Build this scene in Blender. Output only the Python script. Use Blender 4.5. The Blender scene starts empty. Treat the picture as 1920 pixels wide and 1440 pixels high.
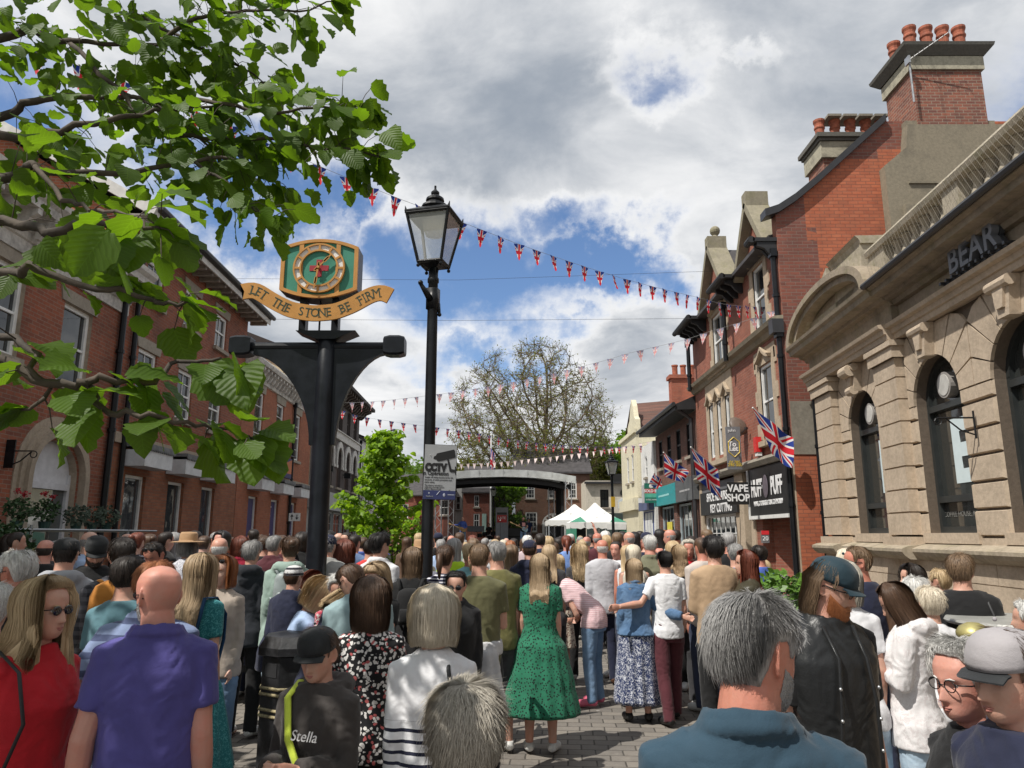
import bpy,math,random
import numpy as np
from mathutils import Vector,Matrix,noise as mnoise
random.seed(7)
RNG =np.random.default_rng(11)
R =math.radians
scn =bpy.context.scene
COL =scn.collection
pi =math.pi

# ------------------------------------------------------------------ camera
CH =1.85;PITCH =math.atan(283/1387.0)
cam =bpy.data.cameras.new("camera");cam_o =bpy.data.objects.new("camera",cam);COL.objects.link(cam_o)
cam.sensor_width =36;cam.lens =36*1387/1920.0;cam.clip_start =.05;cam.clip_end =2000
cam_o.location =(0,0,CH);cam_o.rotation_euler =(pi/2+PITCH,0,0)
scn.camera =cam_o
cP,sP =math.cos(PITCH),math.sin(PITCH)
def ray(px,py):
    u =(px-960)/1387.0;v =(720-py)/1387.0
    return (u,cP-v*sP,sP+v*cP)
def at(px,py,Y):
    a,b,z =ray(px,py);t =Y/b
    return (a*t,Y,CH+z*t)

# ------------------------------------------------------------------ sun, sky
SUN_DIR =Vector((.55,.40,-1.0)).normalized()      # the way the light travels
sl =bpy.data.lights.new("sun",'SUN');sl.energy =5.0;sl.angle =R(.5);sl.color =(1,.955,.88)
so =bpy.data.objects.new("sun",sl);COL.objects.link(so)
so.rotation_euler =SUN_DIR.to_track_quat('-Z','Y').to_euler();so.location =(0,0,40)
scn.view_settings.view_transform ='Standard';scn.view_settings.look ='None'
scn.view_settings.exposure =0;scn.view_settings.gamma =1

class NT:
    """small helper to write node trees"""
    def __init__(s,tree):s.t =tree;s.t.nodes.clear()
    def n(s,typ,props=None,**ins):
        nd =s.t.nodes.new('ShaderNode'+typ)
        for k,v in (props or {}).items():setattr(nd,k,v)
        for k,v in ins.items():
            key =k.replace('_',' ') if k[0] != 'i' or not k[1:].isdigit() else int(k[1:])
            s.set(nd,key,v)
        return nd
    def set(s,nd,key,v):
        sock =nd.inputs[key]
        if isinstance(v,bpy.types.NodeSocket):s.t.links.new(v,sock)
        elif isinstance(v,bpy.types.Node):s.t.links.new(v.outputs[0],sock)
        else:
            if isinstance(v,(tuple,list)) and len(v) == 3 and sock.type == 'RGBA':v =(*v,1)
            sock.default_value =v
    def m(s,op,a,b=0.0,c=None,clamp=False):
        nd =s.n('Math',{'operation':op,'use_clamp':clamp},i0=a,i1=b)
        if c is not None:s.set(nd,2,c)
        return nd.outputs[0]
    def vm(s,op,a,b=(0,0,0)):
        nd =s.n('VectorMath',{'operation':op},i0=a)
        if op == 'SCALE':s.set(nd,'Scale',b)
        else:s.set(nd,1,b)
        return nd.outputs[1] if op in ('DOT_PRODUCT','DISTANCE','LENGTH') else nd.outputs[0]
    def mix(s,f,a,b,mode='MIX'):
        nd =s.t.nodes.new('ShaderNodeMix');nd.data_type ='RGBA';nd.blend_type =mode
        s.set(nd,0,f);s.set(nd,6,a);s.set(nd,7,b)
        return nd.outputs[2]
    def ss(s,x,lo,hi,a=0.0,b=1.0):
        nd =s.n('MapRange',{'interpolation_type':'SMOOTHSTEP'},i0=x,i1=lo,i2=hi,i3=a,i4=b)
        return nd.outputs[0]
    def noise(s,vec,scale,detail=3,rough=.5,col=False,dist=0.0):
        nd =s.n('TexNoise',None,Vector=vec,Scale=scale,Detail=detail,Roughness=rough,Distortion=dist)
        return nd.outputs[1 if col else 0]
    def sep(s,v):return s.n('SeparateXYZ',None,i0=v).outputs
    def com(s,x,y,z=0.0):return s.n('CombineXYZ',None,i0=x,i1=y,i2=z).outputs[0]

world =bpy.data.worlds.new("World");scn.world =world;world.use_nodes =True
W =NT(world.node_tree)
elev =math.asin(-SUN_DIR.z);tosun =-SUN_DIR
sky =W.n('TexSky',{'sky_type':'NISHITA','sun_disc':False,'sun_elevation':elev,
                     'sun_rotation':math.atan2(tosun.x,tosun.y),'ozone_density':1.5,'dust_density':.5,'altitude':100})
d =W.n('TexCoord').outputs['Generated']
d =W.vm('NORMALIZE',d)
x,y,z =W.sep(d)
zz =W.m('ADD',W.m('MAXIMUM',z,0.0),.3)
pl =W.com(W.m('DIVIDE',x,zz),W.m('DIVIDE',y,zz),0.0)          # a flat cloud deck seen from below
warp =W.vm('ADD',pl,W.vm('SCALE',W.vm('SUBTRACT',W.noise(pl,1.3,2,col=True),(.5,.5,.5)),.55))
f1 =W.noise(warp,1.5,10,.58)
dd =W.vm('ADD',d,W.vm('SCALE',W.vm('SUBTRACT',W.noise(d,6.0,7,.62,col=True),(.5,.5,.5)),.26))
GAPS =[(1262,105,60,50,.7),(1400,70,60,22,.5),(400,370,120,100,.9),(620,350,130,70,.8),(250,520,90,60,.5),
        (700,385,60,32,.8),(455,450,75,60,.9),(915,525,140,85,.95),(800,480,80,70,.8),(1120,500,130,46,.95),(1020,430,80,42,.8),
        (1290,545,80,42,.6),(1060,600,70,30,.7),(925,655,140,42,.85),(1005,700,80,45,.75),(1010,800,40,30,.4),
        (-250,300,200,200,.7),(2300,200,240,160,.8),(870,820,70,30,.3)]
tot =None
for (gx,gy,ax,ay,w) in GAPS:
    c =Vector(ray(gx,gy)).normalized()
    S =(1387.0/ax*.98,1387.0/ay,1387.0/ay)
    nd =W.vm('MULTIPLY',W.vm('SUBTRACT',dd,tuple(c)),S)
    g =W.ss(W.vm('LENGTH',nd),.2,2.1,w*1.25,0.0)
    tot =g if tot is None else W.m('MAXIMUM',tot,g)
cover =W.m('ADD',W.m('MULTIPLY',f1,1.9),W.m('MULTIPLY',tot,-.62))
mask =W.ss(cover,.22,.78)
# light and grey parts of the clouds: thick cores are grey, edges white
puff =W.noise(W.vm('ADD',W.vm('MULTIPLY',warp,(1,1,1)),(3.1,1.7,.4)),2.3,8,.58)
broad =W.noise(W.vm('ADD',pl,(7.3,2.2,0)),.8,3,.5)
thick =W.ss(W.m('ADD',W.m('MULTIPLY',cover,.7),W.m('ADD',W.m('MULTIPLY',puff,1.1),W.m('MULTIPLY',broad,.55))),1.10,1.8)
ccol =W.mix(thick,(9.9,9.9,9.9,1),(3.3,3.75,4.4,1))
blue =W.mix(1.0,sky.outputs[0],(1.1,1.25,1.45,1),'MULTIPLY')
final =W.mix(mask,blue,ccol)
low =W.ss(z,-.02,-.0)
final =W.mix(low,(1.8,1.7,1.5,1),final)
bg =W.n('Background',None,Color=final,Strength=.1)
W.t.links.new(bg.outputs[0],W.n('OutputWorld').inputs[0])

# ------------------------------------------------------------------ materials
MATS ={}
def newmat(name):
    m =bpy.data.materials.new(name);m.use_nodes =True
    return m,NT(m.node_tree)
def fin(m,t,color,rough=.7,metal=0.0,bump=None,bstr=.3,bdist=.01,trans=0.0,spec=.5,extra=None):
    p =t.n('BsdfPrincipled')
    t.set(p,'Base Color',color);t.set(p,'Roughness',rough);t.set(p,'Metallic',metal)
    t.set(p,'Specular IOR Level',spec)
    if trans:t.set(p,'Transmission Weight',trans)
    if bump is not None:
        b =t.n('Bump',None,Height=bump,Strength=bstr,Distance=bdist);t.set(p,'Normal',b.outputs[0])
    for k,v in (extra or {}).items():t.set(p,k,v)
    o =t.n('OutputMaterial');t.t.links.new(p.outputs[0],o.inputs[0])
    return m
def oc(t):return t.n('TexCoord').outputs['Object']
def plain(name,col,rough=.6,metal=0.0,var=.12,nscale=6.0,bump=0.0,bscale=60.0,spec=.5,**kw):
    if name in MATS:return MATS[name]
    m,t =newmat(name);o =oc(t)
    nz =t.noise(o,nscale,4,.6)
    c =t.mix(t.ss(nz,.3,.7),tuple(max(0,x*(1-var)) for x in col[:3])+(1,),tuple(min(1,x*(1+var)) for x in col[:3])+(1,))
    r =t.m('ADD',t.m('MULTIPLY',nz,.2),rough-.1)
    MATS[name] =fin(m,t,c,r,metal,t.noise(o,bscale,3) if bump else None,bump,spec=spec,extra=kw.get('extra'))
    return MATS[name]
def wallvec(t):
    tc =t.n('TexCoord');x,y,z =t.sep(tc.outputs['Object']);nx,ny,nz =t.sep(tc.outputs['Normal'])
    f =t.m('GREATER_THAN',t.m('ABSOLUTE',nx),.7)
    a =t.m('ADD',t.m('MULTIPLY',x,t.m('SUBTRACT',1.0,f)),t.m('MULTIPLY',y,f))
    return a,z,t.com(a,z,0.0)
def brick(name,c1,c2,mort,w=.225,h=.078,ms=.009,dirt=.35,patch=None):
    m,t =newmat(name);a,z,v =wallvec(t)
    vw =t.vm('ADD',v,t.vm('SCALE',t.vm('SUBTRACT',t.noise(v,9.0,2,col=True),(.5,.5,.5)),.006))
    b =t.n('TexBrick',{'offset':.5,'squash':1.0},Vector=vw,Color1=(*c1,1),Color2=(*c2,1),Mortar=(*mort,1),Scale=1.0)
    t.set(b,'Mortar Size',ms);t.set(b,'Mortar Smooth',.2);t.set(b,'Brick Width',w);t.set(b,'Row Height',h)
    if patch:
        fcn,pc1,pc2,pm =patch
        b2 =t.n('TexBrick',{'offset':.5},Vector=vw,Color1=(*pc1,1),Color2=(*pc2,1),Mortar=(*pm,1),Scale=1.0)
        t.set(b2,'Mortar Size',ms);t.set(b2,'Brick Width',w);t.set(b2,'Row Height',h)
        # follow whole bricks so that the patch has toothed edges
        fac =fcn(t,t.m('MULTIPLY',t.m('FLOOR',t.m('DIVIDE',a,w)),w),t.m('MULTIPLY',t.m('FLOOR',t.m('DIVIDE',z,h*3)),h*3),v)
        col =t.mix(fac,b.outputs[0],b2.outputs[0])
    else:col =b.outputs[0]
    n1 =t.noise(v,.9,5,.6);n2 =t.noise(t.vm('MULTIPLY',v,(4.4,12.8,1)),1.0,1)
    col =t.mix(t.ss(n1,.35,.75,0.0,dirt),col,(.035,.026,.02,1))
    col =t.mix(t.ss(n2,.35,.8,0.0,.35),col,(.42,.2,.12,1),'SOFT_LIGHT')
    st =t.noise(t.vm('MULTIPLY',v,(3.2,.35,1)),1.0,4,.7);col =t.mix(t.ss(st,.52,.8,0.0,dirt),col,(.05,.04,.032,1));eff =t.noise(v,2.4,4,.7);col =t.mix(t.ss(eff,.62,.8,0.0,.22),col,(.5,.42,.36,1))
    hgt =t.m('SUBTRACT',1.0,b.outputs[1])
    MATS[name] =fin(m,t,col,.85,0,hgt,.6,.012)
    return MATS[name]
def stone(name,c,dark=(.1,.09,.07),amt=.5,green=0.0,nscale=1.4):
    m,t =newmat(name);o =oc(t)
    n1 =t.noise(o,nscale,6,.65);n2 =t.noise(o,14.0,5,.7);n3 =t.noise(t.vm('MULTIPLY',o,(3,3,.5)),1.0,4,.6)
    col =t.mix(t.ss(n2,.3,.7),tuple(x*.86 for x in c)+(1,),tuple(min(1,x*1.1) for x in c)+(1,))
    col =t.mix(t.ss(n1,.45,.8,0.0,amt),col,(*dark,1))
    col =t.mix(t.ss(n3,.5,.8,0.0,amt*.7),col,(*dark,1))
    if green:col =t.mix(t.ss(t.noise(o,3.1,4,.7),.45,.7,0.0,green),col,(.17,.17,.05,1))
    MATS[name] =fin(m,t,col,.88,0,n2,.35,.02)
    return MATS[name]
def glass_mat(name='window_glass',col=(.018,.022,.024),rough=.04):
    m,t =newmat(name);o =oc(t)
    MATS[name] =fin(m,t,col,rough,0,t.noise(o,1.3,2),.06,.1,spec=.9)
    return MATS[name]
def clear_mat(name,col=(.85,.9,.9),alpha=.3,rough=.05):
    m,t =newmat(name);m.blend_method ='BLEND' if hasattr(m,'blend_method') else None
    p =t.n('BsdfPrincipled');t.set(p,'Base Color',(*col,1));t.set(p,'Roughness',rough);t.set(p,'Alpha',alpha)
    o =t.n('OutputMaterial');t.t.links.new(p.outputs[0],o.inputs[0]);MATS[name] =m
    return m
def union_jack(name,transl=.25,sun_pale=0.0):
    """UV 0..1 over the whole flag, 2:1"""
    m,t =newmat(name)
    uv =t.n('TexCoord').outputs['UV'];x,y,z =t.sep(uv)
    X =t.m('MULTIPLY',t.m('SUBTRACT',x,.5),2.0);Y =t.m('SUBTRACT',y,.5)
    aX,aY =t.m('ABSOLUTE',X),t.m('ABSOLUTE',Y)
    d1 =t.m('ABSOLUTE',t.m('MULTIPLY',t.m('SUBTRACT',t.m('MULTIPLY',X,.5),Y),.894))
    d2 =t.m('ABSOLUTE',t.m('MULTIPLY',t.m('ADD',t.m('MULTIPLY',X,.5),Y),.894))
    dm =t.m('MINIMUM',d1,d2)
    blue =(.015,.045,.30,1);white =(.8,.8,.8,1);red =(.66,.015,.03,1)
    c =t.mix(t.m('LESS_THAN',dm,.1),blue,white)
    c =t.mix(t.m('LESS_THAN',dm,.036),c,red)
    c =t.mix(t.m('LESS_THAN',t.m('MINIMUM',aX,aY),.165),c,white)
    c =t.mix(t.m('LESS_THAN',t.m('MINIMUM',aX,aY),.1),c,red)
    if sun_pale:c =t.mix(sun_pale,c,(.9,.8,.8,1))  # sunlight mixed into the cloth colour as a paler tone
    p =t.n('BsdfPrincipled');t.set(p,'Base Color',c);t.set(p,'Roughness',.8)
    tr =t.n('BsdfTranslucent');t.set(tr,'Color',c)
    mx =t.n('MixShader',None,i0=transl);t.t.links.new(p.outputs[0],mx.inputs[1]);t.t.links.new(tr.outputs[0],mx.inputs[2])
    o =t.n('OutputMaterial');t.t.links.new(mx.outputs[0],o.inputs[0]);MATS[name] =m
    return m

# ------------------------------------------------------------------ mesh building
class MB:
    def __init__(s):s.v =[];s.f =[];s.mi =[];s.uv ={}
    def add(s,vs,fs,mi=0):
        o =len(s.v);s.v.extend([tuple(p) for p in vs])
        for f in fs:s.f.append(tuple(i+o for i in f));s.mi.append(mi)
    def quad(s,a,b,c,d,mi=0):s.add([a,b,c,d],[(0,1,2,3)],mi)
    def box(s,x0,x1,y0,y1,z0,z1,mi=0):
        vs =[(x,y,z) for z in (z0,z1) for y in (y0,y1) for x in (x0,x1)]
        s.add(vs,[(0,2,3,1),(4,5,7,6),(0,1,5,4),(2,6,7,3),(0,4,6,2),(1,3,7,5)],mi)
    def obox(s,c,ax,ay,az,mi=0):
        c =Vector(c);ax,ay,az =Vector(ax),Vector(ay),Vector(az)
        vs =[c+i*ax+j*ay+k*az for k in (-1,1) for j in (-1,1) for i in (-1,1)]
        s.add(vs,[(0,2,3,1),(4,5,7,6),(0,1,5,4),(2,6,7,3),(0,4,6,2),(1,3,7,5)],mi)
    def prism(s,pts,y0,y1,mi=0,plane='xz'):
        """polygon in a plane, extruded along the third axis"""
        def P(a,b,c):return {'xz':(a,c,b),'yz':(c,a,b),'xy':(a,b,c)}[plane]
        n =len(pts);vs =[P(a,b,y0) for a,b in pts]+[P(a,b,y1) for a,b in pts]
        fs =[tuple(range(n)),tuple(reversed(range(n,2*n)))]
        fs += [(i,i+n,(i+1) % n+n,(i+1) % n) for i in range(n)]
        s.add(vs,fs,mi)
    def profile(s,pts,x0,x1,mi=0,axis='x'):
        """(y,z) profile swept along x"""
        n =len(pts);vs =[(x0,a,b) for a,b in pts]+[(x1,a,b) for a,b in pts]
        fs =[(i,(i+1) % n,(i+1) % n+n,i+n) for i in range(n)]+[tuple(reversed(range(n))),tuple(range(n,2*n))]
        s.add(vs,fs,mi)
    def tube(s,pts,rad,n=8,mi=0,cap=True,flat=1.0,up=None):
        pts =[Vector(p) for p in pts]
        if not isinstance(rad,(list,tuple)):rad =[rad]*len(pts)
        vs =[];prev =None
        for i,p in enumerate(pts):
            tg =(pts[min(i+1,len(pts)-1)]-pts[max(i-1,0)])
            tg =tg.normalized() if tg.length > 1e-9 else Vector((0,0,1))
            if prev is None:
                a =Vector(up) if up else (Vector((1,0,0)) if abs(tg.x) < .9 else Vector((0,1,0)))
            else:a =prev
            a =(a-tg*a.dot(tg));a =a.normalized() if a.length > 1e-6 else tg.orthogonal().normalized()
            prev =a;b =tg.cross(a)
            for k in range(n):
                th =2*pi*k/n;vs.append(p+(a*math.cos(th)+b*math.sin(th)*flat)*rad[i])
        fs =[(i*n+k,i*n+(k+1) % n,(i+1)*n+(k+1) % n,(i+1)*n+k) for i in range(len(pts)-1) for k in range(n)]
        if cap:fs += [tuple(reversed(range(n))),tuple(range((len(pts)-1)*n,len(pts)*n))]
        s.add(vs,fs,mi)
    def lathe(s,prof,c=(0,0,0),n=16,mi=0,ph=0.0,cap=True):
        vs =[(c[0]+r*math.cos(2*pi*k/n+ph),c[1]+r*math.sin(2*pi*k/n+ph),c[2]+z) for r,z in prof for k in range(n)]
        fs =[(i*n+k,i*n+(k+1) % n,(i+1)*n+(k+1) % n,(i+1)*n+k) for i in range(len(prof)-1) for k in range(n)]
        if cap:fs += [tuple(reversed(range(n))),tuple(range((len(prof)-1)*n,len(prof)*n))]
        s.add(vs,fs,mi)
    def ball(s,c,rx,ry=None,rz=None,n=12,m=8,mi=0):
        ry =ry or rx;rz =rz or rx
        vs =[(c[0],c[1],c[2]-rz)]
        for j in range(1,m):
            ph =pi*j/m-pi/2
            for k in range(n):vs.append((c[0]+rx*math.cos(ph)*math.cos(2*pi*k/n),c[1]+ry*math.cos(ph)*math.sin(2*pi*k/n),c[2]+rz*math.sin(ph)))
        vs.append((c[0],c[1],c[2]+rz));L =len(vs)-1
        fs =[(0,1+(k+1) % n,1+k) for k in range(n)]
        fs += [(1+(j-1)*n+k,1+(j-1)*n+(k+1) % n,1+j*n+(k+1) % n,1+j*n+k) for j in range(1,m-1) for k in range(n)]
        fs += [(L,1+(m-2)*n+k,1+(m-2)*n+(k+1) % n) for k in range(n)]
        s.add(vs,fs,mi)
    def loft(s,rings,mi=0,cap=True):
        n =len(rings[0]);vs =[p for r in rings for p in r]
        fs =[(i*n+k,i*n+(k+1) % n,(i+1)*n+(k+1) % n,(i+1)*n+k) for i in range(len(rings)-1) for k in range(n)]
        if cap:fs += [tuple(reversed(range(n))),tuple(range((len(rings)-1)*n,len(rings)*n))]
        s.add(vs,fs,mi)
    def mesh(s,name,mats,smooth=False):
        me =bpy.data.meshes.new(name);me.from_pydata(s.v,[],s.f)
        for m in (mats if isinstance(mats,(list,tuple)) else [mats]):me.materials.append(m)
        if any(s.mi):me.polygons.foreach_set('material_index',s.mi)
        if smooth:me.polygons.foreach_set('use_smooth',[True]*len(s.f))
        me.validate();me.update()
        return me
    def build(s,name,mats,parent=None,smooth=False,**kw):
        o =bpy.data.objects.new(name,s.mesh(name,mats,smooth));COL.objects.link(o)
        if parent:o.parent =parent
        for k,v in kw.items():o[k] =v
        return o
def link(name,me,parent=None,**kw):
    o =bpy.data.objects.new(name,me);COL.objects.link(o)
    if parent:o.parent =parent
    for k,v in kw.items():o[k] =v
    return o
def thing(name,label,cat,loc=(0,0,0),rz=0.0,group=None):
    o =bpy.data.objects.new(name,None);COL.objects.link(o);o.empty_display_size =.1
    o.location =loc;o.rotation_euler =(0,0,rz);o['label'] =label;o['category'] =cat
    if group:o['group'] =group
    return o
def tag(o,label,cat,group=None):
    o['label'] =label;o['category'] =cat
    if group:o['group'] =group
    return o
def copy_tree(o,parent=None,label=None):
    c =o.copy();COL.objects.link(c);c.parent =parent
    for ch in [k for k in bpy.data.objects if k.parent == o]:copy_tree(ch,c)
    if label:c['label'] =label
    return c
_dg =None
def bake(obj):
    """the object with its modifiers / curve as plain mesh data"""
    bpy.context.view_layer.update()
    dg =bpy.context.evaluated_depsgraph_get()
    me =bpy.data.meshes.new_from_object(obj.evaluated_get(dg),depsgraph=dg)
    data =obj.data;bpy.data.objects.remove(obj)
    return me
_TX ={}
def text_mesh(s,size=1.0,ext=.004,align='CENTER',bold=0.0,shear=0.0,space=1.0):
    k =(s,size,ext,align,bold,shear,space)
    if k in _TX:return _TX[k]
    c =bpy.data.curves.new('lettering','FONT');c.body =s;c.size =size;c.extrude =ext;c.align_x =align;c.align_y ='CENTER'
    c.offset =bold;c.shear =shear;c.space_character =space;c.resolution_u =4
    o =bpy.data.objects.new('lettering',c);COL.objects.link(o)
    me =bake(o);me.materials.clear();_TX[k] =me
    return me
def text(s,loc,size,m,parent,rx=pi/2,rz=0.0,rot=0.0,name='lettering',sx=1.0,**kw):
    me =text_mesh(s,size,**kw).copy();me.materials.append(m)
    o =link(name,me,parent)
    M =Matrix.Translation(loc) @ Matrix.Rotation(rz,4,'Z') @ Matrix.Rotation(rx,4,'X') @ Matrix.Rotation(rot,4,'Z') @ Matrix.Diagonal((sx,1,1,1))
    o.matrix_local =M
    return o

# common materials
M_black =plain('black_iron_paint',(.008,.009,.011),.38,var=.25,bump=.08,bscale=90,spec=.3)
M_white =plain('white_paint',(.72,.72,.70),.5,var=.06)
M_wframe =plain('window_frame_paint',(.78,.78,.76),.45,var=.08)
M_glass =glass_mat()
M_dark =plain('dark_interior',(.02,.02,.022),.8)
M_slate =plain('roof_slate',(.055,.05,.052),.7,var=.3,nscale=3,bump=.3,bscale=12)
M_lead =plain('grey_gutter',(.03,.03,.033),.45)
M_stone_sill =stone('sill_stone',(.33,.29,.235),amt=.4)
M_txt_white =plain('white_lettering',(.8,.8,.8),.5,var=.02)
M_txt_black =plain('black_lettering',(.012,.012,.012),.5,var=.02)
UJ =union_jack('union_flag_cloth')
# ------------------------------------------------------------------ ground
def ground_mat():
    m,t =newmat('block_paving');o =oc(t)
    rot =t.n('Mapping',None,Vector=o);rot.inputs['Rotation'].default_value =(0,0,R(4))
    v =t.vm('ADD',rot.outputs[0],t.vm('SCALE',t.vm('SUBTRACT',t.noise(o,7.0,2,col=True),(.5,.5,.5)),.012))
    b =t.n('TexBrick',{'offset':.5},Vector=v,Color1=(.25,.225,.195,1),Color2=(.165,.15,.135,1),Mortar=(.06,.054,.046,1),Scale=1.0)
    t.set(b,'Mortar Size',.008);t.set(b,'Mortar Smooth',.3);t.set(b,'Brick Width',.24);t.set(b,'Row Height',.16)
    n1 =t.noise(o,.6,5,.65);n2 =t.noise(o,26.0,4,.7);n3 =t.noise(o,3.0,5,.7)
    c =t.mix(t.ss(n1,.35,.7,0.0,.4),b.outputs[0],(.11,.1,.09,1))
    c =t.mix(t.ss(n3,.5,.75,0.0,.35),c,(.3,.27,.23,1))
    c =t.mix(t.ss(n2,.3,.75,0.0,.45),c,(.3,.28,.25,1),'SOFT_LIGHT')
    gum =t.n('TexVoronoi',{'feature':'F1'},Vector=o,Scale=2.3)
    c =t.mix(t.m('MULTIPLY',t.m('LESS_THAN',gum.outputs[0],.055),.5),c,(.42,.4,.37,1))
    h =t.m('SUBTRACT',t.m('ADD',t.m('MULTIPLY',n2,.25),1.0),b.outputs[1])
    return fin(m,t,c,.85,0,h,.5,.012)
mb =MB();mb.quad((-400,-200,0),(400,-200,0),(400,500,0),(-400,500,0))
g =mb.build('ground',ground_mat(),kind='structure')

# ------------------------------------------------------------------ facade kit: x along the wall, -y out to the street
def wall_grid(mb,x0,x1,z0,z1,ops,y=0.0,rev=.14,mi=0,mr=None):
    xs =sorted({x0,x1,*[v for o in ops for v in o[:2]]});zs =sorted({z0,z1,*[v for o in ops for v in o[2:4]]})
    for i in range(len(xs)-1):
        for j in range(len(zs)-1):
            cx,cz =(xs[i]+xs[i+1])/2,(zs[j]+zs[j+1])/2
            if any(o[0] < cx < o[1] and o[2] < cz < o[3] for o in ops):continue
            mb.quad((xs[i],y,zs[j]),(xs[i+1],y,zs[j]),(xs[i+1],y,zs[j+1]),(xs[i],y,zs[j+1]),mi)
    mr =mi if mr is None else mr
    for (a,b,c,d) in [o[:4] for o in ops]:
        mb.quad((a,y,c),(a,y,d),(a,y+rev,d),(a,y+rev,c),mr);mb.quad((b,y,d),(b,y,c),(b,y+rev,c),(b,y+rev,d),mr)
        mb.quad((a,y,d),(b,y,d),(b,y+rev,d),(a,y+rev,d),mr);mb.quad((b,y,c),(a,y,c),(a,y+rev,c),(b,y+rev,c),mr)
def sash(root,x0,x1,z0,z1,y=.1,bars=(1,1),fw=.06,name='window',frame=None,glass=None,sill=True,blind=False,mid=True,silldy=.1):
    mb =MB();fr =frame or M_wframe
    mb.box(x0,x0+fw,y-.02,y+.06,z0,z1);mb.box(x1-fw,x1,y-.02,y+.06,z0,z1)
    mb.box(x0+fw,x1-fw,y-.02,y+.06,z0,z0+fw);mb.box(x0+fw,x1-fw,y-.02,y+.06,z1-fw,z1)
    zm =(z0+z1)/2
    if mid:mb.box(x0+fw,x1-fw,y-.01,y+.055,zm-.025,zm+.025)
    nx,nz =bars
    for i in range(1,nx+1):
        xx =x0+(x1-x0)*i/(nx+1);mb.box(xx-.012,xx+.012,y+.01,y+.05,z0+fw,z1-fw)
    for j in range(1,nz):
        for (a,b) in (((z0,zm),(zm,z1)) if mid else ((z0,z1),)):
            q =a+(b-a)*j/nz;mb.box(x0+fw,x1-fw,y+.012,y+.048,q-.012,q+.012)
    w =mb.build(name,fr,root)
    g =MB();g.quad((x0+fw*.5,y+.03,z0+fw*.5),(x1-fw*.5,y+.03,z0+fw*.5),(x1-fw*.5,y+.03,z1-fw*.5),(x0+fw*.5,y+.03,z1-fw*.5));g.build('pane',glass or M_glass,w)
    if sill:
        s =MB();s.box(x0-.09,x1+.09,-silldy,y+.02,z0-.11,z0-.002);s.build('sill',M_stone_sill,w)
    if blind:
        s =MB();s.box(x0+fw,x1-fw,y+.034,y+.05,z0+(z1-z0)*.55,z1-fw);s.build('blind',M_white,w)
    return w
def drainpipe(root,x,z0,z1,y=-.09,r=.055,mat=None,name='drainpipe'):
    mb =MB();mb.tube([(x,y,z0),(x,y,z1)],r,10)
    for k in range(int((z1-z0)/1.8)+1):mb.tube([(x,y,z0+.5+k*1.8),(x,y,z0+.58+k*1.8)],r*1.3,10)
    mb.box(x-.11,x+.11,y-.09,y+.07,z1,z1+.2)
    return mb.build(name,mat or M_black,root)
def gable_roof(mb,x0,x1,yf,yb,zf,rise,mi=0,th=.12):
    """ridge runs along x"""
    ym =(yf+yb)/2
    mb.profile([(yf,zf),(ym,zf+rise),(yb,zf),(yb,zf-th),(ym,zf+rise-th),(yf,zf-th)],x0,x1,mi)
def pot(mb,x,y,z,s=1.0,mi=0):
    mb.lathe([(r*s,zz*s) for r,zz in [(.13,0),(.145,.04),(.12,.1),(.125,.32),(.15,.36),(.15,.4),(.128,.43),(.135,.5),(.16,.56),(.16,.62),(.11,.62),(.1,.4)]],(x,y,z),14,mi,cap=False)
M_pot =plain('terracotta_pot',(.33,.1,.055),.8,var=.3,nscale=8)
M_rend =stone('grey_render',(.26,.235,.19),amt=.6,nscale=2)

# ================================================================== LEFT SIDE of the street
LX,LK =-8.6,-.0248;LROT =math.atan2(1,LK)
brickA =brick('shaded_red_brick',(.35,.105,.052),(.23,.075,.043),(.29,.2,.15),ms=.007,dirt=.4)
brickO =brick('orange_gable_brick',(.52,.17,.08),(.40,.12,.06),(.42,.28,.2),dirt=.15)
brickC =brick('brown_shop_brick',(.35,.135,.066),(.26,.095,.05),(.22,.145,.1),ms=.007,dirt=.3)
M_corn =stone('weathered_white_cornice',(.62,.6,.56),dark=(.09,.08,.07),amt=.75,nscale=3)
M_buff =stone('buff_stone',(.38,.31,.235),amt=.45)
def bracket(mb,x,y0,z0,dep,h,w=.14,mi=0):
    mb.prism([(y0,z0+h),(y0-dep,z0+h),(y0-dep,z0+h*.72),(y0-dep*.62,z0+h*.55),(y0-dep*.42,z0+h*.22),(y0-dep*.2,z0),(y0,z0)],x-w/2,x+w/2,mi,'yz')

# --- L1: florist building nearest on the left
b1 =thing('brick_shop_building','nearest red brick building on the left, with white bracketed cornice and arched florist window','building',(LX,0,0),LROT,'brick buildings on the shaded left side')
mb =MB();wins =[(11.75,12.95,4.95,6.6),(14.2,15.25,4.8,6.45),(9.2,10.4,4.95,6.6),(6.8,8,4.95,6.6)]
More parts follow.
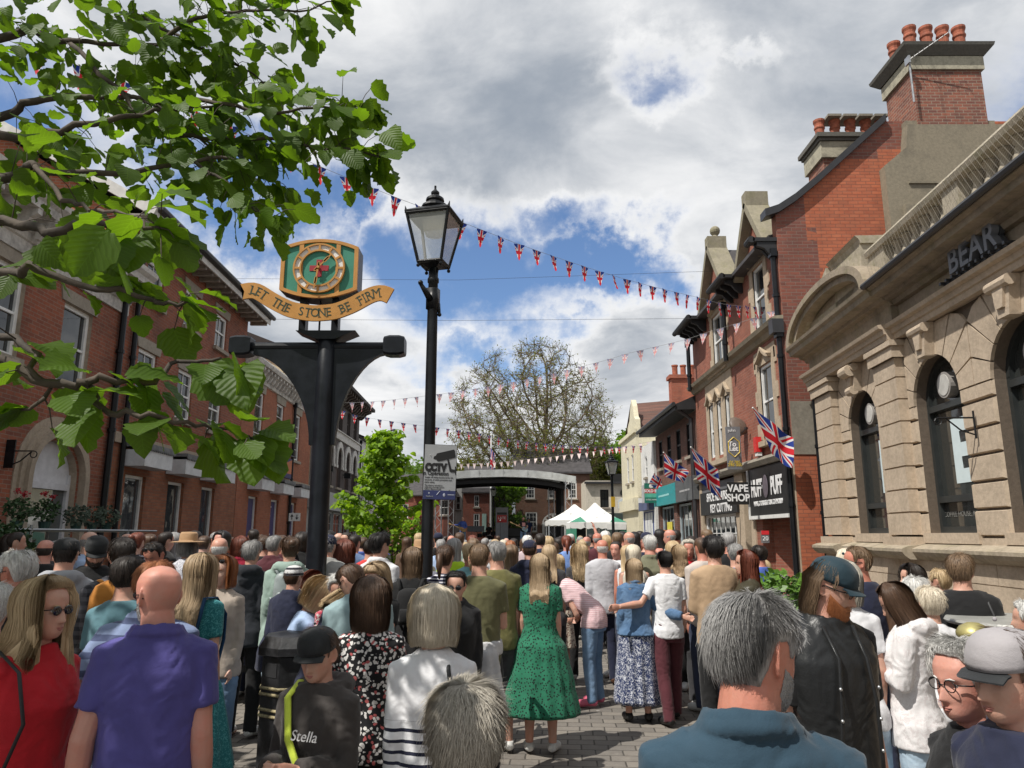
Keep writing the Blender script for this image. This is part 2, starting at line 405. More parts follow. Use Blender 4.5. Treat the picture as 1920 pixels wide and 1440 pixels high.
# arched opening: rectangle part then arch fill
AX0,AX1,AZ =13.75,15.35,2.95;acx =(AX0+AX1)/2;ar =(AX1-AX0)/2;arise =.72
wall_grid(mb,3,16.6,0,7.1,wins+[(AX0,AX1,1.0,AZ+arise),(9,12.4,.5,3.1),(5,8.5,.5,3.1)],mr=1)
def arch_pts(cx,r,z,rise,n=14):return [(cx-r*math.cos(pi*k/n),z+rise*math.sin(pi*k/n)) for k in range(n+1)]
ap =arch_pts(acx,ar,AZ,arise)
for i in range(len(ap)-1):
    (xa,za),(xb,zb) =ap[i],ap[i+1]
    mb.quad((xa,0,za),(xb,0,zb),(xb,0,AZ+arise),(xa,0,AZ+arise));mb.quad((xa,0,za),(xa,.3,za),(xb,.3,zb),(xb,0,zb),1)
mb.box(3,16.55,.3,9,0,7.0);mb.quad((3,0,0),(3,0,7.1),(3,.3,7.1),(3,.3,0));mb.quad((16.6,0,0),(16.6,.3,0),(16.6,.3,7.1),(16.6,0,7.1))
mb.build('wall',[brickA,M_buff],b1)
mb =MB()
for k in range(3):
    rr,yy =ar+.08+k*.13,-.02-.045*(2-k)-(.03 if k == 0 else 0)
    o_ =arch_pts(acx,rr+.13,AZ,arise+.08+.13*k+.13);i_ =arch_pts(acx,rr,AZ,arise+.08+.13*k)
    o_ =[(acx-rr-.13,.9)]+o_+[(acx+rr+.13,.9)];i_ =[(acx-rr,.9)]+i_+[(acx+rr,.9)]
    for i in range(len(o_)-1):
        (a,b),(c,d_),(e,f),(g_,h) =i_[i],i_[i+1],o_[i+1],o_[i]
        mb.add([(a,yy,b),(c,yy,d_),(e,yy,f),(g_,yy,h),(a,.0,b),(c,.0,d_),(e,.0,f),(g_,.0,h)],[(0,1,2,3),(0,4,5,1),(3,2,6,7)])
mb.box(AX0-.5,AX1+.5,-.18,.1,.78,.9)
mb.build('arch_surround',M_buff,b1)
fr =MB();fr.box(AX0,AX0+.09,.12,.22,1.0,AZ+.1);fr.box(AX1-.09,AX1,.12,.22,1.0,AZ+.1);fr.box(AX0+.09,AX1-.09,.1,.24,AZ-.22,AZ-.1);fr.box(AX0+.09,AX1-.09,.12,.22,1.0,1.08)
pts =[(AX0,AZ-.1)]+arch_pts(acx,ar,AZ,arise)+[(AX1,AZ-.1)];fr.prism(pts,.16,.2)
w_ =fr.build('shop_window',plain('white_shop_panel',(.6,.6,.62),.6,var=.1),b1)
g_ =MB();g_.quad((AX0+.05,.18,1.05),(AX1-.05,.18,1.05),(AX1-.05,.18,AZ-.15),(AX0+.05,.18,AZ-.15));g_.build('pane',glass_mat('shop_glass',(.09,.1,.1),.03),w_)
for (a,b,c,d_) in wins:sash(b1,a,b,c,d_,bars=(0,1),fw=.09,blind=(a > 14))
for (a,b,c,d_) in [(9,12.4,.5,3.1),(5,8.5,.5,3.1)]:sash(b1,a,b,c,d_,bars=(2,1),fw=.08,mid=False,name='shop_window')
mb =MB();mb.profile([(0,6.85),(-.06,6.85),(-.06,7.1),(-.1,7.12),(-.12,7.25),(-.2,7.3),(-.2,7.5),(-.55,7.52),(-.57,7.66),(-.66,7.74),(-.68,7.84),(-.6,7.88),(0,7.95),(.4,7.95),(.4,6.85)],3,16.6)
mb.build('cornice',M_corn,b1)
for k in range(26):
    bm_ =MB();bracket(bm_,3.4+k*.52,-.2,7.14,.34,.38,.13);bm_.build('cornice_bracket',M_corn,b1)
mb =MB();gable_roof(mb,3,16.55,-.1,9,7.97,1.2);mb.build('roof',M_slate,b1)
drainpipe(b1,16.35,0,7.1,r=.07);
mb =MB();mb.box(13.0,13.03,-.16,0,3.0,3.5);
mb.tube([(13.0,-.05,3.3),(13.0,-.5,3.3)],.012,5);mb.tube([(13.0,-.05,3.02),(13.0,-.28,3.12),(13.0,-.45,3.28)],.012,5)
mb.tube([(13.0,-.5-.06*math.sin(a*.7),3.3+.06*math.cos(a*.7)-.06) for a in range(9)],.01,5);mb.build('hanging_bracket',M_black,b1)
for (a,b,c,d_) in wins[:2]:
    s =MB();s.prism([(a-.12,d_+.002),(b+.12,d_+.002),(b+.2,d_+.26),(a-.2,d_+.26)],-.03,.02);s.build('lintel',M_stone_sill,b1)

# --- L2: three storey
b2 =thing('three_storey_building','tall three storey red brick building on the left with wide timber eaves and sash windows','building',(LX,0,0),LROT,'brick buildings on the shaded left side')
cs =[17.88,20.2,22.5]
up =[(c-.48,c+.48,7.55,8.62) for c in cs];md =[(c-.5,c+.5,4.95,6.32) for c in cs];gr =[(c-.52,c+.52,.9,3.25) for c in cs]
mb =MB();wall_grid(mb,16.6,24.9,3.9,9.2,up+md);wall_grid(mb,16.6,24.9,0,3.9,gr,mi=1)
mb.quad((24.9,0,0),(24.9,9,0),(24.9,9,9.2),(24.9,0,9.2))
# gable wall facing the camera
mb.add([(16.6,0,0),(16.6,9.4,0),(16.6,9.4,9.3),(16.6,4.7,12.2),(16.6,0,9.3)],[(4,3,2,1,0)],2)
mb.add([(24.9,0,9.2),(24.9,4.7,12.1),(24.9,9.4,9.3)],[(0,1,2)])
mb.quad((16.6,9.4,0),(24.9,9.4,0),(24.9,9.4,9.3),(16.6,9.4,9.3))
mb.build('wall',[brickA,brickC,brickO],b2)
for i,c in enumerate(up):sash(b2,*c,bars=(1,1),fw=.09,y=.07,blind=(i == 1))
for i,c in enumerate(md):sash(b2,*c,bars=(1,2),fw=.09,y=.07,blind=(i != 1))
for c in gr:
    w_ =sash(b2,*c,bars=(0,1),fw=.07,mid=False,glass=glass_mat('shop_glass_dim',(.05,.055,.06),.03))
    s =MB();s.box(c[0]+.07,c[1]-.07,.14,.15,c[3]-.75,c[3]-.07);s.build('window_panel',plain('purple_panel',(.035,.03,.09),.5),w_)
for c in up+md:
    s =MB();s.prism([(c[0]-.1,c[3]+.002),(c[1]+.1,c[3]+.002),(c[1]+.17,c[3]+.27),(c[0]-.17,c[3]+.27)],-.03,.02);s.build('lintel',M_stone_sill,b2)
mb =MB();mb.box(16.6,24.9,-.06,0,3.92,4.16);mb.build('string_course',M_buff,b2)
M_soff =plain('pale_soffit',(.30,.27,.24),.8,var=.2)
M_barge =plain('white_barge_board',(.6,.58,.54),.6,var=.15,nscale=3)
mb =MB();mb.box(16.2,25.3,-.62,.0,9.2,9.24);mb.build('soffit',M_soff,b2)
for k in range(18):
    mb =MB();mb.box(16.4+k*.51,16.5+k*.51,-.58,-.01,9.08,9.2);mb.build('eaves_joist',M_soff,b2)
mb =MB();mb.box(16.2,25.3,-.66,-.62,9.14,9.36);mb.build('fascia_board',M_barge,b2)
mb =MB();mb.tube([(16.2,-.74,9.4),(25.4,-.74,9.4)],.075,8);mb.build('gutter',M_lead,b2)
mb =MB();mb.profile([(-.72,9.38),(4.7,12.35),(10.1,9.3),(10.1,9.18),(4.7,12.2),(-.62,9.25)],16.25,25.3);mb.build('roof',M_slate,b2)
mb =MB();mb.profile([(-.7,9.4),(4.7,12.4),(4.7,12.15),(-.6,9.16)],16.14,16.24);mb.build('barge_board',M_barge,b2)
drainpipe(b2,16.95,0,9.1,r=.06)
# box canopies over the shop windows
M_can =plain('white_canopy_board',(.62,.63,.64),.6,var=.12,nscale=4)
def canopy(root,x,w=1.5,z=3.42,y=-.02):
    mb =MB();mb.box(x-w/2,x+w/2,-.5+y,y,z,z+.38);c =mb.build('canopy',M_can,root)
    s =MB();n =14
    for i in range(n):
        a =x-w/2-.03+(w+.06)*i/n;b =a+(w+.06)/n
        s.prism([(a,z+.52),(a,z+.42),((a+b)/2,z+.36),(b,z+.42),(b,z+.52)],-.55+y,-.52+y)
    s.box(x-w/2-.03,x+w/2+.03,-.53+y,y,z+.45,z+.53);s.build('canopy_valance',M_lead if False else plain('grey_lead_valance',(.16,.165,.17),.7,var=.3),c)
for c in cs:canopy(b2,c)

# --- L3: two storey with bracketed parapet
b3 =thing('two_storey_building','two storey red brick shop with white bracketed parapet and orange rayed sign on the left','building',(LX,0,0),LROT,'brick buildings on the shaded left side')
c3 =[26.75,29.45,32.1]
up =[(c-.5,c+.5,5.0,7.0) for c in c3];gr =[(c-.5,c+.5,.3,3.2) for c in c3]
mb =MB();wall_grid(mb,24.95,34.6,0,7.5,up+gr);mb.quad((24.95,0,0),(24.95,0,7.5),(24.95,8,7.5),(24.95,8,0));mb.quad((34.6,0,0),(34.6,8,0),(34.6,8,7.5),(34.6,0,7.5));mb.box(25,34.5,1,8,7.2,7.6)
mb.build('wall',brick('paler_red_brick',(.40,.14,.07),(.32,.11,.058),(.3,.165,.11),ms=.006,dirt=.25),b3)
for c in up:
    sash(b3,*c,bars=(0,2),fw=.09,y=.07);s =MB();s.prism([(c[0]-.1,c[3]+.002),(c[1]+.1,c[3]+.002),(c[1]+.17,c[3]+.3),(c[0]-.17,c[3]+.3)],-.03,.02);s.build('lintel',M_stone_sill,b3)
M_purp =plain('purple_door_board',(.045,.035,.14),.5)
for i,c in enumerate(gr):
    w_ =sash(b3,*c,bars=(0,1),fw=.07,mid=False,sill=False,glass=M_purp)
    if i == 1:
        for j in range(6):
            s =MB();s.box(c[0]+.15,c[0]+.5-(j % 3)*.08,.12,.128,2.9-j*.35,2.95-j*.35);s.build('poster_line',M_white,w_)
mb =MB();mb.profile([(0,7.3),(-.08,7.32),(-.1,7.5),(-.16,7.55),(-.16,7.75),(-.42,7.8),(-.46,7.93),(-.4,8.02),(.3,8.05),(.3,7.3)],24.95,34.6);mb.build('cornice',M_corn,b3)
for k in range(24):
    bm_ =MB();bracket(bm_,25.15+k*.41,-.14,7.42,.24,.36,.12);bm_.build('cornice_bracket',M_corn,b3)
mb =MB();mb.box(24.95,34.6,-.07,0,3.93,4.12);mb.build('string_course',M_buff,b3)
for c in c3:canopy(b3,c,1.5)
drainpipe(b3,31.3,0,7.2,r=.06)
def ray_sign_mat():
    m,t =newmat('orange_rayed_board');x,y,z =t.sep(oc(t))
    a =t.m('ARCTAN2',t.m('SUBTRACT',z,4.3),t.m('SUBTRACT',x,28.2))
    f =t.m('GREATER_THAN',t.m('SINE',t.m('MULTIPLY',a,14.0)),.1)
    return fin(m,t,t.mix(f,(.03,.03,.12,1),(.5,.15,.05,1)),.5)
sg =MB();sg.box(25.6,31.0,-.16,-.08,4.13,4.95);s_ =sg.build('shop_sign',ray_sign_mat(),b3)
text('bm',(28.2,-.17,4.52),.75,M_txt_white,s_,bold=.02)
mb =MB();mb.tube([(25.6,-.3,5.02),(31.0,-.3,5.02)],.03,6);mb.build('sign_light_tube',M_lead,s_)

# --- L4 victorian, painted dark with white arches
b4 =thing('dark_victorian_building','dark taupe Victorian shop building with white trimmed arched windows beyond the clock sign pole','building',(LX,0,0),LROT)
M_taupe =plain('taupe_masonry_paint',(.085,.07,.066),.8,var=.15);M_trim =stone('off_white_trim',(.58,.56,.53),amt=.3);M_cream =stone('cream_render',(.58,.52,.36),amt=.2)
ct =[36.6,38.9,41.2,43.5,45.6]
up =[(c-.5,c+.5,7.6,9.0) for c in ct];ag =[(c-.6,c+.6,4.4,6.6) for c in ct]
mb =MB();wall_grid(mb,34.7,46.9,4.0,9.6,up+ag,rev=.25);mb.box(34.75,46.85,.35,10,0,9.5,1);mb.add([(34.74,.3,9.5),(34.74,5,11.4),(34.74,10,9.5)],[(0,1,2)],1);mb.add([(34.7,0,4),(34.7,0,9.6),(34.7,.3,9.6),(34.7,.3,4)],[(0,1,2,3)],1);mb.quad((46.9,0,0),(46.9,.4,0),(46.9,.4,9.6),(46.9,0,9.6))
for c in ag:
    cx =(c[0]+c[1])/2;ap =arch_pts(cx,.6,6.0,.6,10)
    for i in range(10):
        (xa,za),(xb,zb) =ap[i],ap[i+1];mb.quad((xa,0,za),(xb,0,zb),(xb,0,6.6),(xa,0,6.6));mb.quad((xa,0,za),(xa,.25,za),(xb,.25,zb),(xb,0,zb))
mb.build('wall',[M_taupe,M_cream],b4)
M_brownb =plain('brown_blind_window',(.10,.07,.062),.7)
for c in up:sash(b4,*c,bars=(0,1),fw=.05,y=.14,sill=False,frame=M_taupe)
for c in ag:
    w_ =sash(b4,*c,bars=(0,1),fw=.05,y=.16,frame=M_brownb,glass=M_brownb,sill=True)
    cx =(c[0]+c[1])/2;s =MB();o_ =[(cx-.92,5.6)]+arch_pts(cx,.92,6.0,.95,12)+[(cx+.92,5.6)];i_ =[(cx-.62,5.6)]+arch_pts(cx,.62,6.0,.62,12)+[(cx+.62,5.6)]
    for i in range(len(o_)-1):s.add([(i_[i][0],-.08,i_[i][1]),(i_[i+1][0],-.08,i_[i+1][1]),(o_[i+1][0],-.08,o_[i+1][1]),(o_[i][0],-.08,o_[i][1]),(i_[i][0],.02,i_[i][1]),(i_[i+1][0],.02,i_[i+1][1]),(o_[i+1][0],.02,o_[i+1][1]),(o_[i][0],.02,o_[i][1])],[(0,1,2,3),(0,4,5,1),(3,2,6,7)])
    s.box(cx-1.0,cx-.6,-.1,.02,5.45,5.6);s.box(cx+.6,cx+1.0,-.1,.02,5.45,5.6);s.build('arch_trim',M_trim,w_)
mb =MB();mb.box(34.7,46.9,-.12,0,7.0,7.46);mb.box(34.7,46.9,-.2,-.12,7.4,7.46);mb.build('string_course',M_trim,b4)
mb =MB();mb.profile([(-.9,9.62),(-.9,9.8),(5,12.1),(10.3,9.7),(10.3,9.5),(5,11.9),(0,9.6)],34.4,47.4);mb.build('roof',plain('dark_brown_eaves',(.03,.022,.02),.8),b4)
for k in range(20):
    s =MB();bracket(s,34.9+k*.62,-.02,8.9+.1,.75,.6,.2);s.build('eaves_bracket',plain('brown_bracket',(.075,.055,.045),.8),b4)
M_shopg =plain('pale_grey_shopfront',(.3,.32,.32),.6);mb =MB();mb.box(34.7,46.9,-.25,.3,3.1,4.0);mb.build('shop_sign',stone('pale_fascia',(.4,.41,.4),amt=.2),b4)
text('Little',(41.2,-.27,3.6),.62,M_lead,b4,shear=.3)
for c in ct:
    sash(b4,c-.95,c+.95,.6,3.05,y=.0,bars=(1,2),fw=.1,mid=True,frame=M_shopg,sill=False,name='shop_window')
mb =MB();mb.box(34.7,46.9,.08,.34,0,3.1);mb.build('shopfront',M_shopg,b4)
for x in (37.7,42.4,46.2):
    s =MB();s.box(x-.12,x+.12,-.45,-.1,5.0,5.3);s.tube([(x,-.1,5.2),(x,0,5.2)],.03,5);s.build('wall_lamp',M_black,b4)
# --- L5 white rendered block
b5 =thing('white_rendered_building','plain white rendered building with small sash windows at the far end of the left side','building',(LX,0,0),LROT)
M_rw =stone('white_render',(.68,.68,.66),amt=.25)
up =[(x,x+1,5.5,7.0) for x in (48.4,50.8,53.2,55.6)];lo =[(x,x+1.3,2.9,4.3) for x in (48.3,51.2,54.2)]
mb =MB();wall_grid(mb,47.0,58,0,7.9,up+lo);mb.quad((58,0,0),(58,9,0),(58,9,7.9),(58,0,7.9));mb.quad((47,0,0),(47,0,7.9),(47,9,7.9),(47,9,0));mb.build('wall',M_rw,b5)
for c in up+lo:sash(b5,*c,bars=(1,2))
mb =MB();mb.profile([(-.3,7.9),(-.3,8.05),(4.5,10.0),(9.2,8.05),(9.2,7.9),(4.5,9.85)],47,58.1);mb.build('roof',M_slate,b5);drainpipe(b5,47.3,0,7.6)
mb =MB();mb.box(47,58,-.3,.1,2.3,2.8);mb.build('shop_sign',M_shopg,b5)
for (yy,n) in ((57,3),(49,2)):
    ch =MB();ch.box(yy-.7,yy+.7,4.0,4.8,9.4,11.0);c_ =ch.build('chimney',brickA,b5)
    for k in range(n):
        p_ =MB();pot(p_,yy-.45+k*.45,4.4,11.0);p_.build('chimney_pot',M_pot,c_)

# ================================================================== RIGHT SIDE
# --- R2: huff building, x=6.67 facing the street, y 17.5..26.5
RY =26.5
b6 =thing('gabled_brick_building','tall red brick building with two street gables and a bright orange brick side wall','building',(6.67,RY,0),-pi/2)
def X(y):return RY-y      # world y -> along the facade
brickR =brick('sunlit_red_brick',(.35,.125,.08),(.26,.09,.06),(.30,.19,.14),ms=.006,dirt=.3)
def patchf(t,a,z,v):
    # the rebuilt part: right of a wobbling line near the street corner, above the stone; old brick elsewhere
    e =t.m('ADD',t.m('MULTIPLY',t.m('SUBTRACT',z,6.0),-.18),.95)
    lo =t.m('LESS_THAN',z,3.7)
    mid =t.m('MULTIPLY',t.m('GREATER_THAN',a,t.m('ADD',e,t.m('MULTIPLY',t.noise(v,2.2,2),.7))),t.m('GREATER_THAN',z,6.2))
    top =t.m('LESS_THAN',z,t.m('ADD',10.6,t.m('MULTIPLY',a,.28)))
    return t.m('MAXIMUM',lo,t.m('MULTIPLY',mid,top))
brickG =brick('patched_gable_brick',(.27,.09,.06),(.17,.065,.05),(.22,.15,.12),w=.25,h=.09,ms=.008,dirt=.25,
               patch=(patchf,(.50,.155,.075),(.40,.12,.06),(.27,.10,.06)))
M_bs =stone('buff_window_stone',(.45,.36,.26),amt=.35)
ups =[(X(23.75),X(22.35),7.15,8.9),(X(19.5),X(18.6),7.3,9.0)]
mids =[(X(24.7),X(24.15),4.35,6.1),(X(23.75),X(23.2),4.35,6.1),(X(22.8),X(22.25),4.35,6.1),(X(19.45),X(18.5),4.35,6.25)]
mb =MB();wall_grid(mb,0,9.0,3.75,9.1,ups+mids,rev=.12,mr=2)
for (gc,gw,gz) in ((X(23.0),1.55,11.05),(X(19.05),1.2,10.7)):      # the two street gables
    mb.add([(gc-gw,0,9.1),(gc+gw,0,9.1),(gc,0,gz)],[(0,1,2)]);mb.add([(gc-gw,.3,9.1),(gc+gw,.3,9.1),(gc,.3,gz)],[(2,1,0)])
# side gable towards the camera (x=9)
side =[(0,0),(14,0),(14,9.0),(7.6,12.4),(3.0,12.4),(1.1,10.65),(.5,10.15),(0,9.85)]
mb.add([(9.0,a,z) for a,z in side],[tuple(range(len(side)))],1)
mb.add([(0,a,z) for a,z in [(0,0),(14,0),(14,9.0),(6,12.2),(0,9.1)]],[(4,3,2,1,0)])
mb.quad((0,14,0),(9,14,0),(9,14,9),(0,14,9));mb.quad((8.7,0,9.1),(9,0,9.1),(9,0,9.85),(8.7,0,9.85))
mb.build('wall',[brickR,brickG,M_bs],b6)
mb =MB();P =[(-.3,9.7),(.05,9.82),(.5,10.12),(1.1,10.62),(3.0,12.35)]       # dark coping of the side gable
for i in range(len(P)-1):
    (a,z0),(b,z1) =P[i],P[i+1];mb.add([(x,yy,zz+dz) for x in (8.75,9.14) for (yy,zz) in ((a,z0),(b,z1)) for dz in (0,.2)],[(0,2,3,1),(4,5,7,6),(0,1,5,4),(2,6,7,3),(1,3,7,5),(0,4,6,2)])
mb.build('gable_coping',M_lead,b6)
mb =MB();mb.profile([(0,9.1),(-.35,9.12),(-.35,9.22),(6,12.4),(13.8,9.0),(13.8,8.9),(6,12.2)],.02,8.72);mb.build('roof',M_slate,b6)
for (gc,gw,gz,fin_) in ((X(23.0),1.55,11.05,True),(X(19.05),1.2,10.7,False)):
    g =MB()
    for sgn in (-1,1):
        ax =Vector((gw,0,-(gz-9.1))).normalized();ax.x *= sgn;L =math.hypot(gw,gz-9.1)+.25
        c =Vector((gc,.05,gz+.08))+ax*(L/2-.05);nrm =Vector((-ax.z*sgn,0,ax.x*sgn))
        g.obox(c,ax*(L/2),(0,.32,0),Vector((ax.z,0,-ax.x)).normalized()*.09)
    g.box(gc-.17,gc+.17,-.26,.36,gz-.02,gz+.42)
    if fin_:g.ball((gc,.05,gz+.66),.17);g.tube([(gc,.05,gz+.4),(gc,.05,gz+.56)],[.13,.07],8)
    g.build('gable_coping',stone('weathered_coping',(.28,.25,.18),amt=.5,green=.3),b6)
    r_ =MB();r_.add([(gc-gw,.3,9.15),(gc,.3,gz),(gc+gw,.3,9.15),(gc,3.4,gz),(gc-gw,.4,9.15),(gc+gw,.4,9.15)],[(0,1,3),(1,2,3)]);r_.build('dormer_roof',M_slate,b6)
# eaves timber with brackets between gables and at the gable feet
M_blk =plain('black_timber',(.02,.02,.022),.6)
for (a,b) in ((0,X(24.3)),(X(21.6),X(20.2)),(X(17.85),8.98)):
    e =MB();e.box(a,b,-.6,0,9.1,9.2);e.tube([(a-.05,-.64,9.15),(b,-.64,9.15)],.09,8)
    n =max(2,int((b-a)/.4))
    for k in range(n):bracket(e,a+(k+.5)*(b-a)/n,0,8.7,.5,.4,.1)
    e.build('eaves',M_blk,b6)
# stone window surrounds
def surround(root,x0,x1,z0,z1,top=.42,side=.24,ogee=True):
    s =MB();s.box(x0-side,x0,-.03,.2,z0-.1,z1+.02);s.box(x1,x1+side,-.03,.2,z0-.1,z1+.02)
    for k in range(int((z1-z0)/.45)+1):
        if k % 2 == 0:s.box(x0-side-.14,x0-side,-.03,.1,z0+k*.45,z0+k*.45+.4);s.box(x1+side,x1+side+.14,-.03,.1,z0+k*.45,z0+k*.45+.4)
    s.box(x0-side-.1,x1+side+.1,-.03,.2,z1+.02,z1+.02+top)
    if ogee:
        n =12;cx =(x0+x1)/2;w =(x1-x0)/2
        for i in range(n):
            u0,u1 =-1+2*i/n,-1+2*(i+1)/n;f =lambda u:z1+.06+.28*(1-abs(u))**1.6+.04
            s.prism([(cx+u0*w*1.1,f(u0)),(cx+u1*w*1.1,f(u1)),(cx+u1*w*1.1,f(u1)+.09),(cx+u0*w*1.1,f(u0)+.09)],-.14,-.03)
    s.box(x0-side-.1,x1+side+.1,-.16,.1,z0-.24,z0-.1)
    s.build('window_surround',M_bs,root)
for (a,b,c,d_) in ups+mids[3:]:sash(b6,a,b,c,d_,y=.05,bars=(0 if b-a < 1.1 else 1,1),fw=.07,sill=False);surround(b6,a,b,c,d_)
for (a,b,c,d_) in mids[:3]:sash(b6,a,b,c,d_,y=.05,bars=(0,1),fw=.08,sill=False)
s =MB();a,b =mids[0][0],mids[2][1]
for (x0,x1) in ((a-.3,a),(mids[0][1],mids[1][0]),(mids[1][1],mids[2][0]),(b,b+.3)):s.box(x0,x1,-.03,.2,4.2,6.1)
s.box(a-.3,b+.3,-.03,.2,6.1,6.85)
for (c0,c1,_,_) in mids[:3]:
    for i in range(8):
        u0,u1 =-1+i/4,-1+(i+1)/4;f =lambda u:6.12+.3*(1-abs(u))**1.5;cx =(c0+c1)/2
        s.prism([(cx+u0*.4,f(u0)),(cx+u1*.4,f(u1)),(cx+u1*.4,f(u1)+.09),(cx+u0*.4,f(u0)+.09)],-.13,-.03)
s.box(a-.4,b+.4,-.16,.1,4.05,4.2);s.build('window_surround',M_bs,b6)
mb =MB();mb.profile([(0,6.82),(-.08,6.84),(-.14,6.95),(-.26,7.0),(-.3,7.1),(-.2,7.14),(0,7.16)],0,9.0);mb.build('string_course',stone('dark_string',(.3,.26,.19),amt=.6,green=.15),b6)
mb =MB();mb.profile([(0,3.62),(-.16,3.64),(-.22,3.76),(-.18,3.82),(0,3.9)],0,9.0);mb.build('shop_cornice',M_rend,b6)
for x in (X(25.9),X(21.35)):drainpipe(b6,x,6.9,8.5,y=-.32,r=.07)
drainpipe(b6,8.9,7.15,8.7,y=-.1,r=.065);drainpipe(b6,8.93,.2,6.6,y=-.11,r=.065)
mb =MB();mb.box(8.78,9.06,-.3,-.02,6.7,7.05);mb.build('rainwater_hopper',M_lead,b6)
# ground floor: piers and the two shopfronts
mb =MB()
for (y0,y1) in ((26.5,26.2),(22.3,21.5),(20.95,20.6),(17.75,17.52)):mb.box(X(y0),X(y1),-.02,.6,0,3.62)
mb.box(.02,8.98,.55,1.0,3.0,3.7);mb.build('pier',M_bs,b6)
mb =MB();mb.box(X(26.2),X(22.3),.0,.5,2.55,3.55);mb.build('shop_fascia',plain('grey_fascia',(.13,.13,.14),.6),b6)
mb =MB();mb.box(X(26.1),X(21.9),-.1,0,2.5,3.25);s_ =mb.build('shop_sign',M_txt_black,b6)
text('SHOE REPAIRS',(X(24.0),-.105,3.05),.38,M_txt_white,s_,bold=.006);text('KEY CUTTING',(X(23.6),-.105,2.68),.38,M_txt_white,s_,bold=.006)
sash(b6,X(26.1),X(22.35),.7,2.5,y=.1,bars=(6,3),fw=.09,mid=False,sill=False,name='shop_window',frame=M_white)
mb =MB();mb.box(X(26.2),X(22.3),.02,.5,0,.7);mb.build('stall_riser',M_white,b6)
mb =MB();mb.box(X(20.6),X(17.75),-.12,.0,2.35,3.6);s_ =mb.build('shop_sign',M_txt_black,b6)
mb =MB();mb.box(X(20.65),X(17.7),-.16,.02,2.26,2.35);mb.box(X(20.65),X(20.6),-.16,.02,2.35,3.6);mb.build('sign_frame',M_white,s_)
text('HUFF',(X(19.95),-.13,3.05),.62,M_txt_white,s_,bold=.02,sx=.62);text('PUFF',(X(18.45),-.13,3.05),.62,M_txt_white,s_,bold=.02,sx=.62)
text('VAPING, CARTRIDGES & TOBACCO EMPORIUM',(X(19.15),-.13,2.66),.17,M_txt_white,s_,bold=.004,sx=.6)
q =MB();q.ball((X(19.22),-.14,3.08),.2,.02,.3);q.build('emblem',plain('grey_emblem',(.12,.1,.12),.6),s_)
# recessed doorway: brick side wall, white door
mb =MB();mb.box(X(20.6),X(20.1),.02,.3,0,2.26,0);mb.quad((X(20.1),.3,0),(X(17.8),1.6,0),(X(17.8),1.6,2.6),(X(20.1),.3,2.6));mb.build('porch_wall',brickR,b6)
sash(b6,X(18.7),X(17.85),.05,2.2,y=.5,bars=(0,1),fw=.13,mid=False,sill=False,name='door',frame=M_white)
mb =MB();mb.box(X(21.5),X(20.95),.2,.3,0,3.0);mb.build('side_door',M_black,b6)
# side wall details (x=9, facing camera)
mb =MB();mb.box(9.0,9.02,.0,1.25,3.72,5.0);mb.build('stone_patch',M_rend,b6)
# big chimney, rendered lower stack and brick top
M_cap =stone('dark_cap_stone',(.12,.115,.1),amt=.5)
ch =MB();rend =[(2.75,8.0),(6.2,8.0),(6.2,12.15),(3.45,12.15),(3.35,11.5),(2.75,11.0)]
ch.prism(rend,8.9,9.28,0,'yz');ch.box(8.85,9.2,3.45,5.75,12.15,12.3)
ch.box(8.4,8.89,3.4,6.2,12.0,12.15);ch.prism([(3.1,9.2),(6.2,9.2),(6.2,9.9),(3.1,9.9)],9.28,9.42,0,'yz');ch.prism([(3.3,10.5),(6.2,10.5),(6.2,10.56),(3.3,10.56)],9.28,9.33,0,'yz');c_ =ch.build('chimney',stone('stack_render',(.25,.215,.155),amt=.8,nscale=1.3),b6)
st =MB();st.box(7.9,9.24,3.75,5.55,11.2,14.0);st.build('brick_stack',brickG if False else brick('chimney_brick',(.33,.12,.075),(.17,.07,.055),(.33,.26,.2),h=.085,dirt=.4),c_)
st =MB();st.box(7.82,9.3,3.68,5.62,13.72,14.1);st.build('stone_band',stone('band_stone',(.4,.37,.28),amt=.85,nscale=4),c_)
st =MB();st.add([(x,yy,z) for (z,e) in ((14.1,.0),(14.3,.17),(14.38,.19)) for (x,yy) in ((7.8-e,3.65-e),(9.32+e,3.65-e),(9.32+e,5.65+e),(7.8-e,5.65+e))],
   [(0,1,5,4),(1,2,6,5),(2,3,7,6),(3,0,4,7),(4,5,9,8),(5,6,10,9),(6,7,11,10),(7,4,8,11),(8,9,10,11)]);st.box(7.95,9.2,3.8,5.5,14.38,14.52);st.build('chimney_cap',M_cap,c_)
for (x,yy) in [(8.95,3.98+.44*k) for k in range(4)]+[(8.3,3.9+.44*k) for k in range(4)]:
    p_ =MB();pot(p_,x,yy,14.5,1.1);p_.build('chimney_pot',M_pot,c_)
an =MB();an.tube([(9.4,3.62,12.7),(9.4,3.62,13.9)],.025,6);an.tube([(9.4,3.6,13.9),(9.75,4.5,14.45)],.012,5)
for k in range(9):
    q =Vector((9.4,3.6,13.9)).lerp(Vector((9.75,4.5,14.45)),k/8);an.tube([q-Vector((.1,-.03,0)),q+Vector((.1,-.03,0))],.006,4)
an.box(9.3,9.5,3.55,3.6,13.78,13.98);an.build('tv_aerial',plain('aerial_metal',(.45,.45,.45),.3,metal=.8),b6)
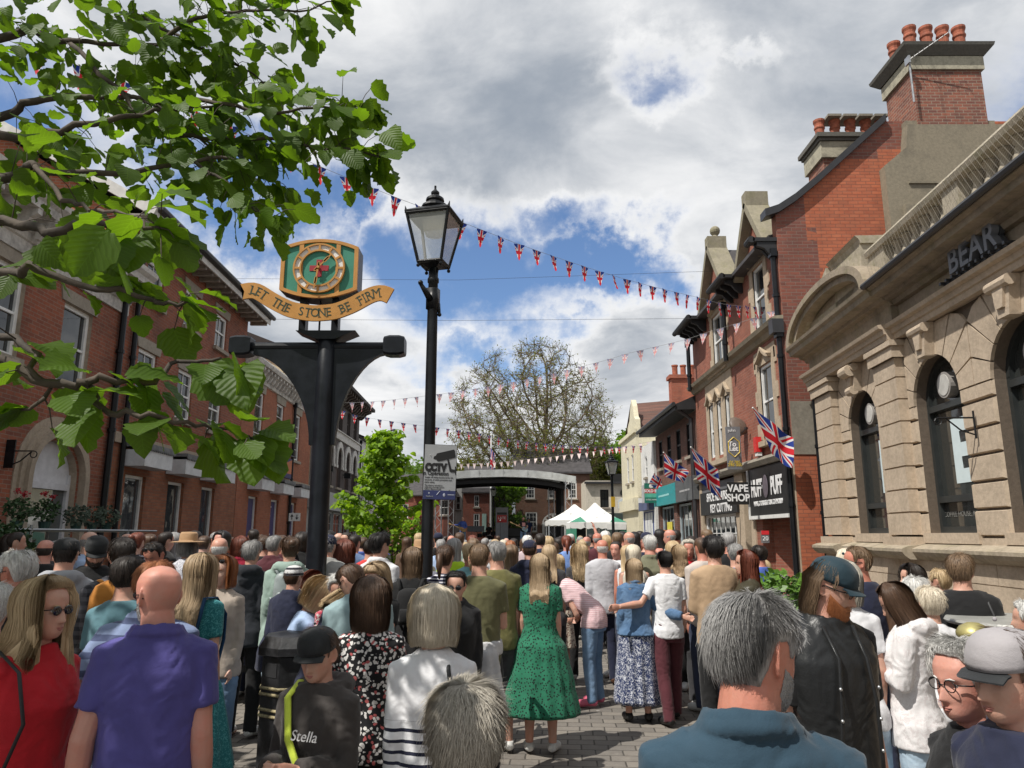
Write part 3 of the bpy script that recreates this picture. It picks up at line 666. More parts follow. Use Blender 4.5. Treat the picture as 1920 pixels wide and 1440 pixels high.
# second chimney further back
ch =MB();ch.box(5.6,6.7,2.4,4.5,9.5,13.0);c_ =ch.build('chimney',MATS['chimney_brick'],b6)
st =MB();st.box(5.52,6.78,2.32,4.58,12.6,13.1);st.build('stone_band',MATS['band_stone'],c_)
st =MB();st.box(5.4,6.9,2.2,4.7,13.2,13.33);st.box(5.47,6.83,2.27,4.63,13.11,13.2);st.build('chimney_cap',M_cap,c_)
for k in range(5):
    p_ =MB();pot(p_,6.4,2.5+k*.46,13.33,1.05);p_.build('chimney_pot',M_pot,c_)
for k in range(4):
    s =MB();s.box(6.1,6.7,2.66+k*.46,3.06+k*.46,13.97,14.04);s.build('pot_cowl',M_rend,c_)
mb =MB();mb.box(9.02,9.14,.55,.87,5.45,5.85);tag(mb.build('alarm_box',plain('cream_plastic',(.6,.58,.47),.4)),'pale cream alarm box on the old brick of the side wall','alarm box').matrix_world =b6.matrix_basis.copy()
bpy.data.objects['alarm_box'].location =(6.67,RY,0);bpy.data.objects['alarm_box'].rotation_euler =(0,0,-pi/2)

# --- R1: the BEAR building, sandstone
TH =.06;RX0 =6.1;BY =16.75
b7 =thing('stone_bank_building','tan sandstone building on the right with tall arched windows and a balustraded parapet','building',(RX0+TH*BY,BY,0),math.atan2(-1,-TH))
def S(y):return (BY-y)*math.hypot(1,TH)
SX1 =S(-4)
M_ss =stone('sandstone',(.49,.395,.295),dark=(.17,.13,.09),amt=.45,nscale=1.2)
M_sst =stone('sooty_sandstone',(.33,.27,.20),dark=(.06,.05,.04),amt=.55,green=.3,nscale=1.5)
M_joint =stone('dark_joint_stone',(.13,.10,.075),amt=.3)
BASEZ,IMP,ENT =1.62,3.97,5.2        # top of base ledge, springing, underside of entablature
wc =[14.47]+[11.6-2.26*k for k in range(6)]   # window centres (world y)
wr =[.7]+[.72]*6
mb =MB();ops =[(S(c)-r,S(c)+r,1.85,IMP+r) for c,r in zip(wc,wr)]
wall_grid(mb,0,SX1,0,5.95,ops,y=.0,rev=.3,mr=0)
for c,r in zip(wc,wr):
    ap =arch_pts(S(c),r,IMP,r,16)
    for i in range(16):
        (xa,za),(xb,zb) =ap[i],ap[i+1];mb.quad((xa,0,za),(xb,0,zb),(xb,0,IMP+r),(xa,0,IMP+r));mb.quad((xa,0,za),(xa,.3,za),(xb,.3,zb),(xb,0,zb))
mb.quad((0,0,0),(0,0,5.95),(0,12,5.95),(0,12,0));mb.quad((SX1,0,0),(SX1,12,0),(SX1,12,5.95),(SX1,0,5.95));mb.box(.05,SX1-.05,1.2,12,0,5.9)
mb.build('wall',M_joint,b7)
# course blocks standing proud of the joints
COURSE =.385;nco =int((IMP-BASEZ-.2)/COURSE)+1
bl =MB();gap =.028
def block(x0,x1,z0,z1,y=-.05,d=.05):
    c =.018
    vs =[(x0,y+d,z0),(x1,y+d,z0),(x1,y+d,z1),(x0,y+d,z1),(x0+c,y,z0+c),(x1-c,y,z0+c),(x1-c,y,z1-c),(x0+c,y,z1-c)]
    bl.add(vs,[(4,5,6,7),(0,1,5,4),(1,2,6,5),(2,3,7,6),(3,0,4,7)])
piers =[]   # (x0,x1,yproud)
edges =[(S(c)-r,S(c)+r) for c,r in zip(wc,wr)]
pil =[(S(16.6),S(15.6),-.2),(S(13.42),S(12.52),-.2)]
# flat wall segments between pilasters/windows
segs =[]
xs =[0.0]+[v for e in edges for v in e]+[SX1]
for i in range(0,len(xs),2):segs.append((xs[i],xs[i+1]))
for (a,b) in segs:
    z =BASEZ+.2
    while z < IMP-.05:
        z1 =min(z+COURSE,IMP+.02)
        block(a,b,z+gap/2,z1-gap/2)
        z =z1
for (a,b,yp) in pil:                                   # projecting pilasters
    z =BASEZ+.22
    while z < ENT-.45:
        z1 =z+COURSE
        bl.box(a+.012,b-.012,yp,-.03,z+gap/2,z1-gap/2);bl.box(a+.04,b-.04,yp+.03,-.02,z1-gap/2,z1+gap/2)
        z =z1
    bl.box(a-.06,b+.06,yp-.06,-.02,ENT-.32,ENT-.02);bl.box(a-.1,b+.1,yp-.1,-.02,ENT-.12,ENT-.022);bl.box(a-.03,b+.03,yp-.03,-.02,z,ENT-.32)
    bl.box(a-.08,b+.08,yp-.08,-.02,BASEZ+.02,BASEZ+.2)
# voussoirs: wedges from the arch to a stepped outline
def wedge(cx,r,t0,t1,ro0,ro1,lim0,lim1,ztop,y=-.05):
    def out(t,ro):
        x,z =cx-ro*math.cos(t),IMP+ro*math.sin(t);return (min(max(x,lim0),lim1),min(z,ztop))
    def inn(t):return (cx-r*math.cos(t),IMP+r*math.sin(t))
    g =.02
    a,b =t0+g/r*.5,t1-g/r*.5;tm =(a+b)/2
    pts =[inn(a),inn(tm),inn(b),out(b,ro1),out(tm,max(ro0,ro1)),out(a,ro0)]
    bl.prism(pts,y,0.0)
for i,(c,r) in enumerate(zip(wc,wr)):
    cx =S(c);l0 =(segs[i][0] if i == 0 else (segs[i][0]+segs[i][1])/2)+.012;l1 =(segs[i+1][0]+segs[i+1][1])/2-.012
    if i == 0:l0 =S(15.6)+.02;l1 =S(13.42)-.02
    if i == 1:l0 =S(12.52)+.02
    n =9
    for k in range(n):
        t0,t1 =pi*k/n,pi*(k+1)/n
        if k == 4:continue
        def ro(t):   # out to the edge of the bay
            ct,st_ =abs(math.cos(t)),math.sin(t);L =(cx-l0 if t < pi/2 else l1-cx)
            return min(L/max(ct,1e-3),(ENT-.02-IMP)/max(st_,1e-3))
        wedge(cx,r,t0,t1,ro(t0+.01),ro(t1-.01),l0,l1,ENT-.02)
bl.box(.01,SX1-.01,-.05,0,BASEZ+.03,BASEZ+.185)
bl.build('ashlar_blocks',M_ss,b7)
for i,(c,r) in enumerate(zip(wc,wr)):           # keystones, scrolled
    cx =S(c);k =MB();zb,zt =IMP+r-.03,ENT-.01
    k.prism([(cx-.13,zb),(cx+.13,zb),(cx+.22,zt),(cx-.22,zt)],-.2,.0);k.prism([(cx-.07,zb+.12),(cx+.07,zb+.12),(cx+.13,zt-.12),(cx-.13,zt-.12)],-.24,-.2)
    k.tube([(cx-.24,-.2,zt-.08),(cx+.24,-.2,zt-.08)],.08,10)
    if i == 0:k.tube([(cx-.13,-.2,zb+.02),(cx+.13,-.2,zb+.02)],.09,10);k.tube([(cx-.19,-.26,zt-.14),(cx+.19,-.26,zt-.14)],.12,12)
    k.build('keystone',M_ss,b7)
# base and ledge
mb =MB()
x =-.1
z0s =[(0,.4),(.4,.78),(.78,1.17),(1.17,1.5)]
for j,(za,zb) in enumerate(z0s):
    x =-.12-(j % 2)*.7
    while x < SX1:
        x1 =x+1.45;mb.box(max(x,-.12)+.008,min(x1,SX1)-.008,-.14,0.0,za+.008,zb-.008);x =x1
mb.box(-.1,SX1,-.125,0,0,1.5);mb.build('plinth',M_ss,b7)
mb =MB();pr =[(0,1.44),(-.18,1.46),(-.26,1.52),(-.3,1.58),(-.3,1.63),(-.2,1.67),(0,1.72)];mb.profile(pr,-.12,SX1)
for (a,b,yp) in pil:mb.profile([(p[0]-(.16 if p[0] < 0 else 0),p[1]) for p in pr],a-.14,b+.14)
mb.build('ledge',stone('ledge_stone',(.38,.32,.24),dark=(.05,.045,.03),amt=.6,green=.2,nscale=3),b7)
# entablature
def swept(prof,a,b,dy=0):return [(p[0]-dy,p[1]) for p in prof]
arch_ =[(.1,ENT),(-.16,ENT),(-.18,ENT+.09),(-.21,ENT+.1),(-.23,ENT+.18),(-.3,ENT+.2),(-.32,ENT+.26),(-.1,ENT+.3),(.1,ENT+.3)]
PEDX1 =S(12.5)
mb =MB();mb.profile(arch_,PEDX1,SX1);mb.profile(swept(arch_,0,0,.12),-.05,PEDX1);mb.build('architrave',M_ss,b7)
mb =MB();mb.box(PEDX1,SX1,-.08,.1,ENT+.28,5.9);mb.box(0,PEDX1+.05,-.2,.1,ENT+.28,5.88);mb.build('frieze',M_sst,b7)
corn =[(.1,5.78),(-.16,5.8),(-.2,5.87),(-.3,5.89),(-.32,5.94),(-.52,5.96),(-.54,6.05),(-.6,6.09),(-.62,6.15),(.1,6.2)]
mb =MB();mb.profile(corn,PEDX1,SX1);mb.build('cornice',M_sst,b7);mb =MB();mb.profile([(p[0]-.04,p[1]) for p in corn[:-1]]+[(.1,6.18)],-.2,PEDX1+.1);mb.build('cornice',M_sst,b7)
mb =MB();mb.tube([(PEDX1+.1,-.66,6.13),(SX1,-.66,6.13)],.055,8);mb.build('gutter',M_lead,b7)
# segmental pediment over the left bay
px0,px1 =-.2,PEDX1+.1;pcx =(px0+px1)/2;pw =(px1-px0)/2;rise =.88
n =22;o_ =[(pcx-pw*math.cos(pi*k/n),6.12+rise*math.sin(pi*k/n)**.85) for k in range(n+1)];i_ =[(pcx-(pw-.42)*math.cos(pi*k/n),6.12+(rise-.26)*math.sin(pi*k/n)**.85) for k in range(n+1)]
mb =MB()
for k in range(n):
    (a,b),(c,d_) =o_[k],o_[k+1];(e,f),(g_,h) =i_[k],i_[k+1]
    for (yf,s0,s1) in ((-.64,0,.5),(-.54,.5,1)):
        q =lambda P0,P1,u:(P0[0]*(1-u)+P1[0]*u,P0[1]*(1-u)+P1[1]*u)
        A,B =q((a,b),(e,f),s0),q((c,d_),(g_,h),s0);C_,D =q((c,d_),(g_,h),s1),q((a,b),(e,f),s1)
        mb.add([(A[0],yf,A[1]),(B[0],yf,B[1]),(C_[0],yf,C_[1]),(D[0],yf,D[1]),(A[0],.3,A[1]),(B[0],.3,B[1]),(C_[0],.3 if s1 < 1 else -.3,C_[1]),(D[0],.3 if s1 < 1 else -.3,D[1])],[(0,1,2,3),(0,4,5,1),(3,2,6,7)])
mb.build('pediment',M_sst,b7)
mb =MB();mb.prism(i_+[(px1,6.1),(px0,6.1)],-.28,-.16);mb.build('tympanum',M_sst,b7)
# parapet: dies, balusters, rail
mb =MB();mb.box(PEDX1-1.9,SX1,-.35,.25,6.040,6.190);railp =[(.3,6.920),(-.27,6.920),(-.30,7.000),(-.24,7.080),(.26,7.080)]
mb.profile(railp,S(13.1),SX1);mb.box(.2,S(13.1),-.3,.2,6.190,6.540)
dies =[(S(13.1),S(12.45))];yb =12.45
while yb > -3:dies.append((S(yb-2.05),S(yb-2.5)));yb -= 2.5
for (a,b) in dies:mb.box(a,b,-.22,.22,6.190,6.920)
mb.profile([(.3,7.260),(-.30,7.260),(-.33,7.340),(-.4,7.410),(.26,7.410)],S(14.7),S(13.15));mb.box(S(14.6),S(13.2),-.3,.2,6.190,7.260)
mb.add([(S(16.6),-.4,6.440),(S(16.6),.3,6.440),(S(14.7),-.4,7.340),(S(14.7),.3,7.340),(S(16.6),-.4,6.300),(S(16.6),.3,6.300),(S(14.7),-.4,7.200),(S(14.7),.3,7.200)],[(0,2,3,1),(4,5,7,6),(0,4,6,2),(1,3,7,5),(0,1,5,4),(2,6,7,3)])
mb.build('parapet',stone('parapet_stone',(.40,.35,.27),dark=(.1,.09,.06),amt=.5,green=.35,nscale=2),b7)
balm =MB();balm.lathe([(.1,0),(.1,.07),(.06,.09),(.1,.15),(.135,.25),(.12,.36),(.07,.5),(.05,.6),(.075,.64),(.075,.68),(.1,.69),(.1,.73)],(0,0,0),12)
bme =balm.mesh('baluster',MATS['parapet_stone'],True);yb =12.45
while yb > -2:
    for k in range(6):link('baluster',bme,b7).location =(S(yb)+.22+k*.325,-.06,6.190)
    yb -= 2.5
# pigeon netting strung from the cornice edge to the rail
def net_mat():
    m,t =newmat('pigeon_net');x,y,z =t.sep(oc(t))
    a =t.m('PINGPONG',t.m('ADD',t.m('MULTIPLY',x,1.0),z),.05);b =t.m('PINGPONG',t.m('SUBTRACT',t.m('MULTIPLY',x,1.0),z),.05)
    f =t.m('LESS_THAN',t.m('MINIMUM',a,b),.0028)
    p =t.n('BsdfPrincipled');t.set(p,'Base Color',(.25,.22,.17,1));t.set(p,'Alpha',f)
    o =t.n('OutputMaterial');t.t.links.new(p.outputs[0],o.inputs[0]);return m
mb =MB();mb.quad((S(13.1),-.56,6.2),(SX1,-.56,6.2),(SX1,-.29,7.05),(S(13.1),-.29,7.05));mb.build('pigeon_netting',net_mat(),b7)
# windows
M_wb =plain('dark_green_window_paint',(.028,.032,.032),.4);M_E =plain('pale_window_vinyl',(.62,.72,.74),.5,var=.03)
M_pinkg =glass_mat('bank_glass',(.035,.038,.036),.05)
for i,(c,r) in enumerate(zip(wc,wr)):
    cx =S(c);f =MB();yy =.2
    f.box(cx-r,cx-r+.08,yy-.04,yy+.08,1.88,IMP+.02);f.box(cx+r-.08,cx+r,yy-.04,yy+.08,1.88,IMP+.02)
    f.box(cx-r+.08,cx+r-.08,yy-.04,yy+.08,1.88,1.98);f.box(cx-r+.08,cx+r-.08,yy-.06,yy+.08,2.36,2.46);f.box(cx-r+.08,cx+r-.08,yy-.07,yy+.09,IMP-.14,IMP-.04)
    a_o,a_i =arch_pts(cx,r,IMP,r,18),arch_pts(cx,r-.08,IMP,r-.08,18)
    for k in range(18):f.add([(a_o[k][0],yy-.04,a_o[k][1]),(a_o[k+1][0],yy-.04,a_o[k+1][1]),(a_i[k+1][0],yy-.04,a_i[k+1][1]),(a_i[k][0],yy-.04,a_i[k][1]),(a_i[k+1][0],yy+.08,a_i[k+1][1]),(a_i[k][0],yy+.08,a_i[k][1])],[(3,2,1,0),(3,5,4,2)])
    w_ =f.build('arched_window',M_wb,b7)
    g_ =MB();g_.add([(x,yy+.03,z) for x,z in [(cx-r,1.88)]+arch_pts(cx,r,IMP,r,18)+[(cx+r,1.88)]],[tuple(reversed(range(21)))]);g_.build('pane',M_pinkg,w_)
    v =MB();v.tube([(cx+.05,yy-.12,IMP+.22),(cx+.05,yy+.02,IMP+.22)],.21,24);v.tube([(cx+.05,yy-.13,IMP+.22),(cx+.05,yy-.11,IMP+.22)],.17,24,1)
    if i < 5:v.build('round_vent',[plain('vent_plastic',(.3,.28,.26),.5),plain('vent_mesh',(.5,.49,.46),.6)],w_)
    s =MB();s.box(cx-r-.1,cx+r+.1,-.08,.18,1.72,1.88);s.build('sill',M_ss,w_)
for i,ch_ in ((0,'L'),(1,'E'),(2,'I')):
    if i < 2:
        text(ch_,(S(wc[i])+.12 if i else S(wc[i])+.3,.222,3.1),1.35,M_E,b7,bold=.05,name='window_letter',ext=.002)
for i in (1,2):text('COFFEE HOUSE, KITCHEN',(S(wc[i]),.222,2.17),.115,plain('faint_lettering',(.2,.2,.19),.5),b7,name='window_lettering',ext=.001)
text('BEAR',(S(9.7),-.26,5.74),.5,plain('grey_metal_letter_face',(.16,.17,.19),.45),b7,bold=.008,ext=.05,sx=1.0,name='fascia_lettering',space=1.05)
text('BEAR',(S(9.7),-.17,5.74),.5,plain('letter_return',(.05,.055,.06),.5),b7,bold=.018,ext=.03,sx=1.0,name='fascia_lettering_back',space=1.05)
s =MB();x =S(10.5)
s.box(S(10.5),S(8.9),-.3,-.26,5.48,5.5)
while x < S(8.9):s.box(x,x+.05,-.36,-.2,5.49,5.53);x += .16
s.build('letter_rail',M_lead,b7)
# hanging bracket on pier and soil pipe in the corner
hb =MB();xx =S(10.5);hb.tube([(xx,-.1,3.2),(xx,-.1,3.6)],.015,5);hb.tube([(xx,-.1,3.5),(xx,-.6,3.5)],.014,5);hb.tube([(xx,-.1,3.25),(xx,-.3,3.32),(xx,-.5,3.5)],.012,5)
hb.tube([(xx,-.6-.05*math.sin(a*.7),3.5+.05*math.cos(a*.7)-.05) for a in range(9)],.01,5);hb.build('hanging_bracket',M_black,b7)
pp =MB();pp.tube([(-.12,-.1,.1),(-.12,-.1,5.1)],.06,10);[pp.tube([(-.12,-.1,.8+k*1.5),(-.12,-.1,.88+k*1.5)],.08,10) for k in range(4)];pp.build('drainpipe',M_black,b7)
mb =MB();mb.profile([(.3,6.1),(.3,6.2),(6,8.0),(12,6.2),(12,6.1)],0,SX1);mb.build('roof',M_slate,b7)
# ================================================================== further right: R3, R4 and the buildings closing the view
b8 =thing('dark_brick_shop_building','low dark brick shop building with deep black eaves and a teal shop sign','building',(6.67,34.2,0),-pi/2)
brickD =brick('dark_shop_brick',(.22,.10,.07),(.15,.075,.055),(.1,.07,.06),ms=.008,dirt=.3)
ups =[(x,x+.75,4.75,6.0) for x in (.7,2.5,4.3,6.1)]
mb =MB();wall_grid(mb,0,7.7,3.9,6.3,ups,rev=.08);mb.quad((0,0,0),(0,0,6.3),(0,9,6.3),(0,9,0));mb.box(.02,7.65,.4,9,0,6.2)
for (a,b) in ((0,.5),(3.3,3.9),(6.4,7.7)):mb.box(a+.01,b-.01,0,.4,0,3.2)
mb.build('wall',brickD,b8)
for c in ups:sash(b8,*c,y=.04,bars=(1,1),fw=.05,frame=M_black)
mb =MB();mb.profile([(-.75,6.3),(-.75,6.5),(4,8.6),(9,6.5),(9,6.3),(4,8.4),(0,6.32)],-.1,7.75);mb.build('roof',M_blk,b8)
mb =MB();mb.tube([(-.1,-.82,6.5),(7.8,-.82,6.5)],.08,8);mb.build('gutter',M_lead,b8)
mb =MB();mb.tube([(7.55,-.7,6.4),(7.5,-.15,6.0),(7.5,-.15,.1)],.08,8);mb.build('drainpipe',M_lead,b8)
mb =MB();mb.box(.1,4.6,-.2,0,3.1,3.9);s_ =mb.build('shop_sign',plain('teal_sign',(.02,.28,.3),.5),b8)
text('bright smiles',(2.4,-.205,3.5),.3,M_txt_white,s_) if False else None
s =MB();s.box(1.2,3.4,-.206,-.2,3.46,3.54);s.build('sign_lettering',plain('pale_teal',(.3,.6,.6),.5),s_)
mb =MB();mb.box(4.65,7.6,-.2,0,3.1,3.95);s_ =mb.build('shop_sign',plain('slate_grey_sign',(.1,.105,.11),.5),b8)
s =MB();s.box(5.4,7.0,-.206,-.2,3.45,3.52);s.build('sign_lettering',plain('pale_grey_letter',(.4,.4,.4),.5),s_)
for (a,b) in ((.5,3.3),(3.9,6.4)):sash(b8,a,b,.3,3.05,y=.12,bars=(3,1),fw=.08,mid=False,sill=False,name='shop_window',frame=plain('pale_blue_shopfront',(.4,.47,.5),.5))
s =MB();s.box(1.2,2.2,.13,.14,1.2,2.4);s.build('window_poster',plain('yellow_poster',(.7,.6,.08),.6),b8)

b9 =thing('white_shop_building','white rendered shop building with a grey shop fascia, right of the far street lamp','building',(6.55,37.6,0),-pi/2)
ups =[(1.1,1.7,4.6,5.6)]
mb =MB();wall_grid(mb,0,3.35,0,6.15,ups,rev=.08);mb.quad((3.35,0,0),(3.35,9,0),(3.35,9,6.15),(3.35,0,6.15));mb.quad((0,0,6.15),(3.35,0,6.15),(3.35,9,6.15),(0,9,6.15));mb.build('wall',M_rw,b9)
sash(b9,*ups[0],y=.04,bars=(0,1));mb =MB();mb.box(.3,3.1,-.25,0,3.0,3.6);mb.build('shop_sign',plain('blue_grey_sign',(.08,.1,.2),.5),b9)
sash(b9,.5,2.9,.4,2.95,y=-.02,bars=(2,1),mid=False,sill=False,name='shop_window',frame=plain('blue_shopfront',(.03,.05,.2),.5))
mb =MB();mb.box(2.75,3.3,-.5,0,3.3,4.1);mb.build('sign_box',plain('pale_grey_box',(.4,.4,.4),.6),b9)

b10 =thing('cream_gabled_building','cream rendered building with a shaped parapet, brown tiled roof and brick chimney','building',(6.35,43.0,0),-pi/2)
M_crm =stone('pale_cream_render',(.66,.61,.45),amt=.25)
mb =MB();wall_grid(mb,0,5.35,0,7.2,[(2,2.7,4.6,6.0),(3.6,4.3,4.6,6.0)],rev=.1)
mb.prism([(2.6,7.2),(5.35,7.2),(5.3,7.7),(4.9,7.9),(4.6,8.5),(4.2,8.9),(3.8,8.5),(3.4,7.9),(2.7,7.6)],0,.25)
mb.quad((5.35,0,0),(5.35,9,0),(5.35,9,7.2),(5.35,0,7.2));mb.build('wall',M_crm,b10)
for c in ((2,2.7,4.6,6.0),(3.6,4.3,4.6,6.0)):sash(b10,*c,y=.05,bars=(0,1))
mb =MB();mb.box(-.1,5.45,-.12,0,7.0,7.2);mb.build('cornice',M_crm,b10);mb =MB();mb.box(0,5.4,-.2,0,3.1,3.7);mb.build('shop_fascia',M_crm,b10)
mb =MB();mb.add([(5.5,.25,7.15),(5.5,7,7.15),(2.4,7,9.6),(2.4,.25,9.0),(-.4,.25,7.15),(-.4,7,7.15)],[(0,1,2,3),(3,2,5,4)]);mb.build('roof',brick('brown_roof_tile',(.19,.09,.065),(.13,.07,.055),(.06,.04,.035),w=.2,h=.12,ms=.01),b10)
ch =MB();ch.box(3.4,4.1,2.2,3.7,7.5,10.1);ch.box(3.3,4.2,2.1,3.8,10.1,10.3);c_ =ch.build('chimney',brick('bright_chimney_brick',(.45,.14,.08),(.36,.1,.06),(.3,.15,.1)),b10)
for k in range(3):
    p_ =MB();p_.lathe([(.15,0),(.15,.5),(.18,.52),(.18,.6),(.12,.6)],(3.75,2.5+k*.45,10.3),12);p_.build('chimney_pot',M_pot,c_)

# pale building closing the view, Crown sign
p0 =at(1105,1000,58);b11 =thing('pale_closing_building','pale rendered building closing the street behind the white market tent','building',(p0[0]-.2,58,0))
def wx(px,Y=58):return at(px,960,Y)[0]-b11.location.x
mb =MB();ops =[(wx(1126),wx(1142),3.95,5.3)]
wall_grid(mb,0,8,0,6.0,ops,rev=.15);mb.quad((0,0,0),(0,0,6.0),(0,9,6.0),(0,9,0));mb.build('wall',stone('pale_peeling_render',(.58,.53,.44),dark=(.2,.2,.14),amt=.5,nscale=2.5),b11)
sash(b11,*ops[0],y=.08,bars=(1,1),frame=M_black)
mb =MB();mb.box(-.1,8.1,-.4,.1,5.75,5.9);mb.build('coping',M_lead,b11)
mb =MB();mb.box(wx(1146),8,-.3,0,5.9,6.5);s_ =mb.build('fascia_sign',M_txt_black,b11)
text('on of Stone',(wx(1200),-.31,6.2),.52,M_txt_white,s_,shear=.25,bold=.01)
s =MB();s.tube([(wx(1171),-.12,5.05),(wx(1171),-.02,5.05)],.3,20);s.build('round_sign',M_txt_black,b11);s =MB();s.tube([(wx(1171),-.14,5.05),(wx(1171),-.12,5.05)],.13,16);s.build('sign_centre',M_white,b11)
c =wx(1173);s =MB();s.prism([(c-.55,3.85),(c+.55,3.85),(c+.55,4.45),(c,4.8),(c-.55,4.45)],-.06,-.01);s_ =s.build('house_shaped_sign',plain('pale_blue_sign',(.55,.6,.62),.6),b11);text('Loft',(c,-.065,4.2),.42,M_lead,s_,shear=.3)
mb =MB();mb.box(-.02,8.02,-.15,.05,2.5,3.5);mb.box(0,8,-.1,-.02,0,2.5);mb.build('shopfront',plain('dark_green_shopfront',(.03,.045,.04),.6),b11)
mb =MB();mb.box(wx(1183),wx(1206),-.5,-.12,2.6,3.2);mb.box(wx(1184),wx(1204),-.16,-.12,.1,2.5);mb.build('roller_shutter',plain('grey_shutter',(.25,.24,.2),.6),b11)

# brick georgian house behind the stage
b12 =thing('georgian_brick_house','brown brick Georgian house with white sash windows behind the stage','building',(at(967,960,62)[0],62,0))
brickH =brick('brown_house_brick',(.25,.13,.08),(.19,.095,.065),(.2,.15,.12),dirt=.3)
hx =lambda px:at(px,960,62)[0]-b12.location.x
ops =[(hx(988)-.1,hx(1003),4.8,6.3),(hx(1027),hx(1040),4.8,6.3),(hx(1066),hx(1082),4.8,6.3),(hx(985),hx(1007),2.1,3.7),(hx(1066),hx(1084),2.1,3.7)]
mb =MB();wall_grid(mb,0,hx(1107),0,7.0,ops,rev=.1);W12 =hx(1107);mb.quad((0,0,0),(0,0,7.0),(0,8,7.0),(0,8,0));mb.quad((W12,0,0),(W12,8,0),(W12,8,7.0),(W12,0,7.0))
mb.add([(0,0,7.0),(0,4,9.25),(0,8,7.0)],[(0,1,2)]);mb.add([(W12,0,7.0),(W12,8,7.0),(W12,4,9.25)],[(0,1,2)]);mb.build('wall',brickH,b12)
for c in ops:sash(b12,*c,y=.04,bars=(2,2),fw=.09,frame=M_white)
mb =MB();cx =hx(1038);f_ =arch_pts(cx,.95,2.75,.85,14);i_ =arch_pts(cx,.55,2.75,.5,14)
for k in range(14):mb.add([(f_[k][0],-.08,f_[k][1]),(f_[k+1][0],-.08,f_[k+1][1]),(f_[k+1][0]*.88+cx*.12,-.08,2.75+(f_[k+1][1]-2.75)*.88),(f_[k][0]*.88+cx*.12,-.08,2.75+(f_[k][1]-2.75)*.88)],[(3,2,1,0)])
for k in range(0,14,2):mb.add([(i_[k][0],-.07,i_[k][1]),(i_[k+1][0],-.07,i_[k+1][1]),(f_[k+1][0],-.07,f_[k+1][1]),(f_[k][0],-.07,f_[k][1])],[(3,2,1,0)])
mb.box(cx-1,cx+1,-.12,0,2.65,2.78);mb.box(cx-.95,cx-.75,-.12,0,0,2.65);mb.box(cx+.75,cx+.95,-.12,0,0,2.65);mb.build('fanlight',M_white,b12);mb =MB();mb.box(cx-.75,cx+.75,-.03,.02,0,2.65);mb.build('door',M_blk,b12)
mb =MB();mb.profile([(-.3,7.0),(4,9.4),(8.3,7.0),(8.3,8.05),(4,9.25),(-.3,6.85)],-.2,W12+.2);mb.build('roof',M_slate,b12)
b13 =thing('small_brick_cottage','small red brick cottage with a dark steep roof seen through the left of the stage','building',(at(868,960,56)[0],56,0))
qx =lambda px:at(px,960,56)[0]-b13.location.x
ops =[(qx(889),qx(898),3.9,4.75),(qx(888),qx(899),2.4,3.4)]
mb =MB();wall_grid(mb,0,qx(917),0,5.0,ops,rev=.1);W13 =qx(917);mb.quad((W13,0,0),(W13,6,0),(W13,6,5),(W13,0,5));mb.quad((0,0,0),(0,0,5),(0,6,5),(0,6,0));mb.build('wall',brick('cottage_brick',(.33,.1,.06),(.26,.08,.05),(.2,.1,.08)),b13)
for c in ops:sash(b13,*c,y=.04,bars=(1,1),frame=M_white)
mb =MB();mb.profile([(-.3,5.0),(3,7.2),(6.3,5.0),(6.3,4.9),(3,7.0),(-.3,4.9)],-.1,W13+.1);mb.build('roof',M_slate,b13)
mb =MB();mb.box(qx(904),qx(912),-.08,-.03,1.8,3.4);mb.build('door',plain('pale_green_door',(.35,.5,.45),.5),b13)
b14 =thing('tall_white_gable_house','tall white gabled house behind the left end of the stage','building',(at(838,960,66)[0],66,0))
mb =MB();mb.box(0,at(866,960,66)[0]-b14.location.x,0,8,0,6.4);mb.build('wall',M_rw,b14);mb =MB();W14 =at(866,960,66)[0]-b14.location.x;mb.prism([(-.3,6.4),(W14+.3,6.4),(W14/2,7.6)],-.2,7.0);mb.build('roof',M_slate,b14);sash(b14,.5,1.2,4,5.2,y=-.08,bars=(1,1));sash(b14,W14-1.2,W14-.5,4,5.2,y=-.08,bars=(1,1))
b15 =thing('low_dark_brick_house','low dark brick house with a slate roof between the green tree and the stage','building',(at(775,960,60)[0],60,0))
W15 =at(843,960,60)[0]-b15.location.x;mb =MB();wall_grid(mb,0,W15,0,5.0,[(.8,1.6,3.4,4.6),(2.1,2.8,3.4,4.6)],rev=.1);mb.quad((W15,0,0),(W15,7,0),(W15,7,5),(W15,0,5));mb.quad((0,0,0),(0,0,5),(0,7,5),(0,7,0));mb.add([(W15,0,5),(W15,7,5),(W15,3.5,6.9)],[(0,1,2)]);mb.build('wall',MATS['cottage_brick'],b15)
for c in [(.8,1.6,3.4,4.6),(2.1,2.8,3.4,4.6)]:sash(b15,*c,y=.04,bars=(1,1))
mb =MB();mb.profile([(-.3,5.0),(3.5,7.0),(7.3,5.0),(7.3,4.9),(3.5,6.85),(-.3,4.9)],-.1,W15+.1);mb.build('roof',M_slate,b15)
# far brick terrace filling behind left gap
b16 =thing('far_brick_terrace','far red brick terrace beyond the young green street tree','building',(-16,78,0))
mb =MB();ops =[(1.2+3*k,2.2+3*k,3.6,5.0) for k in range(5)];wall_grid(mb,0,16,0,6,ops,rev=.1);mb.box(.05,15.95,.3,8,0,5.9);mb.build('wall',MATS['cottage_brick'],b16)
for c in ops:sash(b16,*c,y=.04,bars=(1,1))
mb =MB();mb.profile([(-.3,6.0),(4,8.4),(8.3,6.0),(8.3,5.9),(4,7.0),(-.3,5.9)],-.1,16.1);mb.build('roof',M_slate,b16)
for x in (3,9):
    ch =MB();ch.box(x-.5,x+.5,3.6,4.4,7.6,9.6);c_ =ch.build('chimney',MATS['cottage_brick'],b16)
    for k in range(3):p_ =MB();pot(p_,x-.3+k*.3,4,9.6);p_.build('chimney_pot',M_pot,c_)

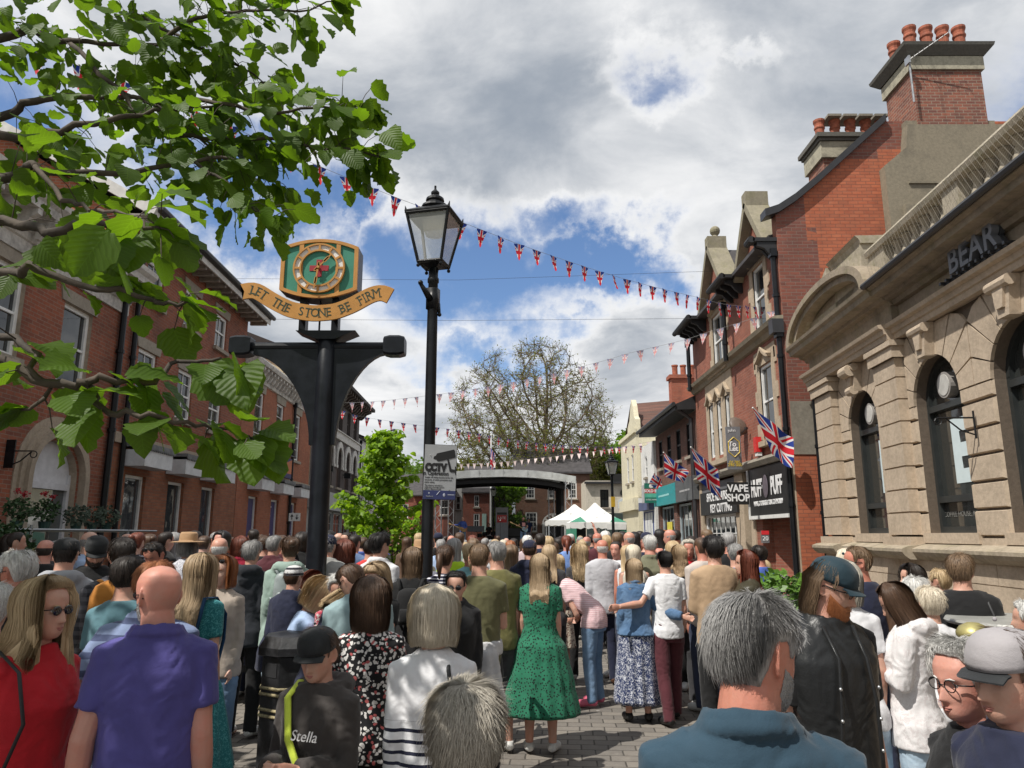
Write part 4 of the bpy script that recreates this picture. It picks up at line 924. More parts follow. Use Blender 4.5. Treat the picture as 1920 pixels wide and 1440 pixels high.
# ================================================================== STAGE
M_alu =plain('truss_aluminium',(.55,.56,.57),.3,metal=.85);M_tarp =plain('pale_grey_tarpaulin',(.72,.75,.75),.6,var=.12,nscale=3,bump=.4,bscale=4)
M_tblk =plain('black_stage_cloth',(.012,.012,.013),.9)
SY =45.0;st =thing('outdoor_stage','outdoor concert stage with shallow curved pale grey roof, aluminium truss legs and open back','stage',(0,SY,0));st.scale =(1.125,1.125,1.13)
sx0,sx1 =-4.2,3.15
mb =MB();mb.box(sx0,sx1+.1,0,6,0,1.05);mb.build('deck',M_tblk,st)
n =18;prof =[]
def rz_(u):return float(np.interp(u,[0,.12,.3,.5,.7,.85,1],[4.86,4.96,5.05,5.09,5.04,4.92,4.72]))
mb =MB()
for i in range(n):
    u0,u1 =i/n,(i+1)/n;xa,xb =sx0-.15+(sx1-sx0+.4)*u0,sx0-.15+(sx1-sx0+.4)*u1;za,zb =rz_(u0),rz_(u1);w =.03*math.sin(i*2.1)
    mb.quad((xa,-.35,za-.42),(xb,-.35,zb-.42),(xb,-.45+w,zb-.04),(xa,-.45-w,za-.04));mb.quad((xa,-.45-w,za-.04),(xb,-.45+w,zb-.04),(xb,6.2,zb+.3),(xa,6.2,za+.3));mb.quad((xa,6.2,za-.1),(xb,6.2,zb-.1),(xb,6.2,zb+.3),(xa,6.2,za+.3))
mb.build('tarpaulin_roof',M_tarp,st,True)
mb =MB()
for dy in (0,.5,1.2,2.5,4,5.8):
    mb.tube([(sx0+(sx1-sx0)*i/n,dy,rz_(i/n)-.48-.1*(dy < .3)) for i in range(n+1)],.07,6)
mb.profile([(0,0),(0,0),(0,0)],0,0) if False else None
for i in range(n):
    u0,u1 =i/n,(i+1)/n;xa,xb =sx0+(sx1-sx0)*u0,sx0+(sx1-sx0)*u1;mb.quad((xa,-.3,rz_(u0)-.5),(xb,-.3,rz_(u1)-.5),(xb,6,rz_(u1)-.4),(xa,6,rz_(u0)-.4));mb.quad((xa,-.2,rz_(u0)-.74),(xb,-.2,rz_(u1)-.74),(xb,-.2,rz_(u1)-.46),(xa,-.2,rz_(u0)-.46))
mb.build('roof_lining',M_tblk,st)
def truss(x,y,z0,z1,w=.32,m=M_alu,parent=st,r=.022,nm='truss_leg'):
    mb =MB()
    for dx in (-w/2,w/2):
        for dy in (-w/2,w/2):mb.tube([(x+dx,y+dy,z0),(x+dx,y+dy,z1)],r,6)
    k =0;z =z0;s_ =.38
    while z < z1-.1:
        zz_ =min(z+s_,z1);a =-w/2 if k % 2 else w/2
        mb.tube([(x+a,y-w/2,z),(x-a,y-w/2,zz_)],r*.6,4);mb.tube([(x-w/2,y+a,z),(x-w/2,y-a,zz_)],r*.6,4);mb.tube([(x+w/2,y+a,z),(x+w/2,y-a,zz_)],r*.6,4);z =zz_;k += 1
    return mb.build(nm,m,parent)
for x in (sx0+.3,sx1-.15):truss(x,-.2,0,4.5)
for x in (sx0+.5,sx1-.75):truss(x,5.6,0,4.6)
mb =MB();mb.box(sx1-.5,sx1-.35,.2,5.4,1.05,4.5);mb.build('side_curtain',M_tblk,st)
m_,t_ =newmat('black_gauze');p_ =t_.n('BsdfPrincipled');t_.set(p_,'Base Color',(.01,.01,.01,1));t_.set(p_,'Alpha',.62);o_ =t_.n('OutputMaterial');t_.t.links.new(p_.outputs[0],o_.inputs[0])
mb =MB();mb.quad((sx0,5.95,1.05),(sx1-.4,5.95,1.05),(sx1-.4,5.95,4.45),(sx0,5.95,4.45));mb.build('gauze_backdrop',m_,st)
# stage gear
def boxthing(name,label,cat,c,sz,mat,rz=0,group=None,detail=None):
    t0 =thing(name,label,cat,c,rz,group);mb =MB();w,d_,h =sz;mb.box(-w/2,w/2,-d_/2,d_/2,0,h);mb.build('cabinet',mat,t0)
    if detail:detail(t0)
    return t0
def grille(w,h,d_,n=1):
    def f(t0):
        for k in range(n):
            g =MB();g.box(-w/2+.03,w/2-.03,-d_/2-.012,-d_/2-.002,h*k/n+.04,h*(k+1)/n-.03);g.build('grille',plain('speaker_grille',(.035,.035,.037),.6,bump=.4,bscale=150),t0)
    return f
pa =at(1088,1000,36.0)
boxthing('speaker_stack','tall black speaker stack right of the stage in front of the tent','loudspeaker',(pa[0],36,0),(.5,.5,2.55),M_tblk,0,None,grille(.5,2.55,.5,3))
px_ =at(967,1000,48.5)[0];boxthing('bass_amplifier','black bass amplifier cabinet on the stage left of the bassist','amplifier',(px_,48.5,1.19),(1.0,.5,1.1),M_tblk,0,None,grille(1.0,1.1,.5,2))
bx =at(941,1000,47.5);t0 =thing('stage_banner','tall grey stage banner with a dark and red lettered block','banner',(bx[0],47.5,1.19));t0.scale =(1.1,1.1,1.1);mb =MB();mb.box(-.36,.36,0,.03,0,2.15);mb.box(-.4,.4,-.1,.12,-.0,.03);mb.build('board',plain('grey_banner',(.2,.21,.23),.6),t0)
mb =MB();mb.box(-.28,.28,-.012,-.002,1.3,1.72);r_ =mb.build('red_block',plain('red_print',(.4,.03,.03),.6),t0);text('LATE',(0,-.02,1.55),.2,M_txt_white,r_,ext=.001);mb =MB();mb.box(-.28,.28,-.012,-.002,1.74,1.87);mb.build('dark_block',M_txt_black,t0)
# drum kit
dx =at(918,1000,48.6)[0];t0 =thing('drum_kit','black drum kit in the middle of the stage','drum kit',(dx,48.6,1.19))
mb =MB();mb.tube([(0,-.3,.32),(0,.15,.32)],.3,20);mb.build('bass_drum',M_tblk,t0)
for (x,y,z,r) in ((-.3,.1,.7,.17),(.25,.1,.72,.17),(.6,.3,.5,.22),(-.65,.3,.6,.17)):mb =MB();mb.lathe([(r,0),(r,.25)],(x,y,z-.1),16);mb.build('drum',M_tblk,t0)
for (x,z) in ((-.8,1.15),(.8,1.2),(-.5,.95)):mb =MB();mb.lathe([(.02,0),(.2,-.02),(.2,-.01),(.02,.02)],(x,.2,z),16);mb.tube([(x,.2,0),(x,.2,z)],.012,5);mb.build('cymbal',plain('dull_brass',(.25,.18,.06),.3,metal=.9),t0)
for px,lab in ((884,'by the guitarist'),(900,'right of the guitarist')):
    x =at(px,1000,45.6)[0];t0 =thing('music_stand','black music stand on the stage '+lab,'music stand',(x,45.6,1.19));mb =MB();mb.tube([(0,0,0),(0,0,.9)],.012,5);[mb.tube([(0,0,.25),(.25*math.cos(a),.25*math.sin(a),0)],.01,4) for a in (0,2.1,4.2)];mb.build('stand',M_black,t0);mb =MB();mb.obox((0,0,1.02),(.26,0,0),(0,.02,.17),(0,.006,-.002));mb.build('desk',M_black,t0)
x =at(938,1000,45.5)[0];t0 =thing('microphone_stand','thin microphone stand in front of the grey banner','microphone stand',(x,45.5,1.19));mb =MB();mb.tube([(0,0,0),(0,0,1.5)],.012,5);mb.lathe([(.15,0),(.15,.02)],(0,0,0),12);mb.build('stand',M_black,t0);mb =MB();mb.ball((0,-.03,1.53),.035);mb.build('microphone',M_alu,t0)
# crowd barriers in front
bar =thing('crowd_barrier','galvanised crowd barrier across the front of the stage','barrier',(at(958,1000,42.5)[0],42.5,0),0,'crowd barriers in front of the stage')
mb =MB();mb.tube([(-1.1,0,.2),(-1.1,0,1.0),(-1.05,0,1.08),(1.05,0,1.08),(1.1,0,1.0),(1.1,0,.2),(-1.1,0,.2)],.02,6);mb.build('frame',M_alu,bar)
mb =MB();[mb.tube([(-1+k*.12,0,.2),(-1+k*.12,0,1.08)],.007,4) for k in range(17)];mb.build('bars',M_alu,bar)
for k in (-1.0,1.0):mb =MB();mb.tube([(k,-.25,.02),(k,0,.1),(k,.25,.02)],.015,5);mb.tube([(k,0,.1),(k,0,.22)],.015,5);mb.build('foot',M_alu,bar)
for i,px in enumerate((1030,880,1104)):c_ =copy_tree(bar,None,['galvanised crowd barrier before the right half of the stage','galvanised crowd barrier below the guitarist','galvanised crowd barrier in front of the speaker stack'][i]);c_.location.x =at(px,1000,42.5)[0]
# parked car behind
cx_ =at(902,1000,54)[0];car =thing('parked_car','white parked car seen through the back of the stage','car',(cx_,54,.0))
body =[(-2.1,.35),(-2.15,.8),(-1.6,1.02),(-1.0,1.42),(.5,1.45),(1.2,1.05),(2.0,.9),(2.1,.4)];mb =MB();mb.prism(body,-.8,.8);mb.build('body',plain('white_car_paint',(.6,.6,.6),.25),car)
mb =MB();mb.prism([(-1.4,1.02),(-.95,1.36),(.45,1.39),(1.0,1.03)],-.815,.815);mb.build('window',M_glass,car)
for x in (-1.35,1.3):
    for y in (-.72,.72):mb =MB();mb.tube([(x,y-.1,.33),(x,y+.1,.33)],.33,18);w_ =mb.build('wheel',M_blk,car);mb =MB();mb.tube([(x,y-.12,.33),(x,y+.12,.33)],.2,12);mb.build('rim',M_alu,w_)

# ================================================================== TENT
tt =at(1113,1000,34)
tn =thing('market_tent','white and green pop-up market tent to the right of the stage','tent',(tt[0]+.15,34.6,0))
M_tw =plain('white_tent_fabric',(.78,.78,.75),.7,var=.05,bump=.3,bscale=3);M_tg =plain('green_tent_fabric',(.06,.26,.17),.7)
def tent(root,w,ez,pz,green=True):
    mb =MB();e =w/2
    N =6;rings =[]
    for (f,z) in ((1,ez),(.72,ez+(pz-ez)*.2),(.45,ez+(pz-ez)*.45),(.2,ez+(pz-ez)*.74),(.03,pz)):
        ring =[]
        for s_ in range(4):
            a =[(-1,-1),(1,-1),(1,1),(-1,1)][s_];b =[(1,-1),(1,1),(-1,1),(-1,-1)][s_]
            for k in range(N):u =k/N;bow =1-.06*math.sin(pi*u)*(1 if f < 1 else 0);ring.append(((a[0]*(1-u)+b[0]*u)*e*f*bow,(a[1]*(1-u)+b[1]*u)*e*f*bow,z))
        rings.append(ring)
    mb.loft(rings,0,False);mb.build('canopy',M_tw,root)
    v =MB()
    for (dx,dy) in ((1,0),(0,1)):
        for sg in (-1,1):
            for k in range(8):
                u0,u1 =-e+w*k/8,-e+w*(k+1)/8;zb =ez-.26
                P =(lambda u,z:(u,sg*e*1.002,z)) if dx else (lambda u,z:(sg*e*1.002,u,z))
                v.add([P(u0,ez),P(u1,ez),P(u1,zb+.03*(k % 2)),P((u0+u1)/2,zb-.04),P(u0,zb+.03*((k+1) % 2))],[(0,1,2,3,4)])
    v.build('valance',M_tw,root)
    for (sx,sy) in ((-1,-1),(1,-1),(1,1),(-1,1)):
        l =MB();l.box(sx*e*.97-.03,sx*e*.97+.03,sy*e*.97-.03,sy*e*.97+.03,0,ez);l.build('leg',M_alu,root)
    if green:
        for sx in (-1,1):
            g =MB()
            g.add([(sx*e*1.005,-e*1.005,ez+.01),(sx*e*.42,-e*1.005*.97,ez+.02),(sx*e*.60,-e*.66,ez+(pz-ez)*.28),(sx*e*.72,-e*.735,ez+(pz-ez)*.21)],[(0,1,2,3)])
            g.quad((sx*e*1.0,-e*1.01,ez-.27),(sx*e*.78,-e*1.01,ez-.27),(sx*e*.78,-e*1.01,0.05),(sx*e*1.0,-e*1.01,.05));g.quad((sx*e,-e,.05),(sx*e,e,.05),(sx*e,e,ez-.2),(sx*e,-e,ez-.2))
            g.build('green_panel',M_tg,root)
        s_ =MB();s_.box(e*.3,e*.98,-e*1.03,-e*1.015,ez-.32,ez-.08);s_.build('side_banner',M_white,root)
tent(tn,2.5,2.4,3.3)
t2 =thing('white_gazebo','plain white gazebo roof behind the green and white tent','tent',(at(1080,1000,39.5)[0],40.2,0));tent(t2,3.0,2.6,3.45,False)

# ================================================================== STREET LAMPS
def lampglass():
    m,t =newmat('lamp_glass');p =t.n('BsdfPrincipled');t.set(p,'Base Color',(.6,.62,.6,1));t.set(p,'Roughness',.08);t.set(p,'Alpha',.42);t.set(p,'Specular IOR Level',.8)
    o =t.n('OutputMaterial');t.t.links.new(p.outputs[0],o.inputs[0]);return m
M_lg =lampglass()
def lamp(label,loc,H_=4.84,s=1.0,rz=0.0,ladder=True,group='black lantern street lamps'):
    t0 =thing('street_lamp',label,'street lamp',loc,rz,group)
    Z =H_-.91*s                      # base of the lantern
    mb =MB();mb.lathe([(.12,0),(.12,.5),(.095,.58),(.062,.7),(.054,Z-.62*s),(.05,Z-.2*s),(.06,Z-.19*s),(.06,Z-.15*s),(.05,Z-.13*s),(.05,Z)],(0,0,0),16);mb.build('post',M_black,t0,True)
    if ladder:
        mb =MB();zc =Z-.36*s;mb.box(-.055,.06,-.055,.055,zc-.13*s,zc+.1*s);mb.tube([(-.01,-.04,zc-.03),(-.07,-.17,zc+.1)],[.038,.02],10);mb.ball((-.072,-.175,zc+.115),.027);mb.tube([(.04,.04,zc-.06),(.07,.02,zc-.17)],[.03,.014],8);mb.ball((.07,.02,zc-.18),.022);mb.build('ladder_bar',M_black,t0,True)
    b,t_,h =.125*s,.228*s,.52*s
    mb =MB();mb.lathe([(.05*s,-.12*s),(.06*s,-.04*s),(b*1.35,0),(b*1.35,.02*s)],(0,0,Z),4,ph=pi/4)
    for (sx,sy) in ((-1,-1),(1,-1),(1,1),(-1,1)):
        mb.tube([(sx*b,sy*b,Z),(sx*t_,sy*t_,Z+h)],.017*s,6);mb.ball((sx*b*1.0,sy*b*1.0,Z-.03*s),.02*s,n=8,m=6);mb.prism([(sx*t_*1.0-.02*s,Z+h),(sx*t_*1.0+.02*s,Z+h),(sx*t_*1.08,Z+h+.08*s)],sy*t_-.008,sy*t_+.008)
    for z,q in ((Z+.01*s,b),(Z+h,t_)):
        for (a,c) in (((-q,-q),(q,-q)),((q,-q),(q,q)),((q,q),(-q,q)),((-q,q),(-q,-q))):mb.tube([(a[0],a[1],z),(c[0],c[1],z)],.019*s,6)
    mb.build('lantern_frame',M_black,t0)
    g =MB();
    for (a,c) in (((-1,-1),(1,-1)),((1,-1),(1,1)),((1,1),(-1,1)),((-1,1),(-1,-1))):g.quad((a[0]*b,a[1]*b,Z+.01),(c[0]*b,c[1]*b,Z+.01),(c[0]*t_,c[1]*t_,Z+h),(a[0]*t_,a[1]*t_,Z+h))
    g.build('glass_pane',M_lg,t0)
    g =MB();g.lathe([(.0,.3),(.09,.33),(.13,.42),(.13,.54),(.02,.56)],(0,0,Z),14);g.build('bulb_globe',clear_mat('lamp_globe',(.8,.75,.55),.55,.2),t0,True)
    g =MB();q =t_*1.08;z0 =Z+h
    g.lathe([(q*1.414,.015*s),(q*1.414,.03*s),(.105*s*1.414,.115*s),(.105*s,.115*s)],(0,0,z0),4,ph=pi/4)
    g.lathe([(.13*s,.10*s),(.15*s,.125*s),(.14*s,.15*s),(.1*s,.175*s),(.085*s,.195*s),(.1*s,.21*s),(.095*s,.235*s),(.055*s,.265*s),(.035*s,.27*s),(.035*s,.28*s),(.045*s,.29*s),(.045*s,.31*s),(.02*s,.335*s),(.012*s,.35*s),(.012*s,.385*s),(.0,.39*s)],(0,0,z0),16);g.build('lantern_roof',M_black,t0,False)
    return t0
lp =at(799,1090,7.4);L0 =lamp('tall black lantern street lamp in the foreground carrying the camera warning sign',(lp[0],7.4,0),at(805,348,7.4)[2],1.0,R(-14));L0.rotation_euler[1] =R(.05)
# CCTV sign, yaw so that the right edge is further off
cs_ =thing('warning_sign','grey camera warning sign with a black camera symbol strapped to the foreground lamp post','sign',(at(813,1000,7.3)[0],7.3,0),R(12));cs_.rotation_euler[1] =R(1.2)
z1 =at(815,834,7.3)[2];z0 =at(815,936,7.3)[2];hw =.158;M_sg =plain('grey_sign_face',(.36,.37,.38),.4,var=.08);hh =z1-z0
mb =MB();mb.box(-hw,hw,0,.006,z0,z1);mb.build('sign_plate',M_sg,cs_);mb =MB();mb.box(-hw-.004,hw+.004,.002,.012,z0-.004,z1+.004);mb.build('backing_plate',M_lead,cs_)
Zs =lambda f:z1-hh*f;Xs =lambda f:-hw+2*hw*f
mb =MB();mb.prism([(Xs(x),Zs(y)) for x,y in [(.27,.25),(.29,.265),(.36,.27),(.40,.3),(.46,.305),(.96,.225),(.965,.2),(.93,.085),(.90,.075),(.38,.16),(.36,.185),(.35,.2),(.30,.215)]][::-1],-.003,0)
mb.prism([(Xs(.70),Zs(.26)),(Xs(.76),Zs(.26)),(Xs(.85),Zs(.44)),(Xs(1),Zs(.45)),(Xs(1),Zs(.5)),(Xs(.85),Zs(.5)),(Xs(.79),Zs(.48)),(Xs(.78),Zs(.44))][::-1],-.003,0);mb.prism([(Xs(.96),Zs(.39)),(Xs(1),Zs(.39)),(Xs(1),Zs(.56)),(Xs(.97),Zs(.53))][::-1],-.0035,0);mb.build('camera_symbol',M_txt_black,cs_)
text('CCTV',(Xs(.36),-.002,Zs(.425)),.098,M_txt_black,cs_,bold=.009,sx=.80,ext=.001);text('In Operation',(Xs(.36),-.002,Zs(.53)),.052,M_txt_black,cs_,bold=.0012,ext=.001,sx=.95)
for k,ln in enumerate(['Images are being monitored for the','purposes of crime prevention and','public safety.']):text(ln,(Xs(.03),-.002,Zs(.6+.045*k)),.0198,M_txt_black,cs_,ext=.0008,align='LEFT',sx=.98)
for k,ln in enumerate(['This scheme is operated by:','Staffordshire Borough Council','Stafford  telephone 01785']):text(ln,(Xs(.03),-.002,Zs(.745+.035*k)),.0156,M_txt_black,cs_,ext=.0008,align='LEFT')
mb =MB();mb.box(-hw,hw,-.002,0,z0,Zs(.84));bb =mb.build('blue_band',plain('blue_sign_band',(.03,.04,.13),.4),cs_);text('Stafford',(Xs(.2),-.004,Zs(.95)),.022,M_sg,bb,ext=.0006)
mb =MB();mb.tube([(Xs(.18),-.003,Zs(.89)),(Xs(.18),-.001,Zs(.89))],.008,10);mb.tube([(Xs(.42+.1*math.sin(a/5)),-.003,Zs(.96-.1*math.cos(a/5-1.2))) for a in range(9)],.0025,4);mb.ball((Xs(.65),-.003,Zs(.92)),.012,.002,.017);mb.box(Xs(.76),Xs(.97),-.003,-.001,Zs(.92),Zs(.905));mb.build('crest',plain('pale_crest',(.4,.42,.5),.5),bb)
mb =MB();[mb.ball((Xs(a),-.002,Zs(b)),.005,n=8,m=6) for a,b in ((.18,.2),(.24,.8),(.8,.82))];mb.build('fixing_screw',M_alu,cs_)
q =at(1143,1000,30);l2 =lamp('distant black lantern street lamp in front of the pale building on the right',(q[0]+.15,30,0),5.1,.95,R(8),False);mb =MB();mb.box(-.08,.08,-.1,-.06,2.95,3.35);mb.build('notice_plate',plain('yellow_notice',(.55,.35,.03),.5),l2)
q =at(925,1000,53);lamp('black lantern street lamp seen through the open back of the stage',(q[0],53,0),5.4,.95,0,False)
# CCTV pole with crook
q =at(723,1000,33);t0 =thing('camera_pole','tall dark blue crook topped camera pole behind the young green tree','camera pole',(q[0],33,0));zt =at(730,806,33)[2]
mb =MB();mb.tube([(0,0,0),(0,0,zt-.5),(.02,0,zt-.15),(.12,0,zt),(.25,0,zt),(.34,0,zt-.12),(.36,0,zt-.28)],.055,8);mb.build('pole',plain('dark_blue_paint',(.02,.025,.07),.4),t0,True);mb =MB();mb.ball((.36,0,zt-.4),.14);mb.build('camera_dome',M_lead,t0,True)
# flagpole
q =at(920,1000,54.5);t0 =thing('flagpole','white flagpole standing behind the stage','flagpole',(q[0],54.5,0));mb =MB();mb.tube([(0,0,0),(0,0,at(920,815,54.5)[2])],[.09,.05],10);mb.ball((0,0,at(920,815,54.5)[2]),.08);mb.build('pole',M_white,t0)

# ================================================================== CLOCK SIGN
CYY =7.5;cq =at(592,1080,CYY);cl =thing('clock_signpost','tall black town signpost with a green and gold clock above a gold motto scroll','clock',(cq[0],CYY,0));cl.rotation_euler =(0,R(-.05),0)
def cz(py,px=600):return at(px,py,CYY)[2]
def cxr(px,py=600):return at(px,py,CYY)[0]-cq[0]+.0
M_gold =plain('ochre_gold_paint',(.50,.24,.055),.45,var=.08);M_grn =plain('sea_green_paint',(.035,.22,.145),.5,var=.06);M_red =plain('dark_red_paint',(.34,.015,.03),.5)
M_blg =plain('gloss_black_blue',(.009,.011,.015),.35,var=.3,bump=.05,spec=.3)
zarm =cz(650);mb =MB();mb.lathe([(.16,0),(.16,.5),(.12,.55),(.102,.6),(.098,zarm-.6),(.094,zarm+.12),(.085,zarm+.13)],(0,0,0),20);mb.build('post',M_blg,cl,True)
xl,xr =cxr(470,650),cxr(725,650);mb =MB();mb.tube([(xl,0,zarm),(xr,0,zarm)],.048,12);mb.build('cross_arm',M_blg,cl)
for x,sg in ((cxr(455,650),-1),(cxr(741,650),1)):
    mb =MB();prof =[(-.11,.075),(-.105,.09),(-.05,.105),(.05,.105),(.105,.09),(.11,.075)];rings =[]
    for (dx,hh_) in prof:rings.append([(x+dx,a*.09,zarm+b*hh_) for a,b in ((-1,-.8),(-.8,-1),(.8,-1),(1,-.8),(1,.8),(.8,1),(-.8,1),(-1,.8))])
    mb.loft(rings);mb.build('hammer_end',M_blg,cl)
for sg,xe in ((-1,cxr(478,660)),(1,cxr(722,660))):
    zb =cz(835);pts =[(sg*.05,zarm-.03),(xe,zarm-.03),(xe,zarm-.09)]
    for k in range(1,13):a =pi/2*k/12;pts.append((xe-(xe-sg*.13)*math.sin(a)**1.1,zarm-.09-(zarm-.09-zb)*(1-math.cos(a))**.9))
    mb =MB();mb.prism(pts+[(sg*.05,zb)],-.035,.035);mb.build('curved_bracket',M_blg,cl)
zt =cz(628);mb =MB();mb.add([(x,y,z) for z,f in ((zt-.07,.1),(zt+.02,.31)) for x,y in ((-f,-.11),(f,-.11),(f,.13),(-f,.13))],[(3,2,1,0),(4,5,6,7),(0,1,5,4),(1,2,6,5),(2,3,7,6),(3,0,4,7)]);mb.build('top_plate',M_blg,cl)
cx0 =cxr(605,510);zc =cz(511);z_b =cz(560)
mb =MB()
for x in (-.17,.17):mb.box(cx0+x-.035,cx0+x+.035,-.05,.06,zt+.02,z_b+.03)
mb.box(cx0-.008,cx0+.008,-.01,.01,zt+.02,z_b+.03);mb.build('support_strut',M_blg,cl)
hw,hs,hm =.405,.235,.325        # half width, half height at the sides and in the middle
def barrel(f=1.0,n=12):
    top =[((-1+2*k/n)*hw*f,(hs+(hm-hs)*(1-(-1+2*k/n)**2))*f) for k in range(n+1)]
    return [(cx0+x,zc+z) for x,z in top]+[(cx0-x,zc-z) for x,z in top]
def ring_plate(mb,outer,inner,y0,y1):
    n =len(outer);vs =[(x,y0,z) for x,z in outer]+[(x,y0,z) for x,z in inner]+[(x,y1,z) for x,z in outer]+[(x,y1,z) for x,z in inner]
    fs =[]
    for i in range(n):
        j =(i+1) % n;fs += [(i,i+n,j+n,j),(i,j,j+2*n,i+2*n),(i+n,i+3*n,j+3*n,j+n)]
    mb.add(vs,fs)
mb =MB();mb.prism(barrel(1.0)[::-1],-.1,.12);ck =mb.build('clock_case',M_blg,cl)
mb =MB();mb.prism(barrel(.985)[::-1],-.115,-.101);mb.build('green_panel',M_grn,ck)
mb =MB();ring_plate(mb,barrel(1.0),barrel(.9),-.135,-.1)
def vbar(x,w):
    f =lambda xx:(hs+(hm-hs)*(1-(xx/hw)**2))*.98
    mb.prism([(cx0+x-w/2,zc-f(x)),(cx0+x+w/2,zc-f(x)),(cx0+x+w/2,zc+f(x)),(cx0+x-w/2,zc+f(x))],-.132,-.114)
vbar(-.195,.045);vbar(.195,.045)
circ =lambda r,n=48:[(cx0+r*math.cos(2*pi*k/n),zc+r*math.sin(2*pi*k/n)) for k in range(n)]
ring_plate(mb,circ(.272),circ(.255),-.15,-.11);ring_plate(mb,circ(.204),circ(.187),-.15,-.11)
for k in range(12):
    a =2*pi*(k+.5)/12+pi/12;d =Vector((math.cos(a),0,math.sin(a)));p =Vector((-math.sin(a),0,math.cos(a)));mb.obox(Vector((cx0,-.138,zc))+d*.229,d*.03,(0,.011,0),p*.011)
mb.build('gold_frame',M_gold,ck)
mb =MB();mb.prism(circ(.19)[::-1],-.128,-.12);mb.build('dial_centre',M_grn,ck)
mb =MB();ring_plate(mb,circ(.258),circ(.2),-.133,-.12);mb.build('white_ring',M_white,ck)
mb =MB();mb.box(cx0-.1,cx0+.1,-.133,-.129,zc-.03,zc+.03);mb.box(cx0-.03,cx0+.03,-.134,-.1285,zc-.095,zc+.095);mb.build('red_cross',M_red,ck)
for a,L,nm in ((R(47),.19,'hour_hand'),(R(-98),.235,'minute_hand')):
    mb =MB();d =Vector((math.cos(a),0,math.sin(a)));p =Vector((-math.sin(a),0,math.cos(a)));c0 =Vector((cx0,-.17,zc))
    mb.obox(c0+d*(L/2-.03),d*(L/2+.03),(0,.004,0),p*.007);mb.obox(c0+d*L*.62,d*.035,(0,.004,0),p*.015);mb.obox(c0-d*.03,d*.02,(0,.004,0),p*.014);mb.build(nm,M_gold,ck)
mb =MB();mb.tube([(cx0,-.18,zc),(cx0,-.12,zc)],.014,10);mb.build('spindle',M_gold,ck)
mb =MB();mb.box(cx0-.13,cx0+.13,-.06,.08,zc+hm-.01,zc+hm+.02);mb.build('case_cap',M_blg,ck)
# scroll: a plate following a smile-shaped curve with upturned ends
def scroll_mid(u):      # u -1..1
    px =602+136*u;py =[547,558,578,592,597,592,578,560,562][0]
    ys =[(-1,558),(-.82,553),(-.62,572),(-.35,591),(-.05,598),(.25,595),(.5,582),(.74,563),(.9,558),(1,566)]
    for (a,ya),(b,yb) in zip(ys,ys[1:]):
        if a <= u <= b:f =(u-a)/(b-a);py =ya*(1-f)+yb*f;break
    return cxr(px,py),cz(py,px)
us =[-1+2*k/40 for k in range(41)];mids_ =[scroll_mid(u) for u in us]
for _ in range(3):mids_ =[mids_[0]]+[((mids_[i-1][0]+mids_[i][0]*2+mids_[i+1][0])/4,(mids_[i-1][1]+mids_[i][1]*2+mids_[i+1][1])/4) for i in range(1,40)]+[mids_[-1]]
hh_ =.088;up_,dn_ =[],[]
for i,(x,z) in enumerate(mids_):
    a,b =mids_[max(0,i-1)],mids_[min(40,i+1)];t =Vector((b[0]-a[0],b[1]-a[1])).normalized();nrm =Vector((-t.y,t.x));k =.4+.6*1
    up_.append((x+nrm.x*hh_*.95,z+nrm.y*hh_*.95));dn_.append((x-nrm.x*hh_*.95,z-nrm.y*hh_*.95))
up_[0] =(up_[0][0]-.0,up_[0][1]);poly =dn_+up_[::-1]
mb =MB()
for i in range(40):mb.add([(dn_[i][0],y,dn_[i][1]) for y in (-.2,-.17)]+[(dn_[i+1][0],y,dn_[i+1][1]) for y in (-.2,-.17)]+[(up_[i+1][0],y,up_[i+1][1]) for y in (-.2,-.17)]+[(up_[i][0],y,up_[i][1]) for y in (-.2,-.17)],[(0,2,4,6),(7,5,3,1),(0,1,3,2),(6,4,5,7)])
mb.add([(dn_[0][0],-.2,dn_[0][1]),(up_[0][0],-.2,up_[0][1]),((dn_[0][0]+up_[0][0])/2+.03,-.2,(dn_[0][1]+up_[0][1])/2)],[(0,2,1)]);mb.build('motto_scroll',M_gold,cl)
for x in (-.17,.17):mb =MB();mb.box(cx0+x-.03,cx0+x+.03,-.17,-.05,cz(590)-.05,cz(590)+.05);mb.build('scroll_fixing',M_blg,cl)
msg ='LET THE STONE BE FIRM';Ls =[];cum =[0]
for i in range(40):cum.append(cum[-1]+math.hypot(mids_[i+1][0]-mids_[i][0],mids_[i+1][1]-mids_[i][1]))
M_gl =plain('dark_green_lettering',(.02,.05,.03),.5)
wts ={' ':1.15,'I':.5,'E':.92,'F':.88,'L':.85,'M':1.3,'B':.95};tot_ =sum(wts.get(c,1.05) for c in msg);span =cum[-1]*.88;pos =cum[-1]*.055
